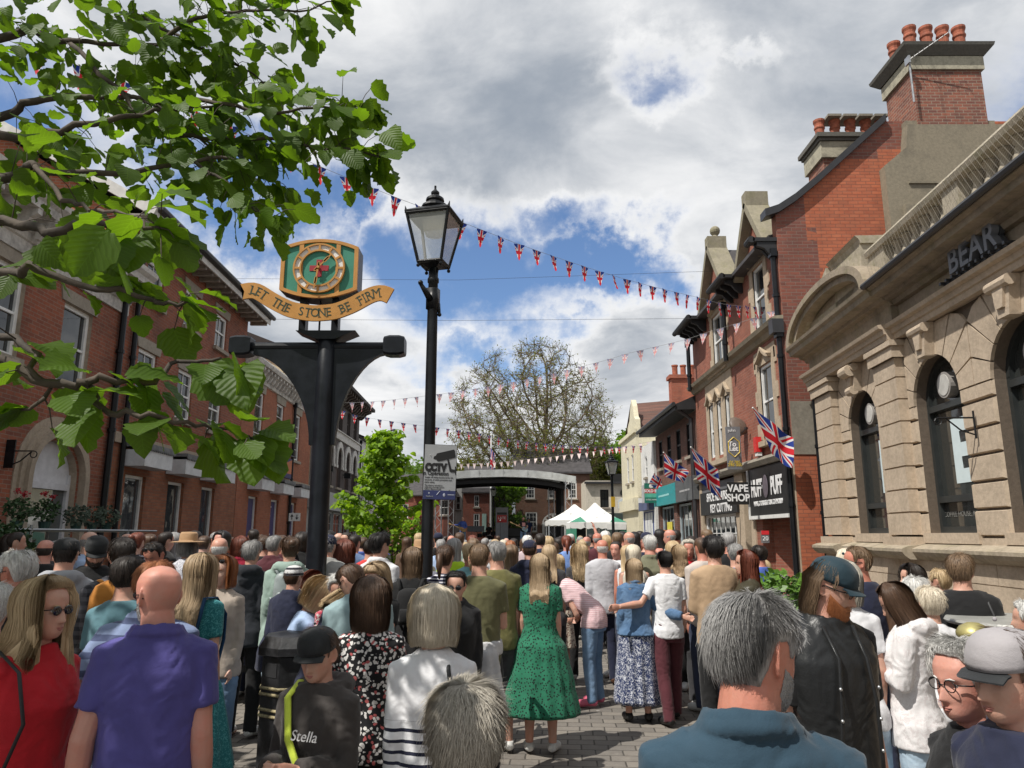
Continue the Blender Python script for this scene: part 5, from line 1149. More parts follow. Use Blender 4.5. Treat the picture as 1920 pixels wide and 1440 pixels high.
for c in msg:
    w =wts.get(c,1.05)*span/tot_;sc =pos+w/2;pos += w
    if c == ' ':continue
    i =max(j for j in range(40) if cum[j] <= sc);f =(sc-cum[i])/(cum[i+1]-cum[i]);x =mids_[i][0]*(1-f)+mids_[i+1][0]*f;z =mids_[i][1]*(1-f)+mids_[i+1][1]*f
    a =math.atan2(mids_[i+1][1]-mids_[i][1],mids_[i+1][0]-mids_[i][0])
    text(c,(x,-.202,z),.128,M_gl,cl,rot=a,ext=.001,sx=.9,name='scroll_letter')
    # serifs
    d =Vector((math.cos(a),0,math.sin(a)));p =Vector((-math.sin(a),0,math.cos(a)))
    for sx_ in ({'L':[(-.022,-1),(-.022,1)],'E':[(-.02,-1),(-.02,1)],'T':[(0,-1)],'H':[(-.028,-1),(-.028,1),(.028,-1),(.028,1)],'N':[(-.028,-1),(-.028,1),(.028,1)],'B':[(-.022,-1),(-.022,1)],'F':[(-.02,-1),(-.02,1)],'I':[(0,-1),(0,1)],'R':[(-.02,-1),(-.02,1),(.028,-1)],'M':[(-.037,-1),(.037,-1),(-.037,1),(.037,1)]}.get(c,[])):
        sb =MB();sb.obox(Vector((x,-.203,z))+d*sx_[0]+p*sx_[1]*.044,d*.014,(0,.001,0),p*.0025);sb.build('letter_serif',M_gl,cl)

# ================================================================== BUNTING, WIRES, FLAGS
def plan_pt(px,py,A,B):
    a,b,z =ray(px,py);dx,dy =B[0]-A[0],B[1]-A[1]
    t =(A[0]*dy-A[1]*dx)/(a*dy-b*dx);return Vector((a*t,b*t,CH+z*t))
M_cord =plain('bunting_cord',(.25,.25,.25),.8)
UJB =union_jack('union_bunting_cloth',.3);UJP =union_jack('sunlit_union_bunting_cloth',.45,.45)  # second cloth is a lit copy, sun painted in by paling the print
def bunting(label,pts,A,B,step=.42,w=.2,h=.31,mat=UJB,seed=1):
    rr =random.Random(seed);P =[plan_pt(x,y,A,B) for x,y in pts]
    # smooth polyline
    Q =[]
    for i in range(len(P)-1):
        for k in range(6):
            t =k/6;p0,p1,p2,p3 =P[max(0,i-1)],P[i],P[i+1],P[min(len(P)-1,i+2)]
            Q.append(.5*((2*p1)+(p2-p0)*t+(2*p0-5*p1+4*p2-p3)*t*t+(3*p1-p0-3*p2+p3)*t**3))
    Q.append(P[-1]);t0 =thing('bunting',label,'bunting',(0,0,0),0,'union flag bunting strings over the street')
    mb =MB();mb.tube(Q,.004,4);mb.build('cord',M_cord,t0)
    me =bpy.data.meshes.new('pennant');vs,fs,uv =[],[],[]
    N =5
    for i in range(N+1):
        f =i/N
        for j in range(3):vs.append(((j-1)*w/2*(1-f)+1e-4*j,.022*math.sin(f*3.0+j*.8)*(f+.2),-h*f));uv.append((.5+(j-1)*.32*(1-f),1-f))
    for i in range(N):
        for j in range(2):fs.append((i*3+j,i*3+j+1,i*3+j+4,i*3+j+3))
    me.from_pydata(vs,[],fs);ul =me.uv_layers.new(name='uv')
    for l in me.loops:ul.data[l.index].uv =uv[l.vertex_index]
    me.materials.append(mat);me.polygons.foreach_set('use_smooth',[True]*len(fs))
    acc =0;nxt =step*.5
    for i in range(len(Q)-1):
        seg =(Q[i+1]-Q[i]);L =seg.length
        while nxt < acc+L:
            p =Q[i]+seg*((nxt-acc)/L);o =link('pennant',me,t0);o.location =p
            o.rotation_euler =(R(rr.uniform(-14,14)),R(rr.uniform(-6,6)),math.atan2(seg.y,seg.x)+R(rr.uniform(-22,22)));nxt += step
        acc += L
bunting('union flag bunting crossing nearest overhead, past the foreground lantern',[(-60,45),(70,97),(220,148),(400,222),(500,268),(600,312),(660,337),(755,375),(880,422),(990,464),(1115,506),(1215,535),(1310,558),(1370,572),(1470,578)],(-7.2,6.6),(6.55,19.3),.47,.23,.33)
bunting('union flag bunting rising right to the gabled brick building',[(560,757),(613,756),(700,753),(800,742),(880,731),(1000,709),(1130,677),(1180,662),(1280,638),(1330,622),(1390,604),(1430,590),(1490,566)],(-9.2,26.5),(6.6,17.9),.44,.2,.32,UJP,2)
bunting('union flag bunting dipping behind the lamp post',[(585,742),(655,775),(740,791),(860,807),(940,821),(1030,833),(1140,838),(1236,834)],(-9.2,24),(6.7,36),.5,.22,.33,UJB,3)
bunting('pale pennant string just above the stage roof',[(800,874),(845,871),(930,867),(1000,860),(1080,851),(1150,841),(1240,824)],(-9.5,43.5),(6.7,36),.4,.2,.31,plain('pale_pink_pennant',(.75,.62,.6),.8),4)
for i,(a,b,c,lab) in enumerate((((385,522),(860,525),(1345,508),'thin black cable stretched above the lower street, upper of the two'),((440,598),(860,601),(1310,597),'thin cable stretched across the street, lower of the two'))):
    mb =MB();pa_,pb_,pc_ =[plan_pt(*p,(-9.2,24),(6.4,23)) for p in (a,b,c)];mb.tube([pa_,pa_.lerp(pb_,.5),pb_,pb_.lerp(pc_,.5),pc_],.005,4);tag(mb.build('overhead_cable',M_lead),lab,'cable')
def flag(label,cor,Y,pole=None,nx=16,ny=8,amp=.05,ph=0.0):
    """cor: hoist top, fly top, fly bottom, hoist bottom as pixels + depth"""
    C =[Vector(at(x,y,Y+d)) for x,y,d in cor];C =[C[0]+(c-C[0])*1.14 for c in C];vs,uv =[],[]
    for j in range(ny+1):
        for i in range(nx+1):
            u,v =i/nx,j/ny;p =(C[0]*(1-u)+C[1]*u)*(1-v)+(C[3]*(1-u)+C[2]*u)*v
            p =p+Vector((0,1,0))*amp*math.sin(u*9+v*3+ph)*u+Vector((0,0,1))*amp*.5*math.sin(u*7+ph*2)*u;vs.append(p);uv.append((u,1-v))
    me =bpy.data.meshes.new('flag_cloth');fs =[(j*(nx+1)+i,j*(nx+1)+i+1,(j+1)*(nx+1)+i+1,(j+1)*(nx+1)+i) for j in range(ny) for i in range(nx)]
    me.from_pydata([tuple(v) for v in vs],[],fs);ul =me.uv_layers.new(name='uv')
    for l in me.loops:ul.data[l.index].uv =uv[l.vertex_index]
    me.materials.append(UJ);me.polygons.foreach_set('use_smooth',[True]*len(fs))
    t0 =thing('union_flag',label,'flag',(0,0,0),0,'union flags on wall poles');link('flag_cloth',me,t0)
    if pole:mb =MB();mb.tube([at(pole[0],pole[1],Y+pole[2]),at(pole[3],pole[4],Y+pole[5])],.02,6);mb.build('pole',M_white,t0)
flag('large draped union flag on a pole beside the projecting black shop sign',[(1297,842,0),(1340,876,.3),(1345,925,.5),(1306,892,.1)],21,(1295,838,0,1352,887,1.2))
flag('union flag flying between the white shop and the dark brick shop',[(1245,850,0),(1286,880,.2),(1277,899,.3),(1246,888,0)],27,(1244,848,0,1300,900,3.0),ph=1.0)
flag('small union flag above the green and red estate board',[(1226,888,0),(1249,906,.2),(1244,924,.2),(1218,904,0)],33,(1226,886,0,1245,930,1.0),ph=2.0)
flag('limp union flag hanging in folds from a high pole on the gabled building',[(1411,765,0),(1479,815,.1),(1476,866,.15),(1444,842,.3)],17.0,(1411,764,0,1492,850,.6),amp=.08)
flag('furled union flag hanging down the white flagpole behind the stage',[(919,838,0),(927,850,.1),(926,886,.3),(919,886,0)],54.3,None,amp=.12,ph=.5)

# ================================================================== SIGNS on the right
def board(name,label,px0,py0,px1,py1,Y,mat,yaw=0,th=.04,cat='sign'):
    a,b =at(px0,py0,Y),at(px1,py1,Y);t0 =thing(name,label,cat,((a[0]+b[0])/2,Y,(a[2]+b[2])/2),yaw);w,h =abs(b[0]-a[0])/2,abs(a[2]-b[2])/2
    mb =MB();mb.box(-w,w,0,th,-h,h);mb.build('board',mat,t0);return t0,w,h
t0,w,h =board('projecting_shop_sign','black projecting sign reading VAPE SHOP in white capitals',1363,904,1405,946,19.5,M_txt_black);text('VAPE',(0,-.005,h*.42),.26,M_txt_white,t0,bold=.008,ext=.003,sx=.9);text('SHOP',(0,-.005,-h*.42),.26,M_txt_white,t0,bold=.008,ext=.003,sx=.9);mb =MB();mb.box(w,w+.5,.0,.03,h*.6,h*.75);mb.build('bracket',M_black,t0)
t0,w,h =board('to_let_board','tall grey To Let board with a yellow hexagon fixed to the brick wall',1361,800,1392,880,20.2,plain('grey_letting_board',(.16,.165,.18),.5),th=.08)
text('To',(-w*.25,-.005,h*.17),.19,M_txt_white,t0,bold=.006);text('Let',(-w*.1,-.005,-h*.04),.19,M_txt_white,t0,bold=.006);M_yl =plain('yellow_print',(.7,.5,.05),.5)
hexp =[(0,.5),(.78,.27),(.78,-.2),(0,-.43),(-.78,-.2),(-.78,.27)];mb =MB()
for k in range(6):
    a,b =hexp[k],hexp[(k+1) % 6];mb.tube([(a[0]*w,-.006,a[1]*h),(b[0]*w,-.006,b[1]*h)],.012,4)
mb.build('hexagon',M_yl,t0);text('01785',(0,-.005,-h*.68),.12,M_yl,t0);text('246 000',(0,-.005,-h*.8),.12,M_yl,t0);text('john',(-w*.2,-.005,h*.82),.12,M_txt_white,t0)
t0,w,h =board('estate_board','green and red SOLD BY estate board on the white shop',1208,906,1235,943,33.5,plain('estate_green',(.02,.16,.11),.5));mb =MB();mb.box(-w,w,-.008,-.002,-h*.02,h*.42);r_ =mb.build('red_strip',plain('estate_red',(.6,.02,.03),.5),t0);text('SOLD BY',(0,-.012,h*.2),.17,M_txt_white,r_,bold=.006,ext=.002);mb =MB();mb.box(-w,w,-.006,-.002,-h*.45,-h*.02);mb.build('pale_green_strip',plain('estate_pale_green',(.1,.42,.3),.5),t0);text('01785 244400',(0,-.008,-h*.68),.09,M_txt_white,t0,ext=.002);mb =MB();mb.ball((0,-.01,h*.7),.1,.01,.1);mb.build('roundel',M_white,t0)
t0,w,h =board('hanging_pub_sign','small white hanging sign on a black bracket on the cream building',1197,934,1209,943,36,M_white)
# dish, alarms
q =at(1385,798,20.8);t0 =thing('satellite_dish','oval brown satellite dish high on the red brick wall','satellite dish',q,R(20));mb =MB();mb.lathe([(.02,-.06),(.15,-.05),(.25,-.015),(.29,.02),(.3,.02),(.25,-.03),(.15,-.065),(.02,-.075)],(0,0,0),22,cap=False);d_ =mb.build('dish',plain('bronze_dish',(.14,.11,.09),.5),t0,True);d_.rotation_euler =(R(-115),0,0);mb =MB();mb.tube([(0,0,-.3),(0,-.3,-.12)],.012,5);mb.box(-.03,.03,-.36,-.28,-.15,-.09);mb.tube([(0,.05,-.1),(.25,.25,-.25)],.02,5);mb.build('feed_arm',M_lead,t0)
q =at(1417,834,19.6);t0 =thing('bell_box','red alarm bell box on the brick wall beside the satellite dish','alarm box',(6.6,q[1],q[2]));mb =MB();mb.box(-.14,.0,-.12,.12,-.2,.2);mb.build('case',plain('red_plastic',(.6,.03,.03),.4),t0);mb =MB();mb.box(-.12,.0,-.1,.1,-.3,-.205);mb.build('base',M_white,t0)
t0,w,h =board('red_number_plaque','red and grey plaque on the stone pier by the open shop door',1427,995,1443,1018,17.4,plain('grey_plaque',(.15,.15,.16),.5));mb =MB();mb.box(-w,w,-.006,-.001,h*.35,h);mb.build('red_top',MATS['estate_red'],t0);text('20',(0,-.004,-h*.3),.14,M_txt_white,t0)
t0,w,h =board('arrow_sign','small white sign with two black arrows on the left shopfront pipe',542,962,562,977,24,M_white);mb =MB()
for x,s_ in ((-.45,1),(.45,-1)):mb.prism([(w*x-.012,-s_*h*.6),(w*x+.012,-s_*h*.6),(w*x+.012,s_*h*.1),(w*x+.05,s_*h*.1),(w*x,s_*h*.7),(w*x-.05,s_*h*.1),(w*x-.012,s_*h*.1)],-.006,-.001)
mb.build('arrows',M_txt_black,t0)
t0,w,h =board('notice_board','pale lilac folding board standing behind the foreground lamp post',772,1072,822,1150,7.9,plain('lilac_board',(.33,.33,.42),.6));mb =MB();mb.box(-w,-w+.03,0,.05,-t0.location.z,-h);mb.box(w-.03,w,0,.05,-t0.location.z,-h);mb.build('leg',M_lead,t0)

# ================================================================== BIN, BENCH, RACKS, BOLLARD, TABLE
q =at(556,1200,5.6);bn =thing('litter_bin','black octagonal litter bin with double gold bands','litter bin',(q[0],5.6,0),R(12))
M_bin =plain('worn_black_bin',(.02,.02,.022),.45,var=.5,nscale=14,bump=.2,bscale=30);oct_ =lambda r,z:[(r*math.cos(2*pi*k/8+pi/8),r*math.sin(2*pi*k/8+pi/8),z) for k in range(8)]
mb =MB();mb.loft([oct_(.255,0),oct_(.26,.1),oct_(.235,.12),oct_(.235,1.02)]);mb.build('body',M_bin,bn)
M_bg =plain('worn_gold_band',(.36,.30,.17),.5,var=.5,nscale=30)
for z in (.62,.66,.76,.8,.14,.17):mb =MB();mb.loft([oct_(.237,z),oct_(.247,z+.008),oct_(.247,z+.014),oct_(.237,z+.022)]);mb.build('band',M_bg,bn)
mb =MB();mb.loft([oct_(.25,1.02),oct_(.268,1.03),oct_(.268,1.08),oct_(.22,1.15),oct_(.1,1.17)]);mb.build('lid',M_bin,bn)
for k in (1,3,5,7):mb =MB();a =pi*k/4-pi/2;d =Vector((math.cos(a),math.sin(a),0));p =Vector((-math.sin(a),math.cos(a),0));mb.obox(d*.218+Vector((0,0,.93)),p*.065,d*.003,(0,0,.045));mb.build('slot',M_dark,bn)
q =at(462,1232,9.0);be =thing('street_bench','wooden slatted street bench with black frame under the seated crowd on the left','bench',(q[0],9.05,0))
M_wd =plain('orange_bench_wood',(.42,.17,.085),.5,var=.2,nscale=5)
for k in range(4):mb =MB();mb.box(-.9,.9,-.22+k*.11,-.13+k*.11,.43,.46);mb.build('slat',M_wd,be)
for x in (-.75,.75):mb =MB();mb.box(x-.03,x+.03,-.2,.2,0,.43);mb.build('leg',M_black,be)
mb =MB();mb.box(-.88,.88,-.23,-.2,.33,.42);mb.build('rail',M_black,be)
M_galv =plain('galvanised_tube',(.32,.33,.33),.4,metal=.6)
rk =thing('flower_rack','galvanised display rack standing in front of the florist window','rack',(-7.7,12.3,0),R(91));mb =MB()
for x in (-2.2,-.8,.8,2.2):
    for y in (-.35,.35):mb.tube([(x,y,0),(x,y,2.0 if x < 0 else 1.95)],.025,6)
for z in (1.2,1.93):
    for y in (-.35,.35):mb.tube([(-2.2,y,z),(3.4 if z > 1.5 and y < 0 else 2.2,y,z)],.022,6)
mb.build('frame',M_galv,rk);mb =MB();mb.box(-2.2,2.2,-.34,.34,1.9,1.915);mb.box(-2.2,2.2,-.34,.34,1.17,1.185);mb.build('shelf',M_galv,rk)
M_leafd =plain('dark_pot_leaf',(.035,.08,.025),.6,var=.4,nscale=20);M_rose =plain('red_rose',(.35,.01,.02),.6);M_rosemary =plain('grey_green_leaf',(.07,.1,.07),.7,var=.3,nscale=20)
def leafblob(mb,c,r,n,ls,mi=0,rg=random.Random(5)):
    for _ in range(n):
        d =Vector((rg.gauss(0,1),rg.gauss(0,1),rg.gauss(0,1))).normalized()*r*rg.uniform(.45,1.0)**.6;p =Vector(c)+Vector((d.x,d.y,d.z*.9));a =Vector((rg.gauss(0,1),rg.gauss(0,1),rg.gauss(0,.7))).normalized();b =a.orthogonal().normalized();b =(b*math.cos(rg.uniform(0,6))+a.cross(b)*math.sin(rg.uniform(0,6))).normalized()
        l =ls*rg.uniform(.7,1.3);mb.add([p,p+a*l*.5+b*l*.32,p+a*l,p+a*l*.5-b*l*.32],[(0,1,2,3)],mi)
for i,(x,red) in enumerate(((-1.6,1),(-.6,1),(.1,1),(1.0,0),(1.5,0),(2.0,0))):
    t0 =thing('pot_plant',['red flowering pot plant at the near end of the florist rack','red flowering pot plant, second on the florist rack','red flowering pot plant, third on the florist rack','grey green herb pot, fourth on the florist rack','grey green herb pot, fifth on the florist rack','grey green herb pot at the far end of the florist rack'][i],'plant',(-7.7+.0,12.3+x,1.92),0,'pot plants on the florist rack');mb =MB();mb.lathe([(.07,0),(.1,.15),(.11,.15)],(0,0,0),12);mb.build('pot',plain('dark_green_pot',(.02,.06,.05),.5),t0)
    mb =MB();leafblob(mb,(0,0,.33 if red else .25),.2 if red else .22,260,.07);mb.build('foliage',M_leafd if red else M_rosemary,t0)
    if red:
        for k in range(2):mb =MB();leafblob(mb,(.08-.14*k,0,.55+.05*k),.05,40,.04);mb.build('bloom',M_rose,t0)
mb =MB();leafblob(mb,(0,0,.3),.45,900,.09,0,random.Random(9));tag(mb.build('leafy_shrub',M_leafd),'dark leafy plants at the far left below the brick wall','plant').location =(-7.2,10.6,1.35)
q =at(1470,1120,7.3);t0 =thing('planter_shrub','bright green glossy shrub in a black planter behind the grey haired man','plant',(q[0],7.3,0));mb =MB();mb.loft([[(a*w_,b*w_,z) for a,b in ((-1,-1),(1,-1),(1,1),(-1,1))] for w_,z in ((.2,0),(.26,.75),(.28,.75),(.28,.8))]);mb.build('planter',M_black,t0);mb =MB();leafblob(mb,(0,0,1.15),.4,1800,.075,0,random.Random(3));mb.build('foliage',plain('glossy_green_leaf',(.10,.2,.03),.4,var=.4,nscale=14),t0)
q =at(1825,1178,4.3);t0 =thing('gold_topped_bollard','black bollard with a worn gold domed top by the old lady','bollard',(q[0],4.3,0));zt =q[2];mb =MB();mb.lathe([(.08,0),(.08,.15),(.055,.2),(.05,zt-.12),(.07,zt-.1),(.07,zt-.06)],(0,0,0),14);mb.build('post',M_black,t0,True);mb =MB();mb.lathe([(.07,zt-.06),(.09,zt-.04),(.09,zt-.02),(.07,zt+.01),(.03,zt+.03),(0.001,zt+.032)],(0,0,0),18);mb.build('cap',plain('worn_gold',(.33,.29,.12),.4,metal=.4,var=.4),t0,True)
q =at(1885,1163,4.9);t0 =thing('cafe_table','round grey cafe table beside the stone wall on the right','table',(q[0]+.15,4.95,0));zt =q[2];mb =MB();mb.lathe([(.02,zt-.03),(.44,zt-.03),(.45,zt-.015),(.44,zt),(.001,zt)],(0,0,0),28);mb.build('table_top',plain('grey_table',(.32,.32,.3),.4,bump=.2,bscale=80),t0);mb =MB();mb.lathe([(.25,0),(.25,.02),(.04,.04),(.035,zt-.03)],(0,0,0),14);mb.build('pedestal',M_galv,t0,True)
# boundary of scene behind buildings: low hills of trees far away handled with the trees
# ================================================================== TREES
def leaf_mat(name,top,under,transl=.45,veins=True,bright=.3):
    m,t =newmat(name);tc =t.n('TexCoord');uv =tc.outputs['UV'];x,y,z =t.sep(uv)
    geo =t.n('NewGeometry')
    c =t.mix(geo.outputs['Backfacing'],(*top,1),(*under,1))
    rnd =t.noise(tc.outputs['Object'],6.0,2)
    c =t.mix(t.ss(rnd,.35,.7),c,tuple(v*(1.35 if i < 2 else 1.0) for i,v in enumerate(top))+(1,))
    hgt =None
    if veins:
        ax =t.m('ABSOLUTE',t.m('SUBTRACT',x,.5))
        w =t.m('SINE',t.m('MULTIPLY',t.m('SUBTRACT',y,t.m('MULTIPLY',ax,.9)),50.0))
        v =t.m('MAXIMUM',t.ss(w,.75,1.0),t.m('LESS_THAN',ax,.012))
        c =t.mix(t.m('MULTIPLY',v,.35),c,tuple(min(1,q*1.9) for q in top)+(1,));hgt =w
    p =t.n('BsdfPrincipled');t.set(p,'Base Color',c);t.set(p,'Roughness',.5);t.set(p,'Specular IOR Level',.35)
    if hgt is not None:b =t.n('Bump',None,Height=hgt,Strength=.22,Distance=.002);t.set(p,'Normal',b.outputs[0])
    tr =t.n('BsdfTranslucent');t.set(tr,'Color',t.mix(1.0,c,(2.3,2.3,.6,1),'MULTIPLY'))
    mx =t.n('MixShader',None,i0=transl);t.t.links.new(p.outputs[0],mx.inputs[1]);t.t.links.new(tr.outputs[0],mx.inputs[2])
    o =t.n('OutputMaterial');t.t.links.new(mx.outputs[0],o.inputs[0]);MATS[name] =m
    return m
M_bark =plain('grey_brown_bark',(.07,.055,.042),.9,var=.4,nscale=12,bump=.5,bscale=30)
def leaf_template(rg):
    """a broad toothed leaf with a drooping tip, as rows across the midrib; unit length along +x"""
    NR =9;rows =[]
    for i in range(NR):
        v =i/(NR-1);wd =.50*math.sin(pi*min(1,v*1.02)**.72)**.75*(1 if v < .95 else .5)+.015
        if i == 0:wd =.12
        if i == NR-1:wd =.0
        tooth =.045*(1 if i % 2 else -.6)
        cup =.10;row =[]
        for s_ in (-1,-.5,0,.5,1):
            ww =wd+(tooth if abs(s_) == 1 and 0 < i < NR-1 else 0);yy =s_*ww
            xx =v+(-.09 if i == 0 and s_ == 0 else 0)+(.05*abs(s_) if i % 2 else -.0)-(.10*abs(s_)*(1-v) if i < 3 else 0)
            zz =cup*abs(s_)*ww*2*.8-.28*v*v+.025*math.sin(i*pi)*abs(s_)+(.02 if i % 2 else -.02)*abs(s_)
            row.append((xx,yy,zz,.5+yy*.9,v))
        rows.append(row)
    return rows
def add_leaves(leaves,name,mat,parent,rg,kinds=3):
    """leaves: (pos, direction, up, size)"""
    tpl =leaf_template(rg);T =np.array([[q[:3] for q in r] for r in tpl]).reshape(-1,3);UVt =np.array([[q[3:] for q in r] for r in tpl]).reshape(-1,2);nr,nc =len(tpl),5
    F0 =np.array([(i*nc+j,(i+1)*nc+j,(i+1)*nc+j+1,i*nc+j+1) for i in range(nr-1) for j in range(nc-1)]);nv =len(T)
    V,F,U =[],[],[]
    for k,(p,d,u,s) in enumerate(leaves):
        d =Vector(d).normalized();u =Vector(u);u =(u-d*u.dot(d)).normalized();r_ =d.cross(u)*-1
        curl =rg.uniform(.3,1.7);M =np.array([d,r_,u]);t =T*np.array([1,rg.uniform(.85,1.1),curl])*s
        V.append(t@M+np.array(p));F.append(F0+k*nv);U.append(UVt)
    V =np.concatenate(V);F =np.concatenate(F);U =np.concatenate(U)
    me =bpy.data.meshes.new(name);me.vertices.add(len(V));me.vertices.foreach_set('co',V.ravel());me.loops.add(F.size);me.loops.foreach_set('vertex_index',F.ravel())
    me.polygons.add(len(F));me.polygons.foreach_set('loop_start',np.arange(0,F.size,4));me.polygons.foreach_set('loop_total',np.full(len(F),4));me.update(calc_edges=True)
    ul =me.uv_layers.new(name='uv');ul.data.foreach_set('uv',U[F.ravel()].ravel());me.materials.append(mat)
    return link(name,me,parent)
# --- the overhanging hazel/lime in the foreground
rg =random.Random(21)
ft =thing('overhanging_tree','leafy tree with broad toothed leaves overhanging the foreground from the top left','tree',(-3.4,1.5,0))
O =Vector((-3.4,1.5,0))
def PX(*l):return [Vector(at(x,y,d))-O for x,y,d in l]
br =[  # (polyline in the air, radius at start, leaf count, spread, leaf size)
 (PX((-260,120,2.3),(0,73,2.3),(53,57,2.3),(102,75,2.3),(162,77,2.3),(300,83,2.25),(345,75,2.2)),0.017,127,0.150,0.067),
 (PX((-260,260,2.2),(0,218,2.2),(60,190,2.2),(160,180,2.2),(275,188,2.2),(330,185,2.2)),0.017,68,0.140,0.063),
 (PX((-260,230,2.0),(0,253,2.0),(90,250,2.0),(200,225,2.0),(290,210,2.05),(400,200,2.1)),0.016,74,0.140,0.063),
 (PX((-260,420,1.9),(0,340,1.9),(60,308,1.9),(90,322,1.9),(240,325,1.95),(370,300,2.0),(440,300,2.0)),0.017,110,0.130,0.064),
 (PX((134,81,2.3),(211,162,2.2),(305,244,2.1),(406,260,2.1),(528,264,2.1),(590,280,2.1),(690,286,2.1),(712,304,2.1)),0.009,116,0.085,0.067),
 (PX((300,83,2.25),(333,55,2.2),(365,33,2.2),(422,24,2.2),(500,18,2.2),(560,20,2.2),(625,2,2.2)),0.009,79,0.110,0.067),
 (PX((330,185,2.2),(406,191,2.1),(487,211,2.1),(589,203,2.1),(635,196,2.1),(680,205,2.1)),0.008,79,0.080,0.071),
 (PX((365,300,2.0),(426,345,2.0),(467,386,2.0),(515,408,2.0)),0.006,27,0.070,0.067),
 (PX((240,20,2.3),(380,90,2.2),(460,130,2.2),(510,165,2.2)),0.006,65,0.110,0.067),
 (PX((-100,-60,2.6),(150,-20,2.5),(330,-25,2.4),(500,-35,2.4)),0.012,100,0.200,0.071),
 (PX((60,308,1.9),(120,370,1.8),(170,392,1.7),(230,400,1.6),(290,420,1.5)),0.008,15,0.100,0.069),
 (PX((211,162,2.2),(330,220,2.2),(420,300,2.2),(500,330,2.2),(520,350,2.2)),0.006,59,0.100,0.063),
 (PX((-260,438,1.3),(0,418,1.3),(90,428,1.25),(180,423,1.2),(260,418,1.2),(300,428,1.2)),0.012,26,0.07,0.072),
 (PX((-260,498,1.25),(0,518,1.25),(60,498,1.2),(160,538,1.2),(240,552,1.2),(312,568,1.2),(352,566,1.2)),0.01,20,0.04,0.062),
 (PX((-260,678,1.1),(0,668,1.1),(90,722,1.1),(153,715,1.1),(194,708,1.1),(285,722,1.15),(330,683,1.2),(400,673,1.2),(450,690,1.2)),0.009,18,0.032,0.069),
 (PX((153,715,1.1),(200,768,1.1),(285,778,1.1),(345,793,1.15),(416,805,1.2),(475,823,1.2)),0.006,17,0.029,0.069),
 (PX((-200,618,1.2),(0,628,1.15),(60,668,1.1),(90,738,1.1),(40,768,1.1)),0.008,11,0.038,0.060),
]
bm_ =MB();leaves =[]
bm_.tube([(0,0,0),(.05,.02,1.4),(-.05,.1,3.0),(.1,.15,4.6),(.3,.3,6.2)],[.2,.16,.14,.1,.05],12)
for pts,r0,n,spread,ls in br:
    L =[0]
    for a,b in zip(pts,pts[1:]):L.append(L[-1]+(b-a).length)
    P =[]
    for i in range(len(pts)-1):
        for k in range(4):
            t =k/4;p0,p1,p2,p3 =pts[max(0,i-1)],pts[i],pts[i+1],pts[min(len(pts)-1,i+2)]
            P.append(.5*((2*p1)+(p2-p0)*t+(2*p0-5*p1+4*p2-p3)*t*t+(3*p1-p0-3*p2+p3)*t**3)+Vector((rg.gauss(0,.004),rg.gauss(0,.004),rg.gauss(0,.004))))
    P.append(pts[-1]);m_ =len(P)
    if r0 >= .01:bm_.tube([Vector((0,.1,2.4+P[0].z*.25)),P[0]],[.04,r0*1.1],7)
    bm_.tube(P,[r0*(1-.8*i/m_) for i in range(m_)],6)
    for _ in range(n):
        f =rg.random()**.8*(m_-1);i =min(int(f),m_-2);p =P[i].lerp(P[i+1],f-i)
        along =(P[i+1]-P[i]).normalized()
        off =Vector((rg.gauss(0,.5),rg.gauss(0,.7),rg.gauss(-.12,.5)))*spread*1.1
        q =p+off
        if .04 < off.length < .11:bm_.tube([p,p+off*.5+Vector((0,0,.01)),q],[.0016,.0012,.0008],3,cap=False)
        d =(along*.8+off.normalized()*.9+Vector((0,0,-.5))+Vector((rg.gauss(0,.4),rg.gauss(0,.4),rg.gauss(0,.25)))).normalized()
        up =Vector((rg.gauss(0,.55),rg.gauss(0,.55)-.15,1.0));leaves.append((q,d,up,ls*rg.uniform(.6,1.15)))
    for k in range(3):leaves.append((P[-1],(P[-1]-P[-3]).normalized()*.8+Vector((rg.gauss(0,.5),rg.gauss(0,.5),-.5)),Vector((rg.gauss(0,.4),rg.gauss(0,.4),1)),ls*1.15))
bm_.build('trunk',M_bark,ft,True)
M_leaf =leaf_mat('broad_green_leaf',(.062,.115,.014),(.075,.13,.022),.52)
add_leaves(leaves,'crown',M_leaf,ft,rg)
# unseen rest of the same crown, added and trimmed to shade the left crowd
more =[];n_ =0
while n_ < 1700:
    x,y,z =rg.uniform(-1,1),rg.uniform(-1,1),rg.uniform(-1,1)
    if x*x+y*y+z*z > 1:continue
    p =Vector((-4.0+3.1*x,2.0+3.6*y,5.0+1.7*z))
    if p.y > .1 and p.x > -.86*p.y-.25 and p.z < 1.85+.92*p.y+.3:continue
    if p.z < 3.0 or p.x > -2.7:continue
    n_ += 1;more.append((p-O,Vector((rg.gauss(0,1),rg.gauss(0,1),-.4)),Vector((rg.gauss(0,.4),rg.gauss(0,.4),1)),rg.uniform(.1,.17)))
add_leaves(more,'shade_crown',M_leaf,ft,rg)
bm_ =MB()
for k in range(14):
    a =rg.uniform(0,2*pi);bm_.tube([(.1,.15,rg.uniform(3,5)),(-.6+1.3*math.cos(a),.5+1.4*math.sin(a),rg.uniform(4,5.5)),(-.6+2.2*math.cos(a) if math.cos(a) < .3 else .3,.5+2.4*math.sin(a)-.8,rg.uniform(4.8,6))],[.06,.035,.01],6)
bm_.build('limbs',M_bark,ft)

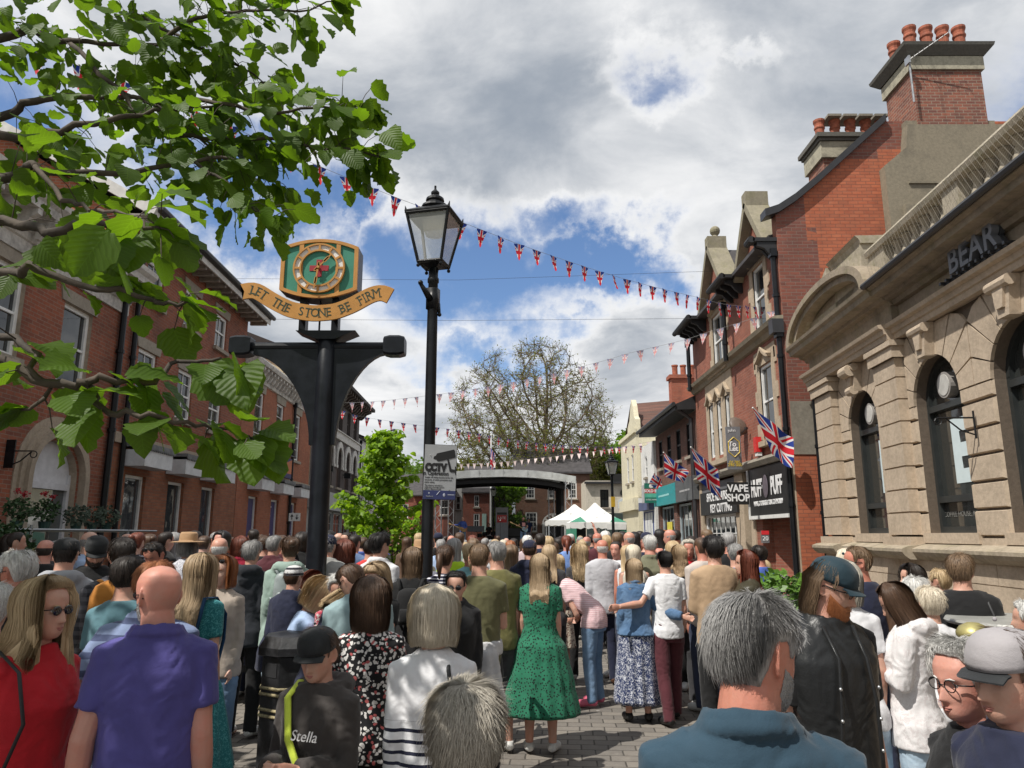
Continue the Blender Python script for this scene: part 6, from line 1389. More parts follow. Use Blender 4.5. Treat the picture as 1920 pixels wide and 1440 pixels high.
# --- cards for the other trees: simple two-triangle leaves
def cards(name,pts,size,mat,parent,rg,flat=.6):
    n =len(pts);P =np.array([tuple(p) for p in pts]);A =RNG.normal(size=(n,3));A[:,2] *= flat;A /= np.linalg.norm(A,axis=1)[:,None]
    Bv =np.cross(A,RNG.normal(size=(n,3)));Bv /= np.linalg.norm(Bv,axis=1)[:,None];S =(size*RNG.uniform(.6,1.3,n))[:,None]
    V =np.stack([P-A*S*.5,P+Bv*S*.34,P+A*S*.5,P-Bv*S*.34],1).reshape(-1,3);F =np.arange(4*n)
    me =bpy.data.meshes.new(name);me.vertices.add(len(V));me.vertices.foreach_set('co',V.ravel());me.loops.add(4*n);me.loops.foreach_set('vertex_index',F)
    me.polygons.add(n);me.polygons.foreach_set('loop_start',np.arange(0,4*n,4));me.polygons.foreach_set('loop_total',np.full(n,4));me.update(calc_edges=True);me.materials.append(mat)
    return link(name,me,parent)
# --- young bright green street tree
rg =random.Random(4);q =at(716,1000,17);yt =thing('young_street_tree','young bright lime green street tree inside a black guard left of the lamp post','tree',(q[0],17,0));H0 =at(715,803,17)[2]
mb =MB();mb.tube([(0,0,0),(.03,0,1.5),(-.02,0,3),(.05,0,H0-.1)],[.06,.045,.03,.01],8);pts =[]
for k in range(64):
    z =1.35+(H0-1.5)*(k/64)**.95;f =(z-1.35)/(H0-1.35);Rr =(1.2*(1-f)**.8+.14)*rg.uniform(.55,1.12);a =k*2.4+rg.uniform(-.3,.3)
    e =Vector((math.cos(a)*Rr,math.sin(a)*Rr,z+.15+.22*(1-f)));s_ =Vector((0,0,z-.1));mb.tube([s_,s_.lerp(e,.5)+Vector((0,0,.05)),e],[.014,.009,.004],4)
    for j in range(60):
        t =rg.random()**.55;p =s_.lerp(e,t)+Vector((rg.gauss(0,.07),rg.gauss(0,.07),rg.gauss(-.02,.035)));pts.append(p)
for k in range(2):
    a =k*3+.4;
mb.build('trunk',M_bark,yt);cl_ =leaf_mat('lime_green_leaf',(.15,.25,.028),(.16,.25,.04),.4,False)
add_leaves([(p,Vector((rg.gauss(0,1),rg.gauss(0,1),-.5)),Vector((rg.gauss(0,.5),rg.gauss(0,.5),1)),.115*rg.uniform(.6,1.2)) for p in pts],'crown',cl_,yt,rg)
gd =thing('tree_guard','black railing guard around the young lime green tree','tree guard',(q[0],17,0));
for z in (.3,1.5):mb =MB();mb.tube([(.42*math.cos(2*pi*k/16),.42*math.sin(2*pi*k/16),z) for k in range(17)],.018,5);mb.build('ring',M_black,gd)
for k in range(16):mb =MB();mb.tube([(.42*math.cos(2*pi*k/16),.42*math.sin(2*pi*k/16),0),(.42*math.cos(2*pi*k/16),.42*math.sin(2*pi*k/16),1.58)],.01,5);mb.build('upright',M_black,gd)
# --- big bare plane tree behind the stage: grown towards points in its envelope
def grow(base,env,n_att,step,seed,trunk):
    r_ =np.random.default_rng(seed);A =[]
    while len(A) < n_att:
        p =r_.uniform(-1,1,3);l =np.linalg.norm(p)
        if l > 1 or l < .15:continue
        c =env(p)
        if c is not None:A.append(c)
    A =np.array(A);N =[np.array(t,float) for t in trunk];par =[i-1 for i in range(len(N))]
    for it in range(90):
        NN =np.array(N);alive =np.ones(len(A),bool)
        D =np.linalg.norm(A[:,None,:]-NN[None],axis=2);near =D.argmin(1);dm =D.min(1);alive =dm > step*1.1
        A =A[alive];near =near[alive];dm =dm[alive]
        if len(A) == 0:break
        new =0
        for i in np.unique(near):
            sel =(near == i) & (dm < 6.5)
            if not sel.any():continue
            v =(A[sel]-NN[i]);v =(v/np.linalg.norm(v,axis=1)[:,None]).sum(0)+r_.normal(0,.35,3);v /= np.linalg.norm(v)+1e-9
            q =NN[i]+v*step
            if np.min(np.linalg.norm(NN-q,axis=1)) > step*.35:N.append(q);par.append(int(i));new += 1
        if not new:break
    N =np.array(N);w =np.zeros(len(N));ch =[[] for _ in N]
    for i in range(len(N)-1,0,-1):ch[par[i]].append(i)
    rad =np.full(len(N),.035)
    for i in range(len(N)-1,0,-1):
        if ch[i]:rad[i] =sum(rad[c]**2.2 for c in ch[i])**(1/2.2)
    rad[0] =rad[1] if len(N) > 1 else .3
    return N,par,rad,ch
YT =68;q =at(1018,1000,YT);pt =thing('bare_plane_tree','huge plane tree with a fine web of twigs and sparse olive leaf behind the stage','tree',(q[0],YT,0));O =np.array([q[0],YT,0])
def env(p):
    x =-.6+p[0]*(8.2 if p[0] < 0 else 7.4);y =p[1]*6.0;z =11.2+p[2]*(8.8 if p[2] > 0 else 6.2)
    if p[0] > .1 and p[2] > .2 and p[0]+p[2] > 1.25:return None
    if -.45 < p[0] < -.2 and p[2] > .62:return None
    return np.array([x,y,z])
N,par,rad,ch =grow(None,env,1500,.62,5,[(0,0,0),(0,0,1.5),(.1,0,3),(0,0,4.4),(-.1,0,5.6),(.1,0,6.6)])
mb =MB();tw =MB();lf =[];rg =random.Random(8)
done =set()
for i in range(1,len(N)):
    if par[i] in done and ch[par[i]] and ch[par[i]][0] == i:pass
    mb.tube([N[par[i]],N[i]],[min(.62,rad[par[i]]*.82) if par[i] else .6,min(.62,rad[i]*.82)],6 if rad[i] > .15 else 4,cap=False)
ends =[i for i in range(len(N)) if rad[i] < .1]
for i in ends:
    p =Vector(N[i]);d0 =(Vector(N[i])-Vector(N[par[i]])).normalized()
    for k in range(6):
        d =(d0*.5+Vector((rg.gauss(0,.6),rg.gauss(0,.6),rg.gauss(.1,.6)))).normalized();a =p;w =[a];
        for s_ in range(3):d =(d+Vector((rg.gauss(0,.35),rg.gauss(0,.35),rg.gauss(.12,.3)))).normalized();a =a+d*rg.uniform(.2,.42);w.append(a)
        tw.tube(w,[.021,.016,.012,.008],3,cap=False)
        for _ in range(5 if a.z < 11 else 2):lf.append(w[rg.randrange(1,4)]+Vector((rg.gauss(0,.12),rg.gauss(0,.12),rg.gauss(0,.12))))
M_bark2 =plain('plane_bark',(.16,.125,.08),.9,var=.4,nscale=3)
mb.build('trunk',M_bark2,pt);tw.build('twigs',plain('twig_bark',(.15,.115,.075),.9),pt)
cards('crown',lf,.17,leaf_mat('olive_young_leaf',(.13,.14,.05),(.13,.14,.055),.4,False),pt,rg)
# --- leafy trees
def leafy(label,px,py_top,Y,w,mat,n,seed,z0=1.5,ls=.5,cat='tree',kind='leafy_tree'):
    q =at(px,1000,Y);top =at(px,py_top,Y)[2];t0 =thing(kind,label,cat,(q[0],Y,0));r_ =random.Random(seed);mb =MB();mb.tube([(0,0,0),(.1,0,top*.35),(0,0,top*.75)],[w*.06,w*.045,w*.02],8)
    P =[];cl =[(r_.uniform(-1,1)*w*.38,r_.uniform(-1,1)*w*.38,z0+(top-z0)*r_.uniform(.12,.86),r_.uniform(.16,.28)*w) for _ in range(16)]+[(0,0,top-w*.2,w*.2)]
    for (a,b,c,r) in cl:
        mb.tube([(0,0,top*.3),(a*.6,b*.6,c-.3*r),(a,b,c)],[w*.025,w*.015,w*.006],5)
    while len(P) < n:
        a,b,c,r =cl[r_.randrange(len(cl))];d =Vector((r_.gauss(0,1),r_.gauss(0,1),r_.gauss(0,.85))).normalized()*r*r_.uniform(.35,1.05);P.append((a+d.x,b+d.y,c+d.z))
    mb.build('trunk',M_bark,t0);cards('crown',P,ls,mat,t0,r_);return t0
MG1 =leaf_mat('mid_green_leaf',(.07,.13,.025),(.08,.13,.03),.35,False);MG2 =leaf_mat('dull_olive_leaf',(.10,.105,.035),(.1,.1,.04),.35,False);MG3 =leaf_mat('fresh_green_leaf',(.11,.2,.03),(.11,.2,.04),.35,False)
leafy('mid green tree behind the pale building at the right edge of the plane tree',1185,812,76,7.5,MG3,6500,1)
leafy('olive green tree right of the plane tree trunk',1128,838,74,8.5,MG2,6500,2)
leafy('second olive tree low behind the brick Georgian house',1065,872,80,8.5,MG2,5500,3)
leafy('tall dark green tree just behind the cream gabled building',1222,800,84,8,MG1,5000,8)
leafy('olive tree behind the left half of the stage',880,862,82,9,MG2,5500,4)
leafy('weeping green tree between the cottage and the Georgian house',945,893,60,3.6,MG3,4500,5,.8,.3)
leafy('green tree far beyond the young street tree',790,860,90,9,MG1,5000,6)
# ================================================================== PEOPLE
BS =bpy.data.scenes.new('bake_scene')
def remesh(mb,vox,smooth=2,post=None,wr=0.0,seed=0):
    me =mb.mesh('t',[]);o =bpy.data.objects.new('t',me);BS.collection.objects.link(o)
    m =o.modifiers.new('r','REMESH');m.mode ='VOXEL';m.voxel_size =vox;m.use_smooth_shade =True
    if smooth:s_ =o.modifiers.new('s','SMOOTH');s_.factor =.5;s_.iterations =smooth
    vl =BS.view_layers[0];vl.update();dg =vl.depsgraph
    out =bpy.data.meshes.new_from_object(o.evaluated_get(dg));bpy.data.objects.remove(o);bpy.data.meshes.remove(me)
    n =len(out.vertices);co =np.empty(n*3);out.vertices.foreach_get('co',co);co =co.reshape(-1,3)
    if wr:
        no =np.empty(n*3);out.vertices.foreach_get('normal',no);no =no.reshape(-1,3);f =np.empty(n);nz =mnoise.noise
        for i in range(n):
            x,y,z =co[i];a =nz((x*9+seed,y*9,z*5.5));b =nz((x*17+seed,y*17,z*21+a*3));f[i] =(1-abs(b)*2.2)*.6+a*.8
        co =co+no*(f[:,None]*wr)
    if post is not None:co =post(co)
    out.vertices.foreach_set('co',co.ravel());out.update()
    return out
def setmat(me,m,smooth=True):
    me.materials.clear();me.materials.append(m)
    if smooth:me.polygons.foreach_set('use_smooth',[True]*len(me.polygons))
    return me
# ---- head
HZ =.235
_v =[0,.04,.12,.2,.3,.42,.5,.6,.72,.84,.93,.985,1.0]
_f =[.046,.074,.083,.083,.082,.080,.080,.087,.084,.068,.046,.02,.0]
_b =[-.01,.005,.03,.05,.072,.088,.096,.100,.098,.085,.06,.03,.0]
_w =[.022,.037,.050,.058,.065,.071,.0745,.077,.0775,.070,.053,.026,.0]
def head_pt(phi,v,off=0.0,face=True):
    f,b,w =np.interp(v,_v,_f),np.interp(v,_v,_b),np.interp(v,_v,_w)
    c,s =math.cos(phi),math.sin(phi)
    x =w*math.copysign(abs(s)**.88,s);y =f*abs(c)**.88 if c > 0 else -b*abs(c)**.9
    z =v*HZ
    if face and c > 0:
        g =lambda a,sg:math.exp(-(a/sg)**2)
        if .27 < v < .56:k =(v-.27)/.29;y += .031*g(x,.0115)*(1-k)**.8*min(1,k*9+.15)+.004*g(x,.02)
        y -= .011*g(abs(x)-.031,.016)*g(v-.50,.055);y += .004*g(x,.05)*g(v-.575,.03)
        y += .0045*g(x,.022)*(g(v-.215,.018)+g(v-.165,.02));y += .004*g(abs(x)-.042,.02)*g(v-.38,.08)
        y -= .004*g(x,.03)*g(v-.19,.008)
    p =Vector((x,y,z))
    if off:d =(p-Vector((0,-.008,.13*HZ/.235+.0)));p =p+d.normalized()*off
    return p
def head_mb(mb,X,jaw=1.0):
    nv,nph =34,44;rings =[]
    for i in range(nv+1):
        v =.002+.997*i/nv;rings.append([X(head_pt(2*pi*k/nph-pi+1e-6,v)*1.0) for k in range(nph)])
    mb.loft(rings)
    for sg in (-1,1):
        C =[(sg*(.073+.015*math.sin(min(a,pi))),-.012-.017*math.sin(a)*1.0+.004,HZ*.49+.035*math.cos(a)) for a in np.linspace(-.3,pi+.4,9)]
        mb.tube([X(Vector(c)) for c in C],[.0045]*6+[.006,.0065,.005],6)
        mb.add([X(Vector((sg*(.068+a),-.014+b,HZ*.47+c))) for a,b,c in ((0,-.008,-.02),(0,.01,-.012),(0,.01,.022),(0,-.010,.022),(.01,-.010,-.018),(.006,.006,-.01),(.006,.006,.02),(.012,-.012,.02))],[(0,1,2,3),(4,7,6,5),(0,4,5,1),(1,5,6,2),(2,6,7,3),(3,7,4,0)])
# ---- hair
def hairline(phi,st):
    a =abs(phi)/pi
    if st == 'bald':return 2 if a < .42 else np.interp(a,[.42,.5,.6,1],[.46,.44,.32,.2])
    return np.interp(a,[0,.22,.34,.37,.41,.46,.55,.61,.7,1],[.86,.85,.74,.50,.48,.64,.62,.40,.24,.11])
ARM0 =.0
def hair(style,L,rg,nrib,thick=.012,cols=64,curl=0.0,X=lambda p:p,wave=0.0,hat=False,hang0=.30):
    """columns running from the crown down to the hairline or hanging to length L"""
    vs,fs,uvs =[],[],[]
    long =style in ('long','bob','curly');top_end =.62 if style == 'bald' else .995
    lump =[rg.gauss(0,1) for _ in range(64)]
    def path(phi,off,n,seed=0):
        hl =hairline(phi,style);pts =[]
        if hl > 1:return None
        a =abs(phi)/pi;hang =long and a > hang0
        v0 =top_end;
        if style == 'bald':v0 =np.interp(a,[.42,.55,1],[.54,.62,.62])
        vend =hl if not hang else .42
        k1 =n if not hang else n//2
        for i in range(k1+1):
            t =i/k1;v =v0+(vend-v0)*t**(1.0 if style == 'bald' else 1.25)
            o =off*(min(1,t*3+.55) if not hang else 1+.35*t)
            if not hang:o *= (1 if t < .8 else 1-(t-.8)*3.2)
            if hat and v > .56:o =min(o,.006)
            if style == 'bald':o *= .8*math.sin(pi*min(1,max(.0,t)*1.0))**.5
            p =head_pt(phi,v,o,False);pts.append(p)
        if hang:
            p =pts[-1].copy();n2 =n-k1;lc =L*(1+.05*math.sin(phi*5+lump[3]));ang =math.atan2(p.x,-p.y)
            for i in range(1,n2+1):
                t =i/n2;dz =lc*t;q =p.copy();q.z -= dz
                ck =.88 if L < .2 else .97
                if L < .2:q.x *= 1-(1-ck)*t**3;q.y *= 1-.15*t**2.5
                else:
                    q.x *= 1+.06*math.sin(pi*t)-.10*t;q.y -= .015*t
                    if q.y > -.07 and t > .2:q.y -= (.02)*t
                if curl:q.x += curl*math.sin(t*30+phi*9+seed);q.y += curl*math.cos(t*30+phi*7+seed)
                if wave:q.x += wave*math.sin(t*11+phi*2+seed*.2);q.y += wave*.6*math.cos(t*9+phi*3)
                pts.append(q)
        return pts
    n =14;prev =None
    for c in range(cols+1):
        phi =-pi+2*pi*c/cols;lp =lump[int((c*.5)) % 64]*.07+lump[(c*3) % 64]*.06
        if hat and abs(phi) < 1.2:prev =None;continue
        p =path(phi*.9999+1e-4,thick*(1+lp*(1 if style != 'bald' else .3)),n,c)
        if p is None:prev =None;continue
        b =len(vs)
        for i,q in enumerate(p):vs.append(X(q));uvs.append((c/cols,i/n))
        vs.append(X(head_pt(phi,max(.1,hairline(phi,style)+.02),-.004,False)) if not (long and abs(phi)/pi > hang0) else X(Vector((p[-1].x*.8,p[-1].y*.82,p[-1].z+.01))));uvs.append((c/cols,1))
        m =len(p)+1
        if prev is not None and prev[1] == m:
            for i in range(m-1):fs.append((prev[0]+i,b+i,b+i+1,prev[0]+i+1))
        prev =(b,m)
    for _ in range(nrib):
        phi =rg.uniform(-pi,pi)
        if hat and abs(phi) < 1.35:continue
        off =thick*rg.uniform(.85,1.35)+rg.uniform(0,.003)
        if style == 'bald':off =thick*rg.uniform(.5,1.0)
        nn =10 if long else 16;p =path(phi,off,nn,rg.uniform(0,6))
        if p is None:continue
        fly =nrib > 1000 and rg.random() < .04
        if style in ('short','bald'):
            i0 =rg.randrange(0,13);p =p[i0:i0+4];lift =rg.uniform(-.002,.006)*(1+thick*40);u_ =rg.gauss(0,.006+thick*.35)
            p =[q+(q-Vector((0,-.01,.13))).normalized()*lift*(j/3)+Vector((u_*j/3,0,u_*j/5)) for j,q in enumerate(p)]
        dp =rg.uniform(-.06,.06)
        if fly:off_ =rg.uniform(.004,.016);p =[q+(q-Vector((0,-.01,.12))).normalized()*off_*(j/len(p)) for j,q in enumerate(p)]
        wd =(.28 if fly else 1)*rg.uniform(.0010,.0022)*(1.0 if long else .75)*(.8 if nrib > 1500 else 1.3);wa,wp =rg.gauss(0,.0045),rg.uniform(0,6);b =len(vs);k =len(p);u =rg.random()
        for i,q in enumerate(p):
            side =Vector((math.cos(phi),math.sin(phi)*.6,0)).normalized();ww =wd*(1-(i/(k-1))**3*.85);dq =side*(dp*.02*i+(wa*math.sin(i*.7+wp) if long else 0))
            vs.append(X(q+dq-side*ww));vs.append(X(q+dq+side*ww));uvs += [(u,i/k),(u+.01,i/k)]
        fs += [(b+2*i,b+2*i+1,b+2*i+3,b+2*i+2) for i in range(k-1)]
    me =bpy.data.meshes.new('hair');me.from_pydata([tuple(v) for v in vs],[],fs);ul =me.uv_layers.new(name='uv')
    li =np.empty(len(me.loops),dtype=int);me.loops.foreach_get('vertex_index',li);ul.data.foreach_set('uv',np.array(uvs)[li].ravel())
    me.polygons.foreach_set('use_smooth',[True]*len(fs));return me
def hair_mat(name,c1,c2,streak=60.0):
    key ='hair_'+name
    if key in MATS:return MATS[key]
    m,t =newmat(key);uv =t.n('TexCoord').outputs['UV'];v =t.vm('MULTIPLY',uv,(streak,2.2,1));n =t.noise(v,1.0,3,.6);n2 =t.noise(t.vm('MULTIPLY',uv,(streak*3.5,3,1)),1.0,2)
    c =t.mix(t.ss(t.m('ADD',t.m('MULTIPLY',n,.6),t.m('MULTIPLY',n2,.4)),.36,.64),(*c1,1),(*c2,1))
    MATS[key] =fin(m,t,c,.48,0,n2,.5,.006,spec=.45);return MATS[key]
HC =dict(blonde=((.30,.20,.10),(.62,.47,.28)),ash=((.27,.18,.10),(.58,.43,.27)),platinum=((.45,.38,.28),(.80,.72,.58)),brown=((.045,.024,.014),(.12,.066,.038)),dark=((.010,.007,.006),(.035,.024,.018)),
          black=((.006,.005,.005),(.018,.014,.013)),ginger=((.20,.06,.02),(.42,.16,.06)),auburn=((.10,.025,.015),(.22,.06,.03)),grey=((.16,.155,.15),(.42,.41,.40)),white=((.45,.44,.42),(.78,.77,.74)),lightbrown=((.10,.062,.035),(.24,.155,.09)),greyblonde=((.22,.19,.15),(.58,.54,.46)))
# ---- materials for skin and cloth
def skin(tone):
    key ='skin_%s' % tone
    if key in MATS:return MATS[key]
    c =dict(fair=(.60,.36,.27),pink=(.62,.32,.25),tan=(.45,.25,.17),red=(.55,.25,.18),pale=(.66,.44,.35))[tone]
    m,t =newmat(key);o =oc(t);n =t.noise(o,9.0,4,.6);n2 =t.noise(o,90.0,3,.7);n4 =t.noise(o,24.0,3,.6)
    col =t.mix(t.ss(n,.35,.7),tuple(v*.92 for v in c)+(1,),(c[0]*1.04,c[1]*.86,c[2]*.84,1));col =t.mix(t.m('MULTIPLY',n2,.25),col,(c[0]*.8,c[1]*.65,c[2]*.55,1))
    col =t.mix(t.ss(n4,.45,.75,0.0,.4),col,(c[0]*.95,c[1]*.66,c[2]*.6,1))
    MATS[key] =fin(m,t,col,.5,0,t.m('ADD',n2,t.noise(o,28.0,3)),.3,.003,extra={'Subsurface Weight':.08,'Subsurface Radius':(.02,.008,.004),'Subsurface Scale':.5});return MATS[key]
def cloth(name,c,pat=None,c2=(.7,.7,.7),sc=1.0,rough=.85,sheen=0):
    key ='cloth_'+name
    if key in MATS:return MATS[key]
    m,t =newmat(key);o =oc(t);x,y,z =t.sep(o);n =t.noise(o,5.0,4,.6);wv =t.noise(o,380.0,1);col =t.mix(t.ss(n,.3,.75),tuple(v*.86 for v in c)+(1,),tuple(min(1,v*1.1) for v in c)+(1,));C2 =(*c2,1)
    if pat == 'stripe':col =t.mix(t.m('GREATER_THAN',t.m('SINE',t.m('MULTIPLY',z,2*pi/sc)),.35),col,C2)
    elif pat == 'yokestripe':col =t.mix(t.m('MULTIPLY',t.m('GREATER_THAN',t.m('SINE',t.m('MULTIPLY',z,2*pi/sc)),.55),t.m('LESS_THAN',z,1.22)),col,C2)
    elif pat == 'dots':
        v =t.n('TexVoronoi',None,Vector=o,Scale=sc);t.set(v,'Randomness',.9);col =t.mix(t.m('LESS_THAN',v.outputs[0],.34),col,C2)
    elif pat == 'floral':
        v =t.n('TexVoronoi',None,Vector=t.vm('ADD',o,t.vm('SCALE',t.noise(o,sc*.7,2,col=True),.03)),Scale=sc);col =t.mix(t.m('LESS_THAN',v.outputs[0],.46),col,C2);col =t.mix(t.m('MULTIPLY',t.m('GREATER_THAN',t.sep(v.outputs[1])[0],.72),t.m('LESS_THAN',v.outputs[0],.46)),col,(.5,.12,.12,1))
    elif pat == 'print':col =t.mix(t.m('GREATER_THAN',t.noise(o,sc,3,.7,dist=1.5),.54),col,C2)
    elif pat == 'check':col =t.mix(t.m('MULTIPLY',t.m('ADD',t.m('GREATER_THAN',t.m('SINE',t.m('MULTIPLY',z,2*pi/sc)),0.0),t.m('GREATER_THAN',t.m('SINE',t.m('MULTIPLY',t.m('ADD',x,t.m('MULTIPLY',y,.7)),2*pi/sc)),0.0)),.4),col,C2)
    elif pat == 'denim':col =t.mix(t.ss(t.noise(o,3.0,5,.7),.4,.65),col,C2)
    elif pat == 'quilt':pass
    wr =t.noise(t.vm('ADD',o,t.vm('SCALE',t.noise(o,4.0,2,col=True),.15)),13.0,4,.55)
    h =t.m('ADD',wr,t.m('MULTIPLY',wv,.08))
    if pat == 'quilt':h =t.m('ADD',h,t.m('MULTIPLY',t.m('ABSOLUTE',t.m('SINE',t.m('MULTIPLY',z,pi/sc))),1.6))
    MATS[key] =fin(m,t,col,rough,0,h,.5,.011,spec=.3,extra={'Sheen Weight':.12} if rough > .6 else None);return MATS[key]
# ---- body
POSE ={'down':((.028,-.025,-.285),(.03,.04,-.53)),'front':((.035,.03,-.28),(-.07,.25,-.24)),'crossed':((.065,.05,-.27),(-.19,.20,-.20)),'hip':((.21,-.09,-.24),(.0,-.02,-.42)),'phone':((.05,.14,-.22),(-.09,.30,-.02)),
        'up':((.09,.12,.22),(.02,.2,.46)),'pocket':((.10,-.08,-.27),(.03,.06,-.47)),'back':((.09,-.12,-.25),(-.08,-.16,-.42)),'reach':((.03,.22,-.19),(-.03,.42,-.36)),'guitarL':((.1,.05,-.27),(-.06,.26,-.28)),'guitarR':((.16,.12,-.2),(.30,.36,-.14)),'knee':((.04,.12,-.26),(-.02,.32,-.36)),'hug':((.16,-.02,-.25),(.42,.10,-.30))}
def sex_dims(sex,bulk):
    sw =.163 if sex == 'm' else .146;hw =.160 if sex == 'm' else .168
    return sw*(1+.25*(bulk-1)),hw*bulk
TOR_M =[(.84,.150,.105,-.005),(.93,.160,.112,-.008),(1.03,.152,.108,0),(1.13,.155,.106,.004),(1.25,.168,.114,.004),(1.34,.175,.112,0),(1.405,.168,.098,-.008),(1.45,.140,.080,-.016),(1.482,.092,.068,-.014),(1.505,.066,.062,-.012)]
TOR_F =[(.84,.168,.115,-.012),(.93,.172,.118,-.015),(1.03,.142,.098,0),(1.10,.130,.092,.004),(1.2,.145,.105,.012),(1.28,.155,.122,.018),(1.35,.158,.102,.004),(1.40,.155,.086,-.006),(1.445,.122,.068,-.012),(1.48,.07,.056,-.010),(1.50,.054,.05,-.006)]
def torso(mb,sex,bulk,e,z0=.84,z1=1.5,belly=0.0,flare=0.0,n=28):
    T =TOR_M if sex == 'm' else TOR_F;rings =[];Z =[t[0] for t in T];zs =sorted({z0,z1,*[z for z in Z if z0 < z < z1],*[z0+.035*k for k in range(1,int((z1-z0)/.035))]})
    for z in zs:
        rx,ry,cy =[np.interp(z,Z,[t[k] for t in T]) for k in (1,2,3)]
        b =bulk if z < 1.36 else 1+(bulk-1)*max(.25,(1.5-z)/.14*.8)
        bl =belly*math.exp(-((z-1.05)/.13)**2);fl =flare*max(0,(1.0-z)/.16);rx =rx*b*.935+e+fl+bl*.3;ry =ry*b+e+fl*.8+bl*.5;cy += bl*.5
        ring =[]
        for k in range(n):
            a =2*pi*k/n;c,s =math.cos(a),math.sin(a);ring.append((rx*math.copysign(abs(c)**.85,c),cy+ry*math.copysign(abs(s)**.92,s),z))
        rings.append(ring)
    mb.loft(rings)
def arm_pts(sex,side,pose,bulk):
    sw,_ =sex_dims(sex,bulk);S_ =Vector((side*(sw-.018),-.008,1.415));e,w =(POSE[pose] if isinstance(pose,str) else pose);k =1.0 if sex == 'm' else .94
    return S_,S_+Vector((e[0]*side,e[1],e[2]))*k,S_+Vector((w[0]*side,w[1],w[2]))*k
def hand(mb,E,Wp,side,r=1.0):
    d =(Wp-E).normalized();n =Vector((side,0,0)) if abs(d.x) < .7 else Vector((0,1,0));n =(n-d*n.dot(d)).normalized();s =d.cross(n)*(1 if side > 0 else -1)
    if s.y < 0:s =-s
    inward =-n
    mb.tube([Wp-d*.01,Wp+d*.03,Wp+d*.065,Wp+d*.092],[.026*r,.036*r,.041*r,.036*r],10,flat=.42,up=tuple(s))
    for i,(o,L) in enumerate(((.030,.068),(.010,.078),(-.010,.072),(-.029,.056))):
        b =Wp+d*.085+s*o*r;m_ =b+d*L*.5*r+inward*.008;t_ =m_+d*L*.42*r+inward*.022*(1+.25*i);mb.tube([b,m_,t_],[.0092*r,.0086*r,.0068*r],7)
    b =Wp+d*.03+s*.030*r;mb.tube([b,b+d*.028+s*.02+inward*.01,b+d*.058+s*.024+inward*.022],[.0125*r,.0105*r,.0085*r],7)
def foot_pts(side,pose):
    if pose == 'sit':return [Vector((side*.09,0,.9)),Vector((side*.13,.43,.92)),Vector((side*.13,.46,.50))]
    if pose == 'stride':return [Vector((side*.088,0,.92)),Vector((side*.095,side*.10,.49)),Vector((side*.09,side*.17-.06,.09))]
    if pose == 'wide':return [Vector((side*.088,0,.92)),Vector((side*.13,.02,.49)),Vector((side*.17,-.01,.09))]
    if pose == 'cross':return [Vector((side*.088,0,.92)),Vector((side*.085,.03,.49)),Vector((side*.05,side*.06,.09))]
    return [Vector((side*.088,0,.92)),Vector((side*.1,.015,.49)),Vector((side*.105,-.015,.09))]
def headX(yaw,pitch,roll,hs=1.0):
    M =Matrix.Translation((0,.012,1.515)) @ Matrix.Translation((0,-.02,.03)) @ Matrix.Rotation(R(yaw),4,'Z') @ Matrix.Rotation(R(roll),4,'Y') @ Matrix.Rotation(R(-pitch),4,'X') @ Matrix.Translation((0,.02,-.03)) @ Matrix.Scale(hs,4)
    return M
def bender(ang,z0=.92,z1=1.12):
    if not ang:return None
    def f(co):
        co =np.array(co,float);z =co[:,2];t =np.clip((z-z0)/(z1-z0),0,1);a =-R(ang)*t*t*(3-2*t);zc =np.minimum(z,(z0+z1)/2+.0);y,dz =co[:,1].copy(),z-(z0+z1)/2
        up =z > z0;c,s =np.cos(a),np.sin(a);
        co[up,1] =(y*c - dz*s)[up];co[up,2] =((z0+z1)/2+y*s+dz*c)[up];return co
    return f
PN =[0]
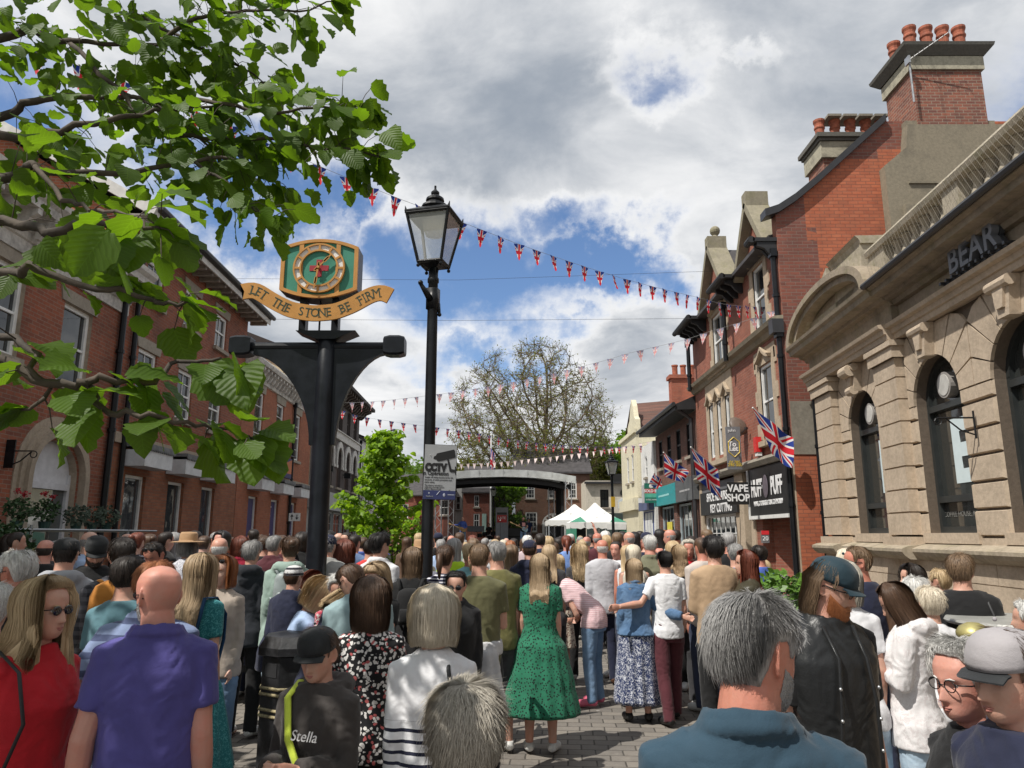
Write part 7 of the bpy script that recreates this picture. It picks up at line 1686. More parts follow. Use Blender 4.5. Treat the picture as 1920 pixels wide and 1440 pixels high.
def mkparts(sp):
    """all the meshes of one person as {part: (mesh, material)} in person coordinates (1.75 m tall, facing +y)"""
    g =sp.get;sex =g('sex','m');bulk =g('bulk',1.0);D =g('D',1);vb,vc ={0:(.0062,.009),1:(.0105,.014),2:(.016,.02)}[D]
    if g('fine'):vb =.0048
    seed =g('seed',0);rg =random.Random(seed);bend =g('bend',0);post =bender(bend) if bend else None;sit =g('legs') == 'sit'
    HX =headX(g('yaw',0),g('pitch',0),g('roll',0),g('hs',1.0)*.935);X =lambda p:HX @ p
    apL,apR =arm_pts(sex,-1,g('armL',g('arm','down')),bulk),arm_pts(sex,1,g('armR',g('arm','down')),bulk)
    sk =skin(g('skin','fair'));out ={};lp =g('legs','stand');ar =(1.0 if sex == 'm' else .86)*(1+.5*(bulk-1))
    # body
    mb =MB();torso(mb,sex,bulk*.96,-.006,.86,1.5,g('belly',0));nk =1.0 if sex == 'm' else .86
    hb =HX @ Vector((0,-.012,.045));mb.tube([(0,-.012,1.42),(0,-.008,1.49),hb*.5+Vector((0,-.008,1.50))*.5,hb,HX @ Vector((0,-.008,.09))],[.075*nk,.062*nk*(1+.3*(bulk-1)),.058*nk*(1+.3*(bulk-1)),.058*nk,.05*nk],16)
    head_mb(mb,X)
    for side,(S_,E,Wp) in ((-1,apL),(1,apR)):
        mb.tube([S_+Vector((-side*.03,0,0)),S_,S_.lerp(E,.35),S_.lerp(E,.8),E,E.lerp(Wp,.3),E.lerp(Wp,.7),Wp],[.05*ar,.054*ar,.048*ar,.041*ar,.040*ar,.041*ar,.033*ar,.026*ar],12);hand(mb,E,Wp,side,1.0 if sex == 'm' else .9)
    for side in (-1,1):
        h_,k_,a_ =foot_pts(side,lp);mb.tube([h_,h_.lerp(k_,.5),k_,k_.lerp(a_,.3),k_.lerp(a_,.75),a_],[.085*bulk,.074*bulk,.054,.056,.040,.036],12)
        mb.tube([a_+Vector((0,-.03,-.03)),a_+Vector((0,.08,-.055)),a_+Vector((0,.17,-.065))],[.036,.034,.022],8,flat=.7)
    out['body'] =(remesh(mb,vb,2 if D < 2 else 3,post),sk)
    # top
    tp =g('top','tee');slv ={'tee':.66,'long':2.0,'polo':.66,'jacket':2.0,'vest':0,'tank':0,'dress':.7,'hood':2.0,'half':1.45}[tp]
    e ={'tee':.014,'long':.016,'polo':.015,'jacket':.03,'vest':.042,'tank':.01,'dress':.014,'hood':.026,'half':.014}[tp]+g('loose',0)
    zb =g('hem',{'tee':.84,'long':.84,'polo':.83,'jacket':.78,'vest':.82,'tank':.86,'dress':.92,'hood':.80,'half':.84}[tp]);mb =MB()
    torso(mb,sex,bulk,e,zb,1.496 if tp in ('tee','long','polo','hood','half','vest','jacket') else 1.462,g('belly',0),.015 if tp != 'polo' else .004)
    for side,(S_,E,Wp) in ((-1,apL),(1,apR)):
        if slv == 0:continue
        r_ =e*.75;P_ =[S_+Vector((-side*.035,0,.0)),S_+Vector((0,0,-.005))];Q_ =[.054*ar+r_,.058*ar+r_]
        if slv <= 1:end =S_.lerp(E,slv);P_ += [S_.lerp(E,slv*.5),end];Q_ += [.052*ar+r_,.050*ar+r_]
        else:
            P_ += [S_.lerp(E,.5),E,E.lerp(Wp,.5*(slv-1))];Q_ += [.050*ar+r_,.045*ar+r_,.042*ar+r_]
            P_ += [E.lerp(Wp,(slv-1)*.97)];Q_ += [.032*ar+r_*(1.1 if tp == 'hood' else .9)]
        mb.tube(P_,Q_,14)
    if tp == 'hood' or g('hooded'):
        mb.tube([(-.12,-.03,1.47),(-.09,-.085,1.475),(0,-.115,1.465),(.09,-.085,1.475),(.12,-.03,1.47)],[.03,.05,.06,.05,.03],12);mb.tube([(0,-.10,1.47),(0,-.13,1.38),(0,-.12,1.31)],[.07,.06,.02],12,flat=.5)
    if tp in ('polo','jacket') or g('collar'):
        cr =1.0 if sex == 'm' else .88
        mb.tube([(.080*math.cos(a)*cr,-.012+.078*math.sin(a)*cr,1.507+.016*math.sin(-a)) for a in np.linspace(-pi*1.32,pi*.32,15)],[.011]*15,8)
        mb.tube([(.094*math.cos(a)*cr,-.014+.090*math.sin(a)*cr,1.485+.016*math.sin(-a)) for a in np.linspace(-pi*1.32,pi*.32,15)],[.010]*15,8)
    if g('tied'):       # hoodie tied around the waist, as its own part
        m2 =MB();torso(m2,sex,bulk,.035,.93,1.03);rings =[]
        for i in range(10):
            z =.97-.05*i;w =.15+.018*i*.6;rings.append([(w*math.sin(a),-.10-.02*i*.35+.01*math.sin(a*9)-.075*math.cos(a)*.9,z) for a in np.linspace(-1.5,1.5,14)]+[(w*.95*math.sin(a),-.085-.02*i*.35-.055*math.cos(a)*.9,z) for a in np.linspace(1.5,-1.5,14)])
        m2.loft(rings);out['tied_hoodie'] =(remesh(m2,vc,2,post,.008,seed+4),g('tied'))
    out[{'tee':'t_shirt','long':'jumper','polo':'polo_shirt','jacket':'jacket','vest':'body_warmer','tank':'vest_top','dress':'dress_top','hood':'hooded_top','half':'blouse'}[tp]] =(remesh(mb,vc,2,post,{0:.007,1:.006,2:.005}[D]*(1.15 if tp in ('jacket','hood') else 1),seed),g('tc'))
    if tp == 'vest' and g('under'):
        m2 =MB()
        for side,(S_,E,Wp) in ((-1,apL),(1,apR)):m2.tube([S_+Vector((-side*.03,0,0)),S_,S_.lerp(E,.45),S_.lerp(E,.82)] if g('ushort') else [S_+Vector((-side*.03,0,0)),S_,S_.lerp(E,.5),E,E.lerp(Wp,.5),E.lerp(Wp,.9)],[.06*ar,.068*ar,.068*ar,.07*ar] if g('ushort') else [.06*ar,.066*ar,.062*ar,.055*ar,.05*ar,.04*ar],12)
        torso(m2,sex,bulk,.01,.95,1.485);out['shirt'] =(remesh(m2,vc,2,post,.007,seed+2),g('under'))
    # bottom
    bt =g('bot','trousers')
    if bt in ('trousers','shorts'):
        mb =MB();torso(mb,sex,bulk,.010,.80,1.0,0);wd =g('leg',1.0)
        for side in (-1,1):
            h_,k_,a_ =foot_pts(side,lp)
            if bt == 'shorts':mb.tube([h_+Vector((-side*.01,0,-.02)),h_.lerp(k_,.5),h_.lerp(k_,.93)],[.102*bulk,.094*bulk,.088],14)
            else:mb.tube([h_+Vector((-side*.012,0,-.01)),h_.lerp(k_,.25),h_.lerp(k_,.65),k_,k_.lerp(a_,.35),k_.lerp(a_,.7),a_+(Vector((0,-.005,-.035)) if not sit else Vector((0,0,.02)))],[.098*bulk,.095*bulk,.082*bulk,.07*wd,.067*wd,.060*wd,.058*wd],14)
        out['shorts' if bt == 'shorts' else 'trousers'] =(remesh(mb,vc,2,post,.006,seed+1),g('bc'))
    else:
        ln =g('sk',.45);fl =g('flare',.12);tiers =g('tiers',0);n =72;rings =[];z0_ =1.0 if bt == 'skirt' else .96;zbt =z0_-ln
        T =TOR_M if sex == 'm' else TOR_F;Zt =[t[0] for t in T];steps =22
        for i in range(steps+1):
            t =i/steps;z =z0_-ln*t;rx0 =np.interp(max(z,.84),Zt,[q[1] for q in T])*bulk+.014;ry0 =np.interp(max(z,.84),Zt,[q[2] for q in T])*bulk+.014
            k =t**.85;rip =.016*k
            if tiers:k2 =t*tiers;rip =.013*(.45+.55*(k2-int(k2)))*min(1,t*2+.1);k =.75*t**.85+.25*(int(k2)+min(1,(k2-int(k2))*2.2))/tiers if t < 1 else 1
            ring =[]
            for j in range(n):
                a =2*pi*j/n;w =rip*math.sin(a*13+1.3*math.sin(a*3+seed)+t*.8)+.3*rip*math.sin(a*29+seed);ring.append(((rx0+fl*k+w)*math.cos(a),-.01+(ry0+fl*k*.85+w)*math.sin(a),z))
            rings.append(ring)
        rings += [[(x*.94,y*.94,z+.004) for x,y,z in rings[-1]],[(x*.6,y*.6,z+.3) for x,y,z in rings[-1]]]
        m2 =MB();m2.loft(rings[:-1],cap=False);me =m2.mesh('skirt',[],True);out['skirt'] =(me,g('bc') or g('tc'))
    # shoes
    mb =MB()
    for side in (-1,1):
        h_,k_,a_ =foot_pts(side,lp);f =Vector((side*.18,1,0)).normalized();b =a_+Vector((0,0,-.045));mb.tube([b-f*.06+Vector((0,0,.01)),b-f*.03+Vector((0,0,.016)),b+f*.05+Vector((0,0,.01)),b+f*.12,b+f*.185+Vector((0,0,-.005)),b+f*.21+Vector((0,0,-.01))],[.03,.044,.047,.048,.04,.02],12,flat=.86)
        mb.tube([a_+Vector((0,-.01,-.05)),a_+Vector((0,-.012,.01))],[.045,.041],12)
    out['shoes'] =(remesh(mb,.009 if D < 2 else .016,2),g('sc') or cloth('white_trainer',(.6,.6,.6),rough=.6))
    # hair
    hs =g('hair','short');hc =hair_mat(g('hc','brown'),*HC[g('hc','brown')])
    nr ={0:3600,1:640,2:0}[D]*(2 if g('fine') and hs in ('short','mop','fluffy') else 1);PX_ =post
    def XX(p):
        q =X(p)
        if PX_ is not None:c =PX_(np.array([q]))[0];return Vector(c)
        return q
    # hanging hair must rest outside the shoulders and back
    def fall(p):
        q =X(p)
        if q.z < 1.50:
            k =min(1,(1.50-q.z)/.10);lim =-.085-.055*k
            if q.y > lim and q.y < .06:q.y =q.y*(1-k)+min(q.y,lim)*k if abs(q.x) < .5 and p.y < -.02 else q.y+.0
            if p.y >= -.02:q.y =q.y*(1-k)+max(q.y,.075)*k
        if PX_ is not None:return Vector(PX_(np.array([q]))[0])
        return q
    if hs != 'none':
        base ={'short':'short','bald':'bald','long':'long','bob':'bob','curly':'curly','pony':'short','bun':'short','fluffy':'short','buzz':'short','mop':'short'}[hs];L_ =g('L',{'long':.30,'bob':.085,'curly':.26}.get(hs,.1));th ={'short':.0068,'bald':.007,'long':.016,'bob':.024,'curly':.035,'pony':.011,'bun':.011,'fluffy':.024,'buzz':.004,'mop':.024}[hs]*g('thick',1.0)
        me =hair(base,L_,rg,int(nr*(1.3 if base in ('short',) else 1)*(.7 if hs == 'bald' else 1)),th,72 if D == 0 else (48 if D == 1 else 36),.009 if hs == 'curly' else 0,fall if base in ('long','bob','curly') else XX,g('wave',0),bool(g('hat')),g('hang0',.30));out['hair'] =(me,hc)
        if hs in ('pony','bun'):
            m2 =MB();c =head_pt(pi,.62,.02,False)
            if hs == 'bun':m2.ball(c+Vector((0,-.025,.03)),.038,.036,.036)
            else:m2.tube([XX(q) for q in (c,c+Vector((0,-.05,.0)),c+Vector((0,-.06,-.10)),c+Vector((0,-.045,-.22)))],[.022,.03,.03,.008],10)
            if hs == 'bun':m2.v =[tuple(XX(Vector(v))) for v in m2.v]
            out['hair_tie_back'] =(m2.mesh('bun',[],True),hc)
    if g('beard'):
        m2 =MB();B_ =min(1,g('beard'));vt =lambda a:.19+.20*(abs(a)/1.5)**2;top =lambda a:.27 if abs(a) < .42 else vt(a)+.03
        rings =[[XX(head_pt(a,max(.004,top(a)*i/10),.0005+.0075*B_*(1-(i/10)**3))+Vector((0,.004*B_,-.022*(1-i/10)*max(0,g('beard')-.5)))) for a in np.linspace(-1.45,1.45,30)] for i in range(11)]
        for i in range(10):
            for j in range(29):m2.add([rings[i][j],rings[i][j+1],rings[i+1][j+1],rings[i+1][j]],[(0,1,2,3)])
        br_ =random.Random(3)
        for _ in range(1500 if D == 0 else 150):
            a =br_.uniform(-1.45,1.45);v =br_.uniform(.01,top(a)*1.03)
            if abs(v-.19) < .02 and abs(a) < .28:continue
            p =XX(head_pt(a,v,.001));q =XX(head_pt(a+br_.gauss(0,.06),v,.002+.012*B_*(1-(v/top(a))**3*.7))+Vector((0,.002,-.014*g('beard'))));s_ =Vector((.0009,0,0));m2.add([p-s_,p+s_,q+s_*.3,q-s_*.3],[(0,1,2,3)])
        out['beard'] =(m2.mesh('beard',[],True),hair_mat(g('bdc',g('hc','brown')),*HC[g('bdc',g('hc','brown'))]))
    # face
    if g('face',0):
        m5 =MB();fp =[(m5,'lips',plain('lips',(.40,.16,.13),.45))]
        for s_ in (-1,1):
            m2,m3,m4 =MB(),MB(),MB();c =head_pt(math.atan2(s_*.031,.075),.5);c =Vector((s_*.031,c.y-.0075,HZ*.5));m2.ball(c,.0125,n=14,m=10);m3.ball(c+Vector((0,.0085,0)),.0058,.005,.0058,n=10,m=6)
            m4.tube([head_pt(math.atan2(s_*x,.08),.575+dz,.002) for x,dz in ((.014,-.005),(.03,.012),(.048,-.004))],[.0022,.003,.0015],6)
            fp += [(m2,'eye#%d' % s_,plain('eye_white',(.7,.68,.66),.25)),(m3,'iris#%d' % s_,plain('dark_iris',(.03,.03,.035),.2)),(m4,'eyebrow#%d' % s_,hc)]
        m5.tube([head_pt(math.atan2(x,.08),.208+abs(x)*.1,.0008) for x in (-.022,-.01,0,.01,.022)],[.001,.0035,.0034,.0035,.001],6);m5.tube([head_pt(math.atan2(x,.08),.178+abs(x)*.6,.0008) for x in (-.02,-.01,0,.01,.02)],[.001,.0042,.005,.0042,.001],6)
        for m_,nm,mt in fp:m_.v =[tuple(XX(Vector(v))) for v in m_.v];out[nm] =(m_.mesh(nm.split('#')[0],[],True),mt)
    if g('glasses'):
        m2 =MB();m3 =MB();dark =g('glasses') == 'sun';up =.24 if g('glasses') == 'top' else 0
        for s_ in (-1,1):
            c =Vector((s_*.031,.088 if not up else .07,HZ*(.5+up*1.6)));
            if dark or up:m2.ball(c,.026,.006,.019,n=14,m=8)
            else:m3.tube([c+Vector((.023*math.cos(a),0,.018*math.sin(a))) for a in np.linspace(0,2*pi,13)],.0018,5)
            m3.tube([c+Vector((s_*.024,-.004,.006)),Vector((s_*.076,.05,c.z+.004)),Vector((s_*.080,-.005,c.z+.006)),Vector((s_*.076,-.03,c.z-.008))],.0024,5)
        m3.tube([(-.01,.094 if not up else .075,HZ*(.51+up*1.6)),(.01,.094 if not up else .075,HZ*(.51+up*1.6))],.002,5)
        if m2.v:m2.v =[tuple(XX(Vector(v))) for v in m2.v];out['lenses'] =(m2.mesh('lenses',[],True),plain('dark_lens',(.01,.01,.012),.08,spec=.9))
        m3.v =[tuple(XX(Vector(v))) for v in m3.v];out['glasses_frame'] =(m3.mesh('frame',[],True),M_black)
    ht =g('hat')
    if ht in ('cap','beanie'):
        m2 =MB();rings =[];n =40
        for i in range(12):
            v =.60+.395*(i/11)**.8;rings.append([head_pt(2*pi*k/n-pi+1e-5,v,.009*(1 if i > 0 else .9),False)+Vector((0,0,.006*math.sin(pi*i/11))) for k in range(n)])
        m2.loft(rings);m2.ball(head_pt(0,.999,.030,False),.006,n=8,m=6)
        m2.v =[tuple(XX(Vector(v))) for v in m2.v];out['cap_crown'] =(m2.mesh('cap',[],True),g('hatc'))
        if ht == 'cap':
            m3 =MB();bk =g('brim',0);top_,bot_ =[],[]
            for i in range(6):
                t =i/5;top_.append([Vector((x,.070+.062*t*(1-(x/.082)**2*.75)+(.0 if t else -.01),HZ*.62-.012*t-.9*x*x*1.6-.004*t)) for x in np.linspace(-.075,.075,15)])
            for i in range(5):
                for j in range(14):
                    q =[top_[i][j],top_[i][j+1],top_[i+1][j+1],top_[i+1][j]];m3.add(q,[(0,1,2,3)]);m3.add([p-Vector((0,0,.004)) for p in q],[(3,2,1,0)])
            for j in range(14):q =[top_[5][j],top_[5][j+1]];m3.add([q[0],q[1],q[1]-Vector((0,0,.004)),q[0]-Vector((0,0,.004))],[(0,1,2,3)])
            m3.v =[tuple(XX(Vector(v))) for v in m3.v];out['cap_brim'] =(m3.mesh('brim',[],True),g('brimc') or g('hatc'))
    elif ht == 'straw':
        m2 =MB();m2.lathe([(.2,0),(.15,.012),(.105,.01),(.10,.03),(.098,.09),(.08,.115),(.0,.118)],(0,-.01,HZ*.70),26);m2.v =[tuple(XX(Vector(v))) for v in m2.v];out['straw_hat'] =(m2.mesh('hat',[],True),g('hatc'))
    return out
def place(sp,parts):
    g =sp.get;d =g('d');x,y,z =at(g('px'),g('py'),d);h =g('h') or z;base =g('base',0.0)
    s =h/(1.745*g('hk',1.0)) if not g('s') else g('s');t0 =thing('person',sp['label'],'person',(x,d,base),R(g('rot',0)),g('group'));t0.scale =(s,s,s)
    for nm,(me,mt) in parts.items():
        o =link(nm.split('#')[0],me,t0)
        if len(me.materials) == 0:me.materials.append(mt)
        if me.materials[0] is not mt:o.material_slots[0].link ='OBJECT';o.material_slots[0].material =mt
    return t0
def person(**sp):
    PN[0] += 1;sp.setdefault('seed',PN[0]*3);parts =mkparts(sp)
    for nm,(me,mt) in parts.items():setmat(me,mt)
    t0 =place(sp,parts)
    if sp.get('legs') == 'sit':t0.location.z =sp.get('seat',.47)-.86*t0.scale.x
    return t0
def extra(root,label,name,cat,build,mat):
    """a thing worn or carried: top-level, placed in the wearer's coordinates"""
    t0 =thing(name,label,cat);t0.location =root.location;t0.rotation_euler =root.rotation_euler;t0.scale =root.scale
    for nm,mb,m in build(mat):mb.build(nm,m,t0,True)
    return t0
def backpack(w=.28,h=.42,z=1.0,t=.13):
    def f(m):
        b =MB();rings =[]
        for i,(zz,k) in enumerate(((0,.8),(.03,1),(.25,1.03),(.5,1),(.8,.95),(.93,.8),(1,.45))):rings.append([(w/2*k*a,-.13-t/2+t/2*k*bb,z+h*zz) for a,bb in ((-1,-.5),(-.8,-1),(0,-1.15),(.8,-1),(1,-.5),(1,.7),(.8,1),(-.8,1),(-1,.7))])
        b.loft(rings);p =MB();rings =[]
        for zz,k in ((.08,.7),(.12,.95),(.4,1),(.45,.8)):rings.append([(w/2*.75*k*a,-.13-t-.03-.02*bb*-1*k,z+h*zz) for a,bb in ((-1,0),(-.8,-1),(.8,-1),(1,0),(.8,1),(-.8,1))])
        p.loft(rings);s =MB()
        for sg in (-1,1):s.tube([(sg*.08,-.15,z+h*.93),(sg*.11,-.1,1.475),(sg*.12,.02,1.47),(sg*.125,.13,1.36),(sg*.13,.12,1.2),(sg*.15,-.02,z+.1),(sg*.12,-.15,z+.06)],.014,6,flat=.5)
        return [('bag',b,m),('pocket',p,m),('straps',s,m)]
    return f
def slingbag(side=1,z=.95,w=.3,h=.26,cross=False,r=.009,yo=-.02):
    def f(m):
        b =MB();rings =[];x0 =side*.2
        for zz,k in ((0,.7),(.1,1),(.6,.95),(1,.7)):rings.append([(x0+side*.05*bb*k,yo+w/2*a*k,z-h+h*zz) for a,bb in ((-1,0),(-.8,1),(.8,1),(1,0),(.8,-1),(-.8,-1))])
        b.loft(rings);s =MB();sx =-side*.13 if cross else side*.13
        s.tube([(x0,yo-.08,z-.02),(sx*.3+x0*.7,-.13,z+.2) if not cross else (.0,-.15,1.25),(sx,-.11,1.42),(sx,-.02,1.487),(sx,.1,1.42),(0 if cross else sx,.155,1.25),(x0,.1,z-.02)],r,6,flat=.5)
        return [('bag',b,m),('strap',s,M_blk)]
    return f
# ---- wardrobe
c_ =cloth
NAVY =c_('navy',(.018,.022,.05));BLK =c_('black',(.012,.012,.013));WHT =c_('white',(.72,.72,.74));GRY =c_('light_grey',(.36,.37,.40));DGR =c_('dark_grey',(.05,.05,.055));OLV =c_('olive',(.13,.125,.06));OLV2 =c_('olive_grey',(.17,.17,.11))
JNS =c_('blue_jeans',(.14,.23,.36),'denim',(.2,.3,.44));LJN =c_('light_jeans',(.28,.40,.52),'denim',(.42,.53,.63));DJN =c_('dark_jeans',(.03,.04,.08));DEN =c_('denim_jacket',(.07,.14,.26),'denim',(.12,.21,.35));MAR =c_('maroon',(.09,.022,.03));PUR =c_('purple',(.085,.075,.27));RED =c_('red',(.5,.015,.025));TAN =c_('tan',(.42,.29,.18))
PNK =c_('pink_stripe',(.66,.42,.44),'stripe',(.75,.58,.6),.02);TEAL =c_('teal_tee',(.10,.21,.25));SKY =c_('sky_blue',(.38,.50,.72));LTB =c_('pale_denim_shirt',(.26,.36,.38));MINT =c_('mint',(.30,.40,.35));BGE =c_('beige',(.45,.38,.32));CRM =c_('cream',(.62,.57,.48));BRN =c_('brown',(.12,.07,.045));HIV =c_('hi_vis',(.5,.75,.03));ROY =c_('royal_blue',(.06,.11,.38));MBL =c_('mid_blue',(.13,.2,.36));YEL =c_('yellow',(.65,.55,.12));CHK =c_('plaid',(.35,.05,.06),'check',(.6,.6,.6),.06);GCK =c_('green_check',(.25,.42,.38),'check',(.6,.68,.62),.06)
PTN =c_('slate_polo',(.026,.058,.088));GRNP =c_('green_dotted',(.022,.17,.095),'dots',(.008,.012,.012),46);FLB =c_('floral_black',(.012,.012,.014),'floral',(.72,.70,.68),46);BST =c_('breton',(.74,.74,.76),'yokestripe',(.015,.018,.04),.045);BSTA =BST;NST =c_('navy_fine_stripe',(.02,.02,.05),'stripe',(.6,.6,.65),.03);BPR =c_('navy_print',(.03,.045,.12),'print',(.6,.62,.68),42);TLF =c_('teal_print',(.02,.17,.19),'print',(.08,.32,.33),60);BLF =c_('blue_floral',(.05,.16,.25),'floral',(.2,.35,.42),30);PSL =c_('grey_paisley',(.45,.46,.52),'print',(.75,.75,.78),50)
QLT =c_('navy_quilted',(.016,.02,.045),'quilt',sc=.06,rough=.45);BQL =c_('black_quilted',(.02,.022,.024),'quilt',sc=.08,rough=.45);LEA =c_('black_leather',(.02,.021,.022),rough=.34);OLE =c_('olive_leather',(.05,.045,.028),rough=.4);TWD =c_('pink_tweed',(.36,.27,.30),'check',(.6,.5,.42),.022);WHP =c_('white_printed',(.68,.66,.66),'print',(.60,.56,.56),34);HOO =c_('charcoal_hoodie',(.055,.048,.045));FLP =c_('leafy_print',(.05,.04,.035),'print',(.5,.42,.36),34);GST =c_('blue_grey_stripe',(.22,.28,.45),'stripe',(.07,.09,.18),.07);SCM =c_('scarf_print',(.7,.62,.5),'print',(.12,.03,.02),30)
WTR =c_('white_trainer',(.62,.62,.6),rough=.6);BTR =c_('black_shoe',(.02,.02,.02),rough=.5);BRS =c_('brown_shoe',(.1,.05,.03),rough=.5);PTR =c_('pink_trainer',(.6,.13,.2),rough=.6)
CAPB =c_('black_cap',(.018,.02,.022),rough=.7);CAPN =c_('teal_navy_cap',(.012,.032,.045),rough=.7);CAPG =c_('grey_cap',(.34,.32,.33),rough=.7);STR =c_('straw',(.42,.26,.14),rough=.8)
P =person
# ---- nearest people
red_w =P(label='long haired woman in sunglasses and a red dress at the left edge, looking right',px=84,py=1090,d=2.9,rot=-112,yaw=12,sex='f',top='half',tc=RED,bot='skirt',bc=RED,sk=.5,flare=.1,hair='long',hc='blonde',L=.36,wave=.02,thick=1.2,face=1,glasses='sun',D=0,fine=1,arm='down',skin='fair',h=1.69)
red_w_bag =extra(red_w,'thin black shoulder strap bag worn by the woman in red','shoulder_bag','bag',slingbag(1,.98,.22,.18),BLK)
pur =P(label='bald man in a purple polo shirt and sunglasses seen from behind',px=308,py=1055,d=2.9,rot=14,yaw=40,top='polo',tc=PUR,bot='trousers',bc=DGR,hair='none',hc='grey',glasses='sun',D=0,fine=1,bulk=1.08,armL=((.055,-.05,-.27),(.08,.0,-.52)),armR=((.035,-.03,-.28),(.05,.02,-.53)),skin='pink',beard=.2,bdc='grey',face=1)
slate =P(label='large grey haired man in a slate blue polo in the right foreground, turned right',px=1388,py=1106,d=1.56,rot=-8,yaw=-54,pitch=6,top='polo',tc=PTN,hair='short',hc='grey',thick=1.35,D=0,fine=1,bulk=1.1,skin='red',beard=.2,bdc='grey',face=1,arm='down',seed=51)
blo =P(label='top of a grey blonde short bobbed head at the bottom centre of the picture',px=874,py=1284,d=1.62,rot=5,sex='f',top='jacket',tc=DGR,hair='mop',hc='greyblonde',thick=.75,D=0,fine=1,arm='front',seed=9)
cap =P(label='bearded man in a dark cap and black leather waistcoat, looking down to the right',px=1537,py=1045,d=3.12,rot=-166,yaw=36,pitch=20,top='vest',tc=LEA,under=BLK,ushort=1,loose=-.024,bot='trousers',bc=BLK,hair='bob',hc='lightbrown',L=.11,thick=.6,hang0=.56,beard=1.3,bdc='ginger',hat='cap',hatc=CAPN,face=1,glasses='clear',D=0,fine=1,bulk=1.06,arm='down',skin='fair',collar=1,h=1.78,seed=77)
for s_ in (-1,1):
    mb =MB();mb.tube([(s_*.065,.075,1.47),(s_*.06,.15,1.36),(s_*.075,.165,1.2),(s_*.085,.155,1.02),(s_*.09,.145,.86)],.009,6,flat=.5);mb.build('waistcoat_edge',LEA,cap,True)
    for k in range(4):mb =MB();mb.ball((s_*.082,.172-.004*k,1.26-.11*k),.007,n=8,m=6);mb.build('snap_button',M_alu,cap,True)
kid =P(label='boy in a black cap and charcoal hoodie walking towards the camera by the bin',px=604,py=1168,d=3.15,rot=160,yaw=6,pitch=14,hk=1.01,hs=1.07,top='hood',tc=HOO,bot='trousers',bc=BLK,hair='short',hc='brown',hat='cap',hatc=CAPB,face=1,D=0,fine=1,arm='front',bulk=.88,skin='fair',seed=5)
mb =MB();mb.tube([(.09,.02,1.50),(.10,.10,1.44),(.04,.165,1.28),(-.05,.175,1.12),(-.14,.13,.96),(-.18,.04,.88)],.019,6,flat=.35,up=(1,0,0));mb.tube([(.09,.02,1.50),(.08,-.11,1.42),(-.02,-.17,1.2),(-.14,-.15,.98),(-.18,.04,.88)],.019,6,flat=.35)
t0 =thing('bag_strap','neon yellow cross body strap over the charcoal hoodie of the boy','bag strap');t0.location,t0.rotation_euler,t0.scale =kid.location,kid.rotation_euler,kid.scale;mb.build('strap',c_('neon_yellow',(.62,.75,.08)),t0,True)
text('Stella',(0,0,0),.065,M_txt_white,kid,ext=.001,shear=.3,name='chest_lettering').matrix_local =Matrix.Translation((-.05,.178,1.3)) @ Matrix.Rotation(pi,4,'Z') @ Matrix.Rotation(pi/2,4,'X')
brt =P(label='white blonde bobbed woman in a black and white striped top carrying a mustard bag',px=815,py=1106,d=3.2,rot=6,sex='f',top='long',tc=BST,bot='trousers',bc=BLK,hair='bob',hc='platinum',L=.085,thick=1.25,D=0,arm='down',bulk=1.05,seed=14)
extra(brt,'soft mustard leather shoulder bag on the striped woman','mustard_bag','handbag',slingbag(.5,1.08,.16,.42,yo=-.22),c_('mustard_leather',(.36,.22,.035),rough=.45))
flo =P(label='woman with a smooth dark brown bob in a black and white floral blouse',px=697,py=1085,d=3.9,rot=8,sex='f',top='long',tc=FLB,bot='trousers',bc=BLK,hair='bob',hc='brown',L=.13,thick=1.1,D=0,arm='front',bulk=1.02,seed=19)
oldw =P(label='elderly white haired woman with glasses and a black top near the right edge, facing left',px=1808,py=1197,d=2.12,rot=98,yaw=6,pitch=4,sex='f',top='tee',tc=BLK,bot='skirt',bc=BLK,hair='mop',hc='white',thick=.75,face=1,glasses='clear',D=0,fine=1,skin='pink',seed=23)
boy =P(label='boy in a light grey cap with a dark peak at the right edge, facing left',px=1890,py=1176,d=1.9,rot=103,pitch=6,top='hood',tc=NAVY,bot='trousers',bc=DGR,hair='short',hc='brown',thick=1.2,hat='cap',hatc=CAPG,brimc=CAPB,face=1,D=0,fine=1,skin='fair',bulk=.9,seed=29,hs=1.03)
for k in range(3):
    mb =MB();mb.tube([(-.14-.022*k,.05,1.475),(-.215-.012*k,.035,1.43-.01*k),(-.245,.03+.02*k,1.3),(-.255,.0+.02*k,1.15)],.006,5);mb.build('sleeve_stripe',WHT,boy,True)
# ---- second rank
P(label='tan skinned white haired man in dark quilted coat and red scarf, left edge',px=42,py=1030,d=4.4,rot=78,pitch=8,top='jacket',tc=BQL,hair='mop',hc='white',thick=.65,face=1,glasses='clear',D=1,skin='red',bc=DJN)
P(label='man in a pale grey hoodie and black cap with his back turned, left crowd',px=127,py=1000,d=5.4,rot=18,pitch=6,top='hood',tc=GRY,bc=JNS,hair='short',hc='dark',hat='cap',hatc=CAPB,D=1,armR='down',h=1.84)
P(label='dark bearded man in a black cap looking down behind the pale hoodie man',px=183,py=993,d=6.2,rot=215,pitch=28,top='tee',tc=BLK,bc=BLK,hair='short',hc='dark',beard=1,hat='cap',hatc=CAPB,face=1,D=1,h=1.87)
bp =P(label='dark haired man in a dark checked shirt wearing the orange backpack',px=232,py=1006,d=5.2,rot=30,top='long',tc=c_('dark_check',(.02,.022,.03),'check',(.12,.12,.14),.05),bc=BLK,hair='short',hc='dark',thick=1.4,D=1)
extra(bp,'orange canvas backpack among the crowd on the left','backpack','backpack',backpack(.34,.46,1.02,.17),c_('orange_canvas',(.50,.20,.035)))
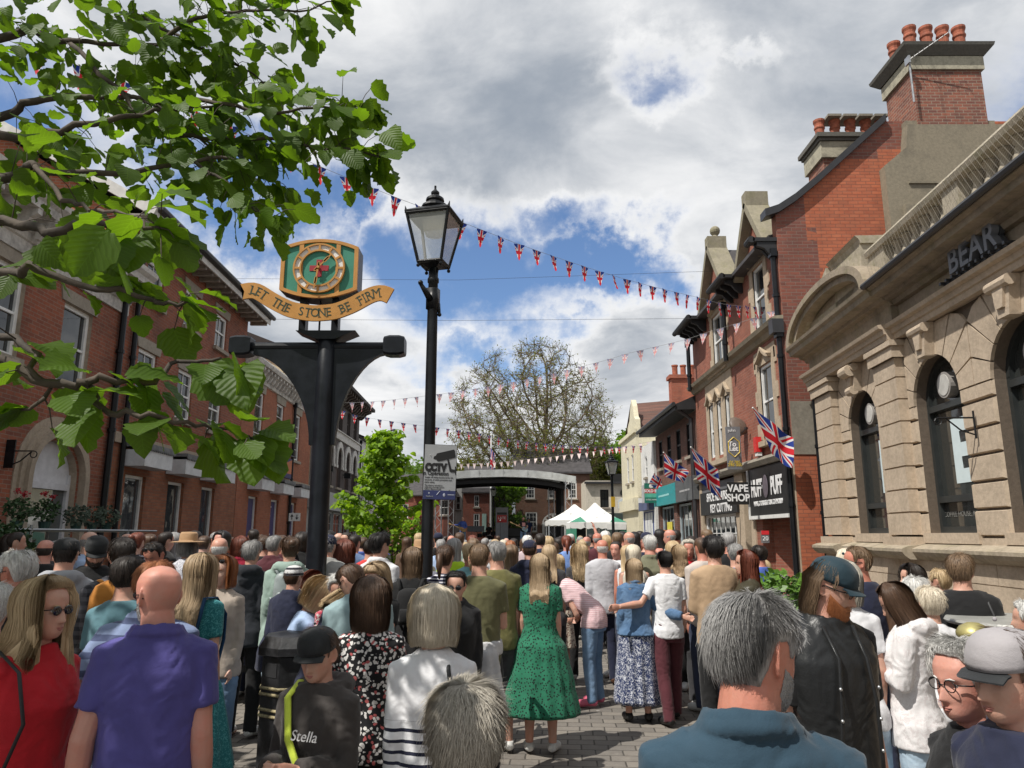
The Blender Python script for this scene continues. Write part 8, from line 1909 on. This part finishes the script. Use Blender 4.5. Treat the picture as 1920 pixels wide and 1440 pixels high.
tl =P(label='man in a faded teal t-shirt with a brown cross strap, left of the purple shirt',px=243,py=1040,d=4.3,rot=-12,top='tee',tc=TEAL,bc=DJN,hair='short',hc='dark',thick=1.5,D=1,bulk=1.04)
extra(tl,'brown leather cross body strap and small bag on the teal t-shirt','shoulder_bag','bag',slingbag(-1,.96,.2,.16,True),BRS)
P(label='man in a blue striped polo half hidden behind the purple shirted man',px=292,py=1049,d=3.45,rot=8,yaw=-30,top='polo',tc=GST,bc=DJN,hair='short',hc='ginger',D=1,bulk=1.1,armL=((.14,-.08,-.25),(.14,.02,-.50)))
P(label='ruddy man in plaid shirt looking down with sunglasses on his head',px=297,py=1011,d=6.8,rot=175,pitch=26,top='long',tc=CHK,hair='short',hc='dark',face=1,glasses='top',D=1,skin='red',bc=JNS)
sp_ =P(label='long haired blonde woman in a teal patterned dress, back turned, left crowd',px=378,py=1038,d=4.9,rot=-10,sex='f',top='dress',tc=TLF,bot='skirt',bc=TLF,sk=.55,hair='long',hc='ash',L=.34,D=1)
extra(sp_,'blue rucksack hanging beside the teal dress','backpack','backpack',backpack(.26,.4,.82,.14),c_('petrol_blue_bag',(.01,.05,.12)))
P(label='ginger haired woman facing the camera with her mouth open, teal neck scarf',px=420,py=1043,d=5.9,rot=172,sex='f',top='long',tc=BGE,hair='bob',hc='ginger',L=.1,face=1,glasses='top',D=1,skin='pale',bc=JNS)
P(label='woman in a straw sun hat and grey patterned top, back turned',px=355,py=992,d=8.6,rot=-15,sex='f',top='tee',tc=PSL,hair='bob',hc='grey',hat='straw',hatc=STR,D=1,bc=DJN,h=1.85)
P(label='bald man in a black jacket standing behind the ginger woman',px=413,py=1006,d=7.6,rot=20,top='jacket',tc=BLK,hair='bald',hc='white',D=1,bulk=1.12,bc=BLK)
P(label='white haired man in a navy quilted body warmer sitting on the bench',px=455,py=1070,d=8.75,rot=4,top='vest',tc=QLT,under=NAVY,hair='short',hc='white',D=1,legs='sit',arm='knee',h=1.80,seat=.49,bc=DJN)
P(label='grey haired woman in a dark hooded coat standing behind the bench',px=473,py=1013,d=7.4,rot=-5,sex='f',top='hood',tc=c_('near_black',(.02,.023,.03)),hair='short',hc='grey',thick=1.8,D=1,bc=BLK)
P(label='auburn haired woman in a bright red jacket, left crowd',px=452,py=1007,d=9.2,rot=10,sex='f',top='jacket',tc=c_('cherry',(.32,.012,.04)),hair='bob',hc='auburn',D=1,bc=DJN)
P(label='older man in a maroon jacket near the clock post',px=515,py=996,d=8.8,rot=-12,top='jacket',tc=MAR,hair='short',hc='grey',D=1,bc=DGR,h=1.85)
P(label='short haired man in black t-shirt beside the maroon jacket',px=497,py=998,d=9.6,rot=5,top='tee',tc=BLK,hair='short',hc='brown',D=1,bc=JNS,h=1.85)
mg =P(label='woman in a mint green hoodie with a hair bun, left of the clock post',px=546,py=990,d=7.2,rot=14,yaw=12,sex='f',top='hood',tc=MINT,hair='bun',hc='brown',D=1,bc=LJN,h=1.84,bulk=1.1)
extra(mg,'small silver grey backpack on the mint green hoodie','backpack','backpack',backpack(.22,.3,1.14,.11),c_('silver_bag',(.28,.32,.32),rough=.4))
P(label='dark brown haired woman in navy leaning down behind the blonde in pale blue',px=528,py=1052,d=6.7,rot=-60,pitch=30,sex='f',top='jacket',tc=NAVY,hair='bob',hc='auburn',D=1,bend=25,h=1.62,bc=BLK)
P(label='person in a black and white striped beanie beside the clock post',px=551,py=1062,d=6.5,rot=-20,top='jacket',tc=NAVY,hair='short',hc='brown',hat='beanie',hatc=c_('striped_beanie',(.6,.6,.6),'stripe',(.02,.02,.03),.05),D=1,bc=DJN,h=1.6)
P(label='blonde bobbed woman in sunglasses and pale blue top seated by the bin, facing right',px=553,py=1074,d=5.75,rot=-72,pitch=18,sex='f',top='long',tc=SKY,hair='bob',hc='blonde',thick=1.3,face=1,glasses='sun',D=1,legs='sit',arm='knee',h=1.86,seat=.62,bend=14,bc=NAVY,sc=WTR)
nb =P(label='blonde woman in a navy jumper bending forward behind the litter bin',px=610,py=1073,d=5.2,rot=-38,pitch=34,yaw=-10,sex='f',top='long',tc=NAVY,hair='long',hc='blonde',L=.26,D=1,bend=26,h=1.66,arm='front',bc=DJN)
P(label='white haired lady in a red and white print blouse beside the pale denim shirt',px=640,py=1058,d=5.6,rot=185,pitch=20,sex='f',top='long',tc=c_('red_white_print',(.5,.06,.1),'print',(.75,.7,.68),30),hair='mop',hc='white',D=1,face=1,bc=GRY,h=1.58)
P(label='man with dark short hair and glasses in a pale denim shirt looking down left',px=684,py=1046,d=4.75,rot=35,yaw=20,pitch=34,top='jacket',tc=LTB,hair='short',hc='brown',D=1,glasses='clear',face=1,arm='front',bend=10,h=1.72,bc=BGE,bulk=1.05)
P(label='grey blonde woman in black with a raised hand and a wrist watch',px=712,py=1027,d=5.7,rot=160,pitch=26,sex='f',top='tee',tc=BLK,hair='bob',hc='ash',L=.12,D=1,face=1,armR='down',armL='phone',h=1.66,bc=BLK)
wb =P(label='reddish blonde woman in black with a small black backpack left of the lamp post',px=774,py=1016,d=6.8,rot=2,sex='f',top='long',tc=BLK,hair='long',hc='lightbrown',L=.14,D=1,bot='skirt',bc=BLK,sk=.5,h=1.74)
extra(wb,'small black backpack on the woman left of the lamp post','backpack','backpack',backpack(.22,.3,1.1,.1),BLK)
P(label='man in a pale grey blazer and a navy cap beside the clock post',px=615,py=1003,d=7.8,rot=-5,top='jacket',tc=c_('grey_blazer',(.38,.38,.36)),hair='short',hc='grey',hat='cap',hatc=NAVY,D=1,bc=BLK,h=1.86,bulk=1.05)
P(label='auburn curly haired woman in a blue floral top',px=645,py=1015,d=8.0,rot=10,sex='f',top='long',tc=BLF,hair='curly',hc='auburn',L=.1,D=1,bc=NAVY)
P(label='tall young man with black curly hair in a white shirt before the green tree',px=712,py=998,d=7.6,rot=-15,yaw=-30,top='polo',tc=WHT,hair='mop',hc='black',D=1,bc=BLK,h=1.87)
P(label='short dark haired person in a red t-shirt before the green tree',px=694,py=1011,d=9.5,rot=-5,top='tee',tc=c_('coral_red',(.6,.05,.05)),hair='short',hc='dark',D=1,bc=DGR)
P(label='dark haired woman in sunglasses facing the camera behind the olive t-shirt',px=856,py=1060,d=5.6,rot=178,pitch=8,sex='f',top='jacket',tc=BLK,hair='bun',hc='black',face=1,glasses='sun',D=1,bc=BLK,h=1.60)
P(label='pony tailed woman in a navy and white striped top holding up a phone',px=835,py=1008,d=7.0,rot=-14,sex='f',top='half',tc=NST,hair='pony',hc='brown',D=1,arm='phone',bc=DJN,h=1.76)
ol =P(label='short haired man in an olive t-shirt with a pale hoodie tied round his waist',px=899,py=1018,d=6.0,rot=-4,top='tee',tc=OLV,bc=BLK,hair='short',hc='lightbrown',D=1,bulk=1.02,tied=c_('pale_grey_knot',(.52,.52,.53)),arm='front',h=1.79,thick=.8)
P(label='grey haired man in an olive and black t-shirt right of the olive t-shirt man',px=932,py=1008,d=6.9,rot=18,yaw=14,top='tee',tc=c_('olive_bright',(.16,.15,.055)),hair='short',hc='grey',D=1,bulk=1.12,bot='shorts',bc=DGR,h=1.80)
P(label='man in a navy cap and navy hoodie behind the green dress',px=993,py=1010,d=8.8,rot=-3,top='hood',tc=NAVY,hair='short',hc='brown',hat='cap',hatc=NAVY,D=1,bc=NAVY,h=1.80,bulk=1.05)
gd_ =P(label='woman with long ash blonde hair in a green spotted tiered midi dress',px=1012,py=1042,d=6.9,rot=-6,sex='f',top='dress',tc=GRNP,bot='skirt',bc=GRNP,sk=.66,flare=.15,tiers=3,hair='long',hc='ash',L=.30,D=0,arm='down',bulk=1.14,sc=WTR,h=1.68,skin='fair',loose=.01)
P(label='woman with a mass of long curly ginger blonde hair',px=1086,py=1018,d=10.2,rot=5,sex='f',top='tee',tc=DGR,hair='curly',hc='blonde',L=.34,D=1,bc=BLK,h=1.72)
pk =P(label='woman in a pink t-shirt and blue jeans bending over to the left',px=1052,py=1050,d=8.7,rot=62,pitch=22,sex='f',top='tee',tc=PNK,hair='bun',hc='brown',D=1,bend=52,h=1.70,arm=((.02,.10,-.27),(-.02,.22,-.47)),bc=JNS,sc=PTR,glasses='clear',face=1)
pk.scale =[v*1.02 for v in pk.scale];pk.location.x += .35
P(label='woman in a black and cream patterned skirt behind the bending woman',px=1046,py=1040,d=9.8,rot=10,sex='f',top='tank',tc=BLK,bot='skirt',bc=SCM,sk=.5,flare=.04,hair='long',hc='blonde',D=1)
P(label='balding man in a pale grey jumper and navy trousers, back turned',px=1129,py=1010,d=9.9,rot=0,top='long',tc=c_('pale_marl',(.50,.50,.53)),hair='bald',hc='white',D=1,bc=NAVY,h=1.80,skin='red',sc=BRS,armL='down',armR='down',loose=.01)
dn =P(label='blonde woman in a blue denim jacket and long floral skirt with an arm around her',px=1188,py=1047,d=8.0,rot=-4,sex='f',top='jacket',tc=DEN,bot='skirt',bc=BPR,sk=.80,flare=.07,hair='long',hc='ash',L=.18,thick=1.2,D=0,armL='down',armR=((.15,.0,-.25),(.40,-.14,-.30)),hem=.92,h=1.60,bulk=1.05,sc=BTR)
mm =P(label='dark haired man in a white t-shirt and maroon trousers hugging the woman in denim',px=1246,py=1034,d=8.0,rot=6,top='tee',tc=c_('bright_white',(.78,.78,.80)),hair='short',hc='black',D=0,armR='down',armL=((.17,-.08,-.22),(.42,-.17,-.24)),bc=MAR,h=1.69,sc=BTR,legs='stride')
mb =MB();mb.box(-.238,-.224,-.055,.005,1.25,1.295);mb.build('red_patch',RED,mm)
P(label='large bald headed man in an olive grey polo with an arm around a woman',px=1218,py=1000,d=8.9,rot=-4,top='polo',tc=OLV2,hair='buzz',hc='white',D=1,bulk=1.3,armL='down',armR=((.20,.02,-.18),(.42,.06,-.20)),bc=DGR,h=1.86,skin='pink',belly=.05)
P(label='woman with long light brown hair held by the large man in olive grey',px=1272,py=1022,d=8.7,rot=4,sex='f',top='long',tc=DGR,hair='long',hc='ash',L=.22,wave=.01,D=1,bc=DGR)
P(label='tall young man with curly black hair in a tan sweatshirt',px=1337,py=1003,d=7.0,rot=3,yaw=-4,top='long',tc=TAN,hair='mop',hc='black',thick=.9,D=1,bc=BLK,h=1.84,loose=.012,armL='front',armR='down')
P(label='auburn haired woman in an olive leather jacket facing left',px=1398,py=1020,d=6.7,rot=72,yaw=14,sex='f',top='jacket',tc=OLE,hair='long',hc='auburn',L=.34,D=1,face=1,bc=BLK,h=1.72,skin='fair')
P(label='grey haired man just behind the face of the auburn haired woman',px=1378,py=1018,d=8.0,rot=-10,top='tee',tc=MBL,hair='short',hc='grey',D=1,bc=DGR)
P(label='man with cropped dark hair in a royal blue top right of the auburn woman',px=1423,py=1021,d=8.6,rot=25,top='tee',tc=ROY,hair='short',hc='dark',D=1,bc=DGR,skin='red')
P(label='fair haired woman in a pale blue shirt bending by the shop pier',px=1440,py=1038,d=9.5,rot=110,pitch=30,sex='f',top='long',tc=SKY,hair='bob',hc='lightbrown',D=1,face=1,bend=20,h=1.66)
P(label='grey haired man in black sitting by the planter shrub, face to the left',px=1462,py=1058,d=8.6,rot=120,top='tee',tc=BLK,hair='short',hc='grey',D=1,face=1,legs='sit',arm='knee',h=1.8,seat=.53,skin='red')
P(label='man in sunglasses and a navy t-shirt by the stone ledge, face to the left',px=1608,py=1026,d=5.4,rot=20,yaw=62,top='tee',tc=NAVY,hair='short',hc='lightbrown',D=1,face=1,glasses='sun',bc=DJN,h=1.78,skin='red',bulk=1.04,armR='down')
P(label='grey blonde woman in a white top between the cap and the navy t-shirt',px=1577,py=1053,d=4.4,rot=-14,sex='f',top='tee',tc=WHT,hair='bob',hc='greyblonde',L=.11,D=1,bc=LJN)
P(label='teenage girl with very long dark hair, white printed hoodie and cargo jeans',px=1690,py=1088,d=4.35,rot=58,yaw=14,pitch=26,sex='f',top='hood',tc=WHP,hair='long',hc='brown',L=.40,D=0,arm='crossed',bc=LJN,leg=1.35,face=1,h=1.60,seed=41)
P(label='short curly blonde woman in a white top and tweed skirt, back turned',px=1742,py=1103,d=4.9,rot=-8,sex='f',top='half',tc=WHT,bot='skirt',bc=TWD,sk=.6,flare=.05,hair='mop',hc='platinum',D=1,bulk=1.12,h=1.52)
P(label='grey curly haired woman in a pale paisley blouse',px=1716,py=1083,d=5.6,rot=15,sex='f',top='half',tc=PSL,hair='mop',hc='white',D=1,bc=DGR)
P(label='dark fringed woman facing left against the stone wall',px=1708,py=1059,d=6.3,rot=85,sex='f',top='tee',tc=BLK,hair='bob',hc='dark',L=.12,D=1,face=1,bc=BLK,skin='fair')
P(label='small blonde person half hidden behind the black t-shirt',px=1762,py=1066,d=6.4,rot=30,sex='f',top='tee',tc=BLK,hair='short',hc='blonde',thick=1.7,D=1,bc=JNS)
bk =P(label='young person with tousled brown hair in a black t-shirt by the stone wall',px=1797,py=1034,d=5.3,rot=-24,yaw=-12,top='tee',tc=BLK,hair='mop',hc='lightbrown',thick=.8,D=1,arm='down',bc=BLK,h=1.72,loose=.02,glasses='clear')
extra(bk,'small olive bag at the elbow of the black t-shirt','handbag','handbag',slingbag(1,1.05,.18,.2),OLV)
P(label='white haired person at the extreme right edge beyond the cafe table',px=1925,py=1128,d=4.5,rot=60,sex='f',top='tee',tc=CRM,hair='mop',hc='white',D=1,bc=DGR)
P(label='pale haired person at the extreme left edge behind the woman in red',px=-8,py=1098,d=3.7,rot=20,sex='f',top='tee',tc=PNK,hair='mop',hc='white',D=1,bc=DGR)
# ---- pushchair / bag low on the left
t0 =thing('grey_rucksack','grey rucksack lying on the ground between the red dress and the purple shirt','rucksack',(at(140,1330,4.0)[0],4.0,.12),R(20));[mb_.build(nm,m_,t0,True) for nm,mb_,m_ in [(n_,b_,m_) for n_,b_,m_ in backpack(.34,.42,-.1,.2)(c_('grey_bag',(.06,.065,.065)))][:2]]
# ---- musicians (on the deck, 1.055 m up)
def on_deck(px,Y,rot,**k):
    t =P(px=px,py=960,d=Y,rot=rot,h=1.75,base=1.19,**k);return t
gtr =on_deck(868,46.5,168,label='guitarist in a bright blue shirt at the left of the stage',top='long',tc=ROY,bc=JNS,hair='bald',hc='grey',D=1,face=1,glasses='clear',armL=((.12,.05,-.26),(-.02,.24,-.36)),armR=((.15,.12,-.18),(.30,.34,-.16)),legs='wide')
bas =on_deck(981,46.2,192,label='bass player in a black t-shirt and jeans at the right of the stage',top='tee',tc=BLK,bc=JNS,hair='short',hc='dark',D=1,face=1,beard=.5,armL=((.12,.05,-.26),(-.02,.24,-.36)),armR=((.15,.12,-.18),(.30,.34,-.20)),legs='wide')
mb =MB();mb.box(-.1,.1,.125,.14,1.18,1.4);mb.build('shirt_print',c_('pink_print',(.6,.3,.3)),bas)
P(label='drummer in black seated behind the drum kit',px=917,py=960,d=49.3,rot=180,h=1.7,top='tee',tc=BLK,hair='short',hc='dark',D=1,legs='sit',arm='knee',base=1.19,face=1,seat=1.75)
P(label='dark figure in blue standing behind the bass player on the stage',px=992,py=960,d=48.6,rot=150,h=1.7,top='tee',tc=c_('dusky_blue',(.03,.05,.12)),bc=GRY,hair='short',hc='dark',D=2,base=1.19)
def guitar(root,label,body_m,name,L=.62):
    t0 =thing(name,label,'guitar');t0.location,t0.rotation_euler,t0.scale =root.location,root.rotation_euler,root.scale;a =R(24);d =Vector((math.cos(a),.25,math.sin(a))).normalized();c0 =Vector((-.04,.21,1.0));up =Vector((-math.sin(a),0,math.cos(a)))
    mb =MB();pts =[]
    for k in range(28):
        th =2*pi*k/28;r =.17*(1+.16*math.cos(2*th)-.16*math.cos(4*th)*.4+.1*math.cos(th+pi));pts.append((r*1.1*math.cos(th),r*.85*math.sin(th)))
    n_ =d.cross(up).normalized();vs =[c0+d*x+up*z+n_*s_*.022 for s_ in (-1,1) for x,z in pts];mb.add(vs,[tuple(range(28)),tuple(reversed(range(28,56)))]+[(i,i+28,(i+1) % 28+28,(i+1) % 28) for i in range(28)]);mb.build('body',body_m,t0)
    mb =MB();mb.tube([c0+d*.08+n_*-.02,c0+d*(.16+L)+n_*-.02],.022,6,flat=.5);mb.build('neck',plain('maple_neck',(.5,.34,.16),.4),t0);mb =MB();mb.obox(c0+d*(.22+L)-n_*.02,d*.08,n_*.01,up*.035);mb.build('headstock',plain('maple_neck',(.5,.34,.16),.4),t0)
guitar(gtr,'pale wooden electric guitar held by the man in blue',plain('sunburst_wood',(.45,.27,.1),.3),'electric_guitar');guitar(bas,'dark bass guitar held by the man in the black t-shirt',plain('pale_blue_guitar',(.25,.4,.5),.3),'bass_guitar',.78)
# ---- far crowd: shared shapes, own clothes
TPL ={}
def crowd(label,px,py,d,rot,sex,top,tc,hair_,hc_,bc=None,D=2,**k):
    key =(sex,top,hair_,k.get('arm','down'),k.get('armR'),k.get('bot','trousers'),k.get('hat'),k.get('bulk',1.0),k.get('legs','stand'),k.get('face',0),hc_ if k.get('beard') else 0,k.get('yaw',0))
    sp =dict(label=label,px=px,py=py,d=d,rot=rot,sex=sex,top=top,tc=tc,hair=hair_,hc=hc_,bc=bc or DJN,D=D,hatc=k.get('hatc',NAVY),group='crowd in front of the stage',**{a:b for a,b in k.items() if a not in ('hatc',)})
    if key not in TPL:
        sp['seed'] =len(TPL)*7+3;parts =mkparts(sp)
        for nm,(me,mt) in parts.items():setmat(me,mt)
        TPL[key] =parts
    parts ={}
    hm =hair_mat(hc_,*HC[hc_])
    for nm,(me,mt) in TPL[key].items():
        if nm in ('hair','hair_tie_back') or nm[:7] == 'eyebrow':mt =hm
        elif nm in ('trousers','shorts'):mt =bc or DJN
        elif nm == 'skirt':mt =bc or DJN
        elif nm == 'body':mt =skin(k.get('skin','fair'))
        elif nm in ('cap_crown','cap_brim','straw_hat'):mt =k.get('hatc',NAVY)
        elif nm in ('t_shirt','jumper','polo_shirt','jacket','vest_top','hooded_top','dress_top','blouse','body_warmer'):mt =tc
        parts[nm] =(me,mt)
    return place(sp,parts)
FAR =[  # label, px, py, depth, rot, sex, top, cloth, hair, colour
 ('woman in a black coat far left by the flower rack',20,1002,9.5,-20,'f','jacket',BLK,'bob','dark'),('dark haired man by the flower rack looking right',32,996,9.0,-60,'m','tee',BLK,'short','dark'),('balding man in black beside the pale hoodie',87,1010,8.0,10,'m','tee',BLK,'bald','dark'),('grey haired person behind the balding man in black',106,1012,9.4,-30,'m','tee',DGR,'short','grey'),
 ('bald man in pale pink behind the black cap',170,985,8.8,-70,'m','long',SKY,'bald','grey'),('bald man in sunglasses left of the striped child',240,999,10.5,150,'m','tee',DGR,'bald','grey'),('child in a striped top left of the straw hat',258,997,9.2,0,'f','tee',NST,'bun','auburn'),('woman with tied dark hair looking down left of the straw hat',282,1000,9.6,40,'f','tee',CHK,'bun','brown'),
 ('man in a black leather jacket left of the straw hat',313,983,9.8,-40,'m','jacket',BLK,'short','dark'),('grey haired woman right of the leather jacket',328,998,10.0,30,'f','tee',PSL,'long','grey'),('dark haired man in black right above the straw hat',349,985,11.0,10,'m','tee',BLK,'short','black'),('woman in dark teal just right of the straw hat',366,990,10.4,20,'f','jacket',TEAL,'bob','dark'),
 ('man in pale blue right of the straw hat',384,1003,10.0,0,'m','polo',SKY,'short','brown'),('older man against the white wall notice',409,985,10.4,60,'m','jacket',BRN,'short','grey'),('dark haired woman clapping by the wall notice',418,991,9.8,150,'f','tee',BLK,'bob','black'),('man in white by the purple doors',476,990,12.0,30,'m','tee',WHT,'short','dark'),
 ('woman with auburn hair under the purple doors',436,1012,11.0,10,'f','tee',BLK,'bob','auburn'),('short person in dark grey under the purple doors',488,1003,13.0,0,'f','tee',DGR,'bob','brown'),('older man in maroon by the mint hoodie',528,1002,9.4,10,'m','jacket',MAR,'short','brown'),('dark haired woman right of the mint hoodie',567,998,9.6,-10,'f','jacket',BLK,'bob','dark'),
 ('woman in black far behind the grey blazer',618,995,13.0,30,'f','tee',BLK,'bob','black'),('older balding man behind the grey blazer',637,998,12.0,100,'m','tee',BRN,'bald','grey'),('steward in a hi-vis vest left of the green tree',651,997,11.4,150,'m','vest',HIV,'short','dark'),('woman with long brown hair behind the grey blazer',634,1008,9.8,10,'f','tee',DGR,'long','brown'),
 ('man in slate grey left of the green tree',665,1001,10.6,-20,'m','tee',MBL,'short','dark'),('man in a blue polo under the green tree',681,1006,12.0,0,'m','polo',ROY,'short','brown'),('woman in white right of the green tree',786,998,12.5,5,'f','tee',WHT,'short','blonde'),('woman in a straw coloured hat left of the lamp post',790,1016,9.5,20,'f','tee',CRM,'bob','blonde'),
 ('grey haired woman in a blue shirt right of the lamp post',827,1010,12.0,0,'m','tee',SKY,'short','grey'),('dark capped man below the stage truss',822,998,14.0,10,'m','tee',BLK,'short','dark'),('bald man in dark top left of the green check shirt',846,1003,16.0,-10,'m','tee',DGR,'bald','grey'),('grey haired woman in a hi-vis vest',851,1009,8.8,0,'f','vest',HIV,'long','grey'),
 ('man in a green check shirt below the guitarist',862,997,12.6,0,'m','long',GCK,'short','brown'),('blonde woman in a pale turquoise top',880,1018,8.4,10,'f','tee',c_('turquoise',(.22,.45,.5)),'pony','blonde'),('light brown haired woman behind the olive t-shirt man',888,1010,12.5,-5,'f','tee',BGE,'bob','lightbrown'),('dark red haired woman under the stage',886,1004,15.0,0,'f','tee',RED,'bob','auburn'),
 ('white haired woman in white under the grey banner',944,1012,16.0,0,'f','tee',WHT,'long','platinum'),('bright red haired woman under the grey banner',957,1014,14.0,-10,'f','tee',BLK,'bob','ginger'),('purple topped woman with long brown hair',959,1021,9.0,5,'f','long',PUR,'long','lightbrown'),('dark haired person under the grey banner',963,1010,17.0,0,'f','tee',MAR,'bob','dark'),
 ('white haired man in pale pink left of the bass player',989,1004,13.5,0,'m','long',c_('dusty_pink',(.5,.4,.42)),'mop','white'),('dark haired man in a navy hoodie under the bass player',1013,999,11.8,0,'m','hood',NAVY,'short','dark'),('blonde woman in a white cardigan with a yellow bag',1028,1006,12.4,-5,'f','jacket',WHT,'bob','blonde'),('long haired blonde woman above the green dress',1030,1021,8.9,0,'f','tee',DGR,'long','ash'),
 ('woman in a black hood by the stage truss',1048,1008,15.0,-10,'f','hood',BLK,'bob','dark'),('dark red haired woman in a blue top by the truss',1062,1003,12.6,0,'f','tee',c_('cornflower',(.18,.3,.62)),'pony','auburn'),('white haired man in pale blue by the truss',1069,1000,15.5,-70,'m','polo',SKY,'short','white'),('bald man in white with a phone held up',1100,1005,14.0,0,'m','tee',WHT,'bald','grey'),
 ('dark haired man behind the bald man in white',1108,1000,15.5,20,'m','tee',DGR,'short','dark'),('man with receding grey hair in plum',1120,998,13.2,10,'m','tee',MAR,'bald','grey'),('white haired woman in cream',1135,996,15.0,-10,'f','tee',CRM,'bob','white'),('blonde woman in yellow beyond the lamp',1137,1004,13.6,10,'f','tee',YEL,'bob','blonde'),
 ('man in a black printed t-shirt below the lamp',1157,996,11.6,-5,'m','tee',BLK,'short','lightbrown'),('dark haired woman in white right of the grey jumper',1155,1014,10.4,150,'f','long',WHT,'short','dark'),('man in yellow below the lamp',1167,995,13.4,20,'m','tee',YEL,'short','dark'),('bald man in white right of the lamp',1180,996,12.0,40,'m','tee',WHT,'bald','grey'),
 ('long black haired woman below the pale building',1190,997,12.6,0,'f','tee',BLK,'long','black'),('man in a navy vest and cap behind the bald head',1212,992,11.6,10,'m','tank',NAVY,'short','grey'),('dark haired man far below the pale building',1200,993,17.0,30,'m','tee',DGR,'short','dark'),('woman with long black hair and sunglasses on the right',1237,992,12.8,60,'f','tank',c_('salmon',(.6,.25,.2)),'long','black'),
 ('blonde woman in a white vest left of the denim jacket',1176,1022,9.6,-8,'f','tank',WHT,'long','blonde'),('woman with blonde waves before the large man',1187,1021,8.6,6,'f','tank',CRM,'long','platinum'),('bald man in white shouting on the right',1256,985,12.2,60,'m','tee',WHT,'bald','grey'),('man in a red football top on the right',1266,984,13.0,40,'m','tee',RED,'short','dark'),
 ('sunburnt man in turquoise on the right',1246,987,13.6,110,'m','tee',c_('turquoise2',(.1,.35,.5)),'short','ginger'),('smiling grey blonde woman facing the camera',1290,1012,9.6,172,'f','tee',RED,'bob','greyblonde'),('dark long haired woman behind the smiling woman',1296,1005,11.4,10,'f','tee',BLK,'long','dark'),('woman with ash blonde hair left of the tan sweatshirt',1262,1015,9.8,10,'f','tee',FLP,'bob','blonde'),
 ('man in a pale beige shirt left of the tan sweatshirt',1316,1006,8.4,15,'m','long',c_('pale_beige',(.5,.44,.40)),'short','brown'),('brown haired man by the white shop window',1325,987,12.0,30,'m','jacket',BRN,'short','lightbrown'),('man in black with grey cropped hair by the shop window',1366,996,9.2,-6,'m','tee',BLK,'short','grey'),('woman in denim seated by the shop pier',1432,1050,10.2,60,'f','jacket',DEN,'bob','blonde'),
 ('blonde woman behind the man in sunglasses',1588,1030,6.6,40,'f','tee',CRM,'bob','platinum')]
for (lab,px,py,d,rot,sx,tp,tc,hr,hc) in FAR:
    k ={}
    if 'steward' in lab:k['face'] =0
    if 'phone' in lab:k['armR'] ='up'
    if 'cap' in lab and 'capped' in lab or 'vest and cap' in lab:k.update(hat='cap',hatc=NAVY)
    if 'straw coloured hat' in lab:k.update(hat='straw',hatc=STR)
    if rot > 100:k['face'] =1
    if hr == 'mop' or d < 9:k.setdefault('bulk',1.05)
    z =at(px,py,d)[2];hh =min(1.9,max(1.52,z)) if d < 12 else None
    crowd(lab,px,py,d,rot,sx,tp,tc,hr,hc,(BLK,DJN,JNS,DGR,BGE)[int(px) % 5],skin=('fair','pink','red','pale')[int(px+py) % 4],h=hh if hh else min(1.95,max(1.5,z)),**k)
# rows further back, heads only just showing
rr =random.Random(77);TC =[('black',BLK),('navy',NAVY),('white',WHT),('grey',GRY),('red',RED),('pink',PNK),('sky blue',SKY),('olive',OLV),('cream',CRM),('teal',TEAL),('maroon',MAR),('royal blue',ROY),('yellow',YEL),('brown',BRN),('mint',MINT),('purple',PUR),('tan',TAN),('beige',BGE)]
HS =[('short','dark','m'),('short','grey','m'),('bald','white','m'),('bob','blonde','f'),('long','brown','f'),('bob','grey','f'),('long','blonde','f'),('short','brown','m'),('bob','auburn','f'),('pony','dark','f')]
HN ={'short':'short haired','bald':'balding','bob':'bobbed','long':'long haired','pony':'pony tailed'}
used =set();k_ =0;px =455
rows =[(x,14+6*((i*7) % 5)/4) for i,x in enumerate(range(600,1250,11))]+[(x,22+8*((i*3) % 7)/6) for i,x in enumerate(range(610,1225,12))]+[(x,12+5*((i*5) % 4)/3) for i,x in enumerate(range(300,600,17))]
for i,(x,d) in enumerate(rows):
    while True:
        t =TC[rr.randrange(len(TC))];h_ =HS[rr.randrange(len(HS))];key =(t[0],h_)
        if key not in used:used.add(key);break
    x += rr.uniform(-4,4);where ='left of the clock post' if x < 585 else 'between the clock post and lamp post' if x < 800 else 'below the left of the stage' if x < 930 else 'below the right of the stage' if x < 1070 else 'near the market tent'
    lab ='%s %s %s in %s far off %s' % ({'dark':'dark','grey':'grey','white':'white','blonde':'blonde','brown':'brown','auburn':'auburn'}[h_[1]],HN[h_[0]],'man' if h_[2] == 'm' else 'woman',t[0],where)
    H_ =rr.choice((1.25,rr.uniform(1.6,1.84),rr.uniform(1.6,1.86),rr.uniform(1.66,1.86),rr.uniform(1.6,1.84)));z =H_;s =None;q =at(x,1000,d)
    crowd(lab,x,1000,d,rr.choice((0,0,0,8,-8,15,-20,60,-60)),h_[2],'tee',t[1],h_[0],h_[1],(BLK,DJN,JNS)[i % 3],h=H_,skin=('fair','pink','pale')[i % 3],arm=('down','front','phone','crossed','down')[i % 5])
bpy.data.scenes.remove(BS)
# the floor of names: everything a child of its thing, nothing else to clean up
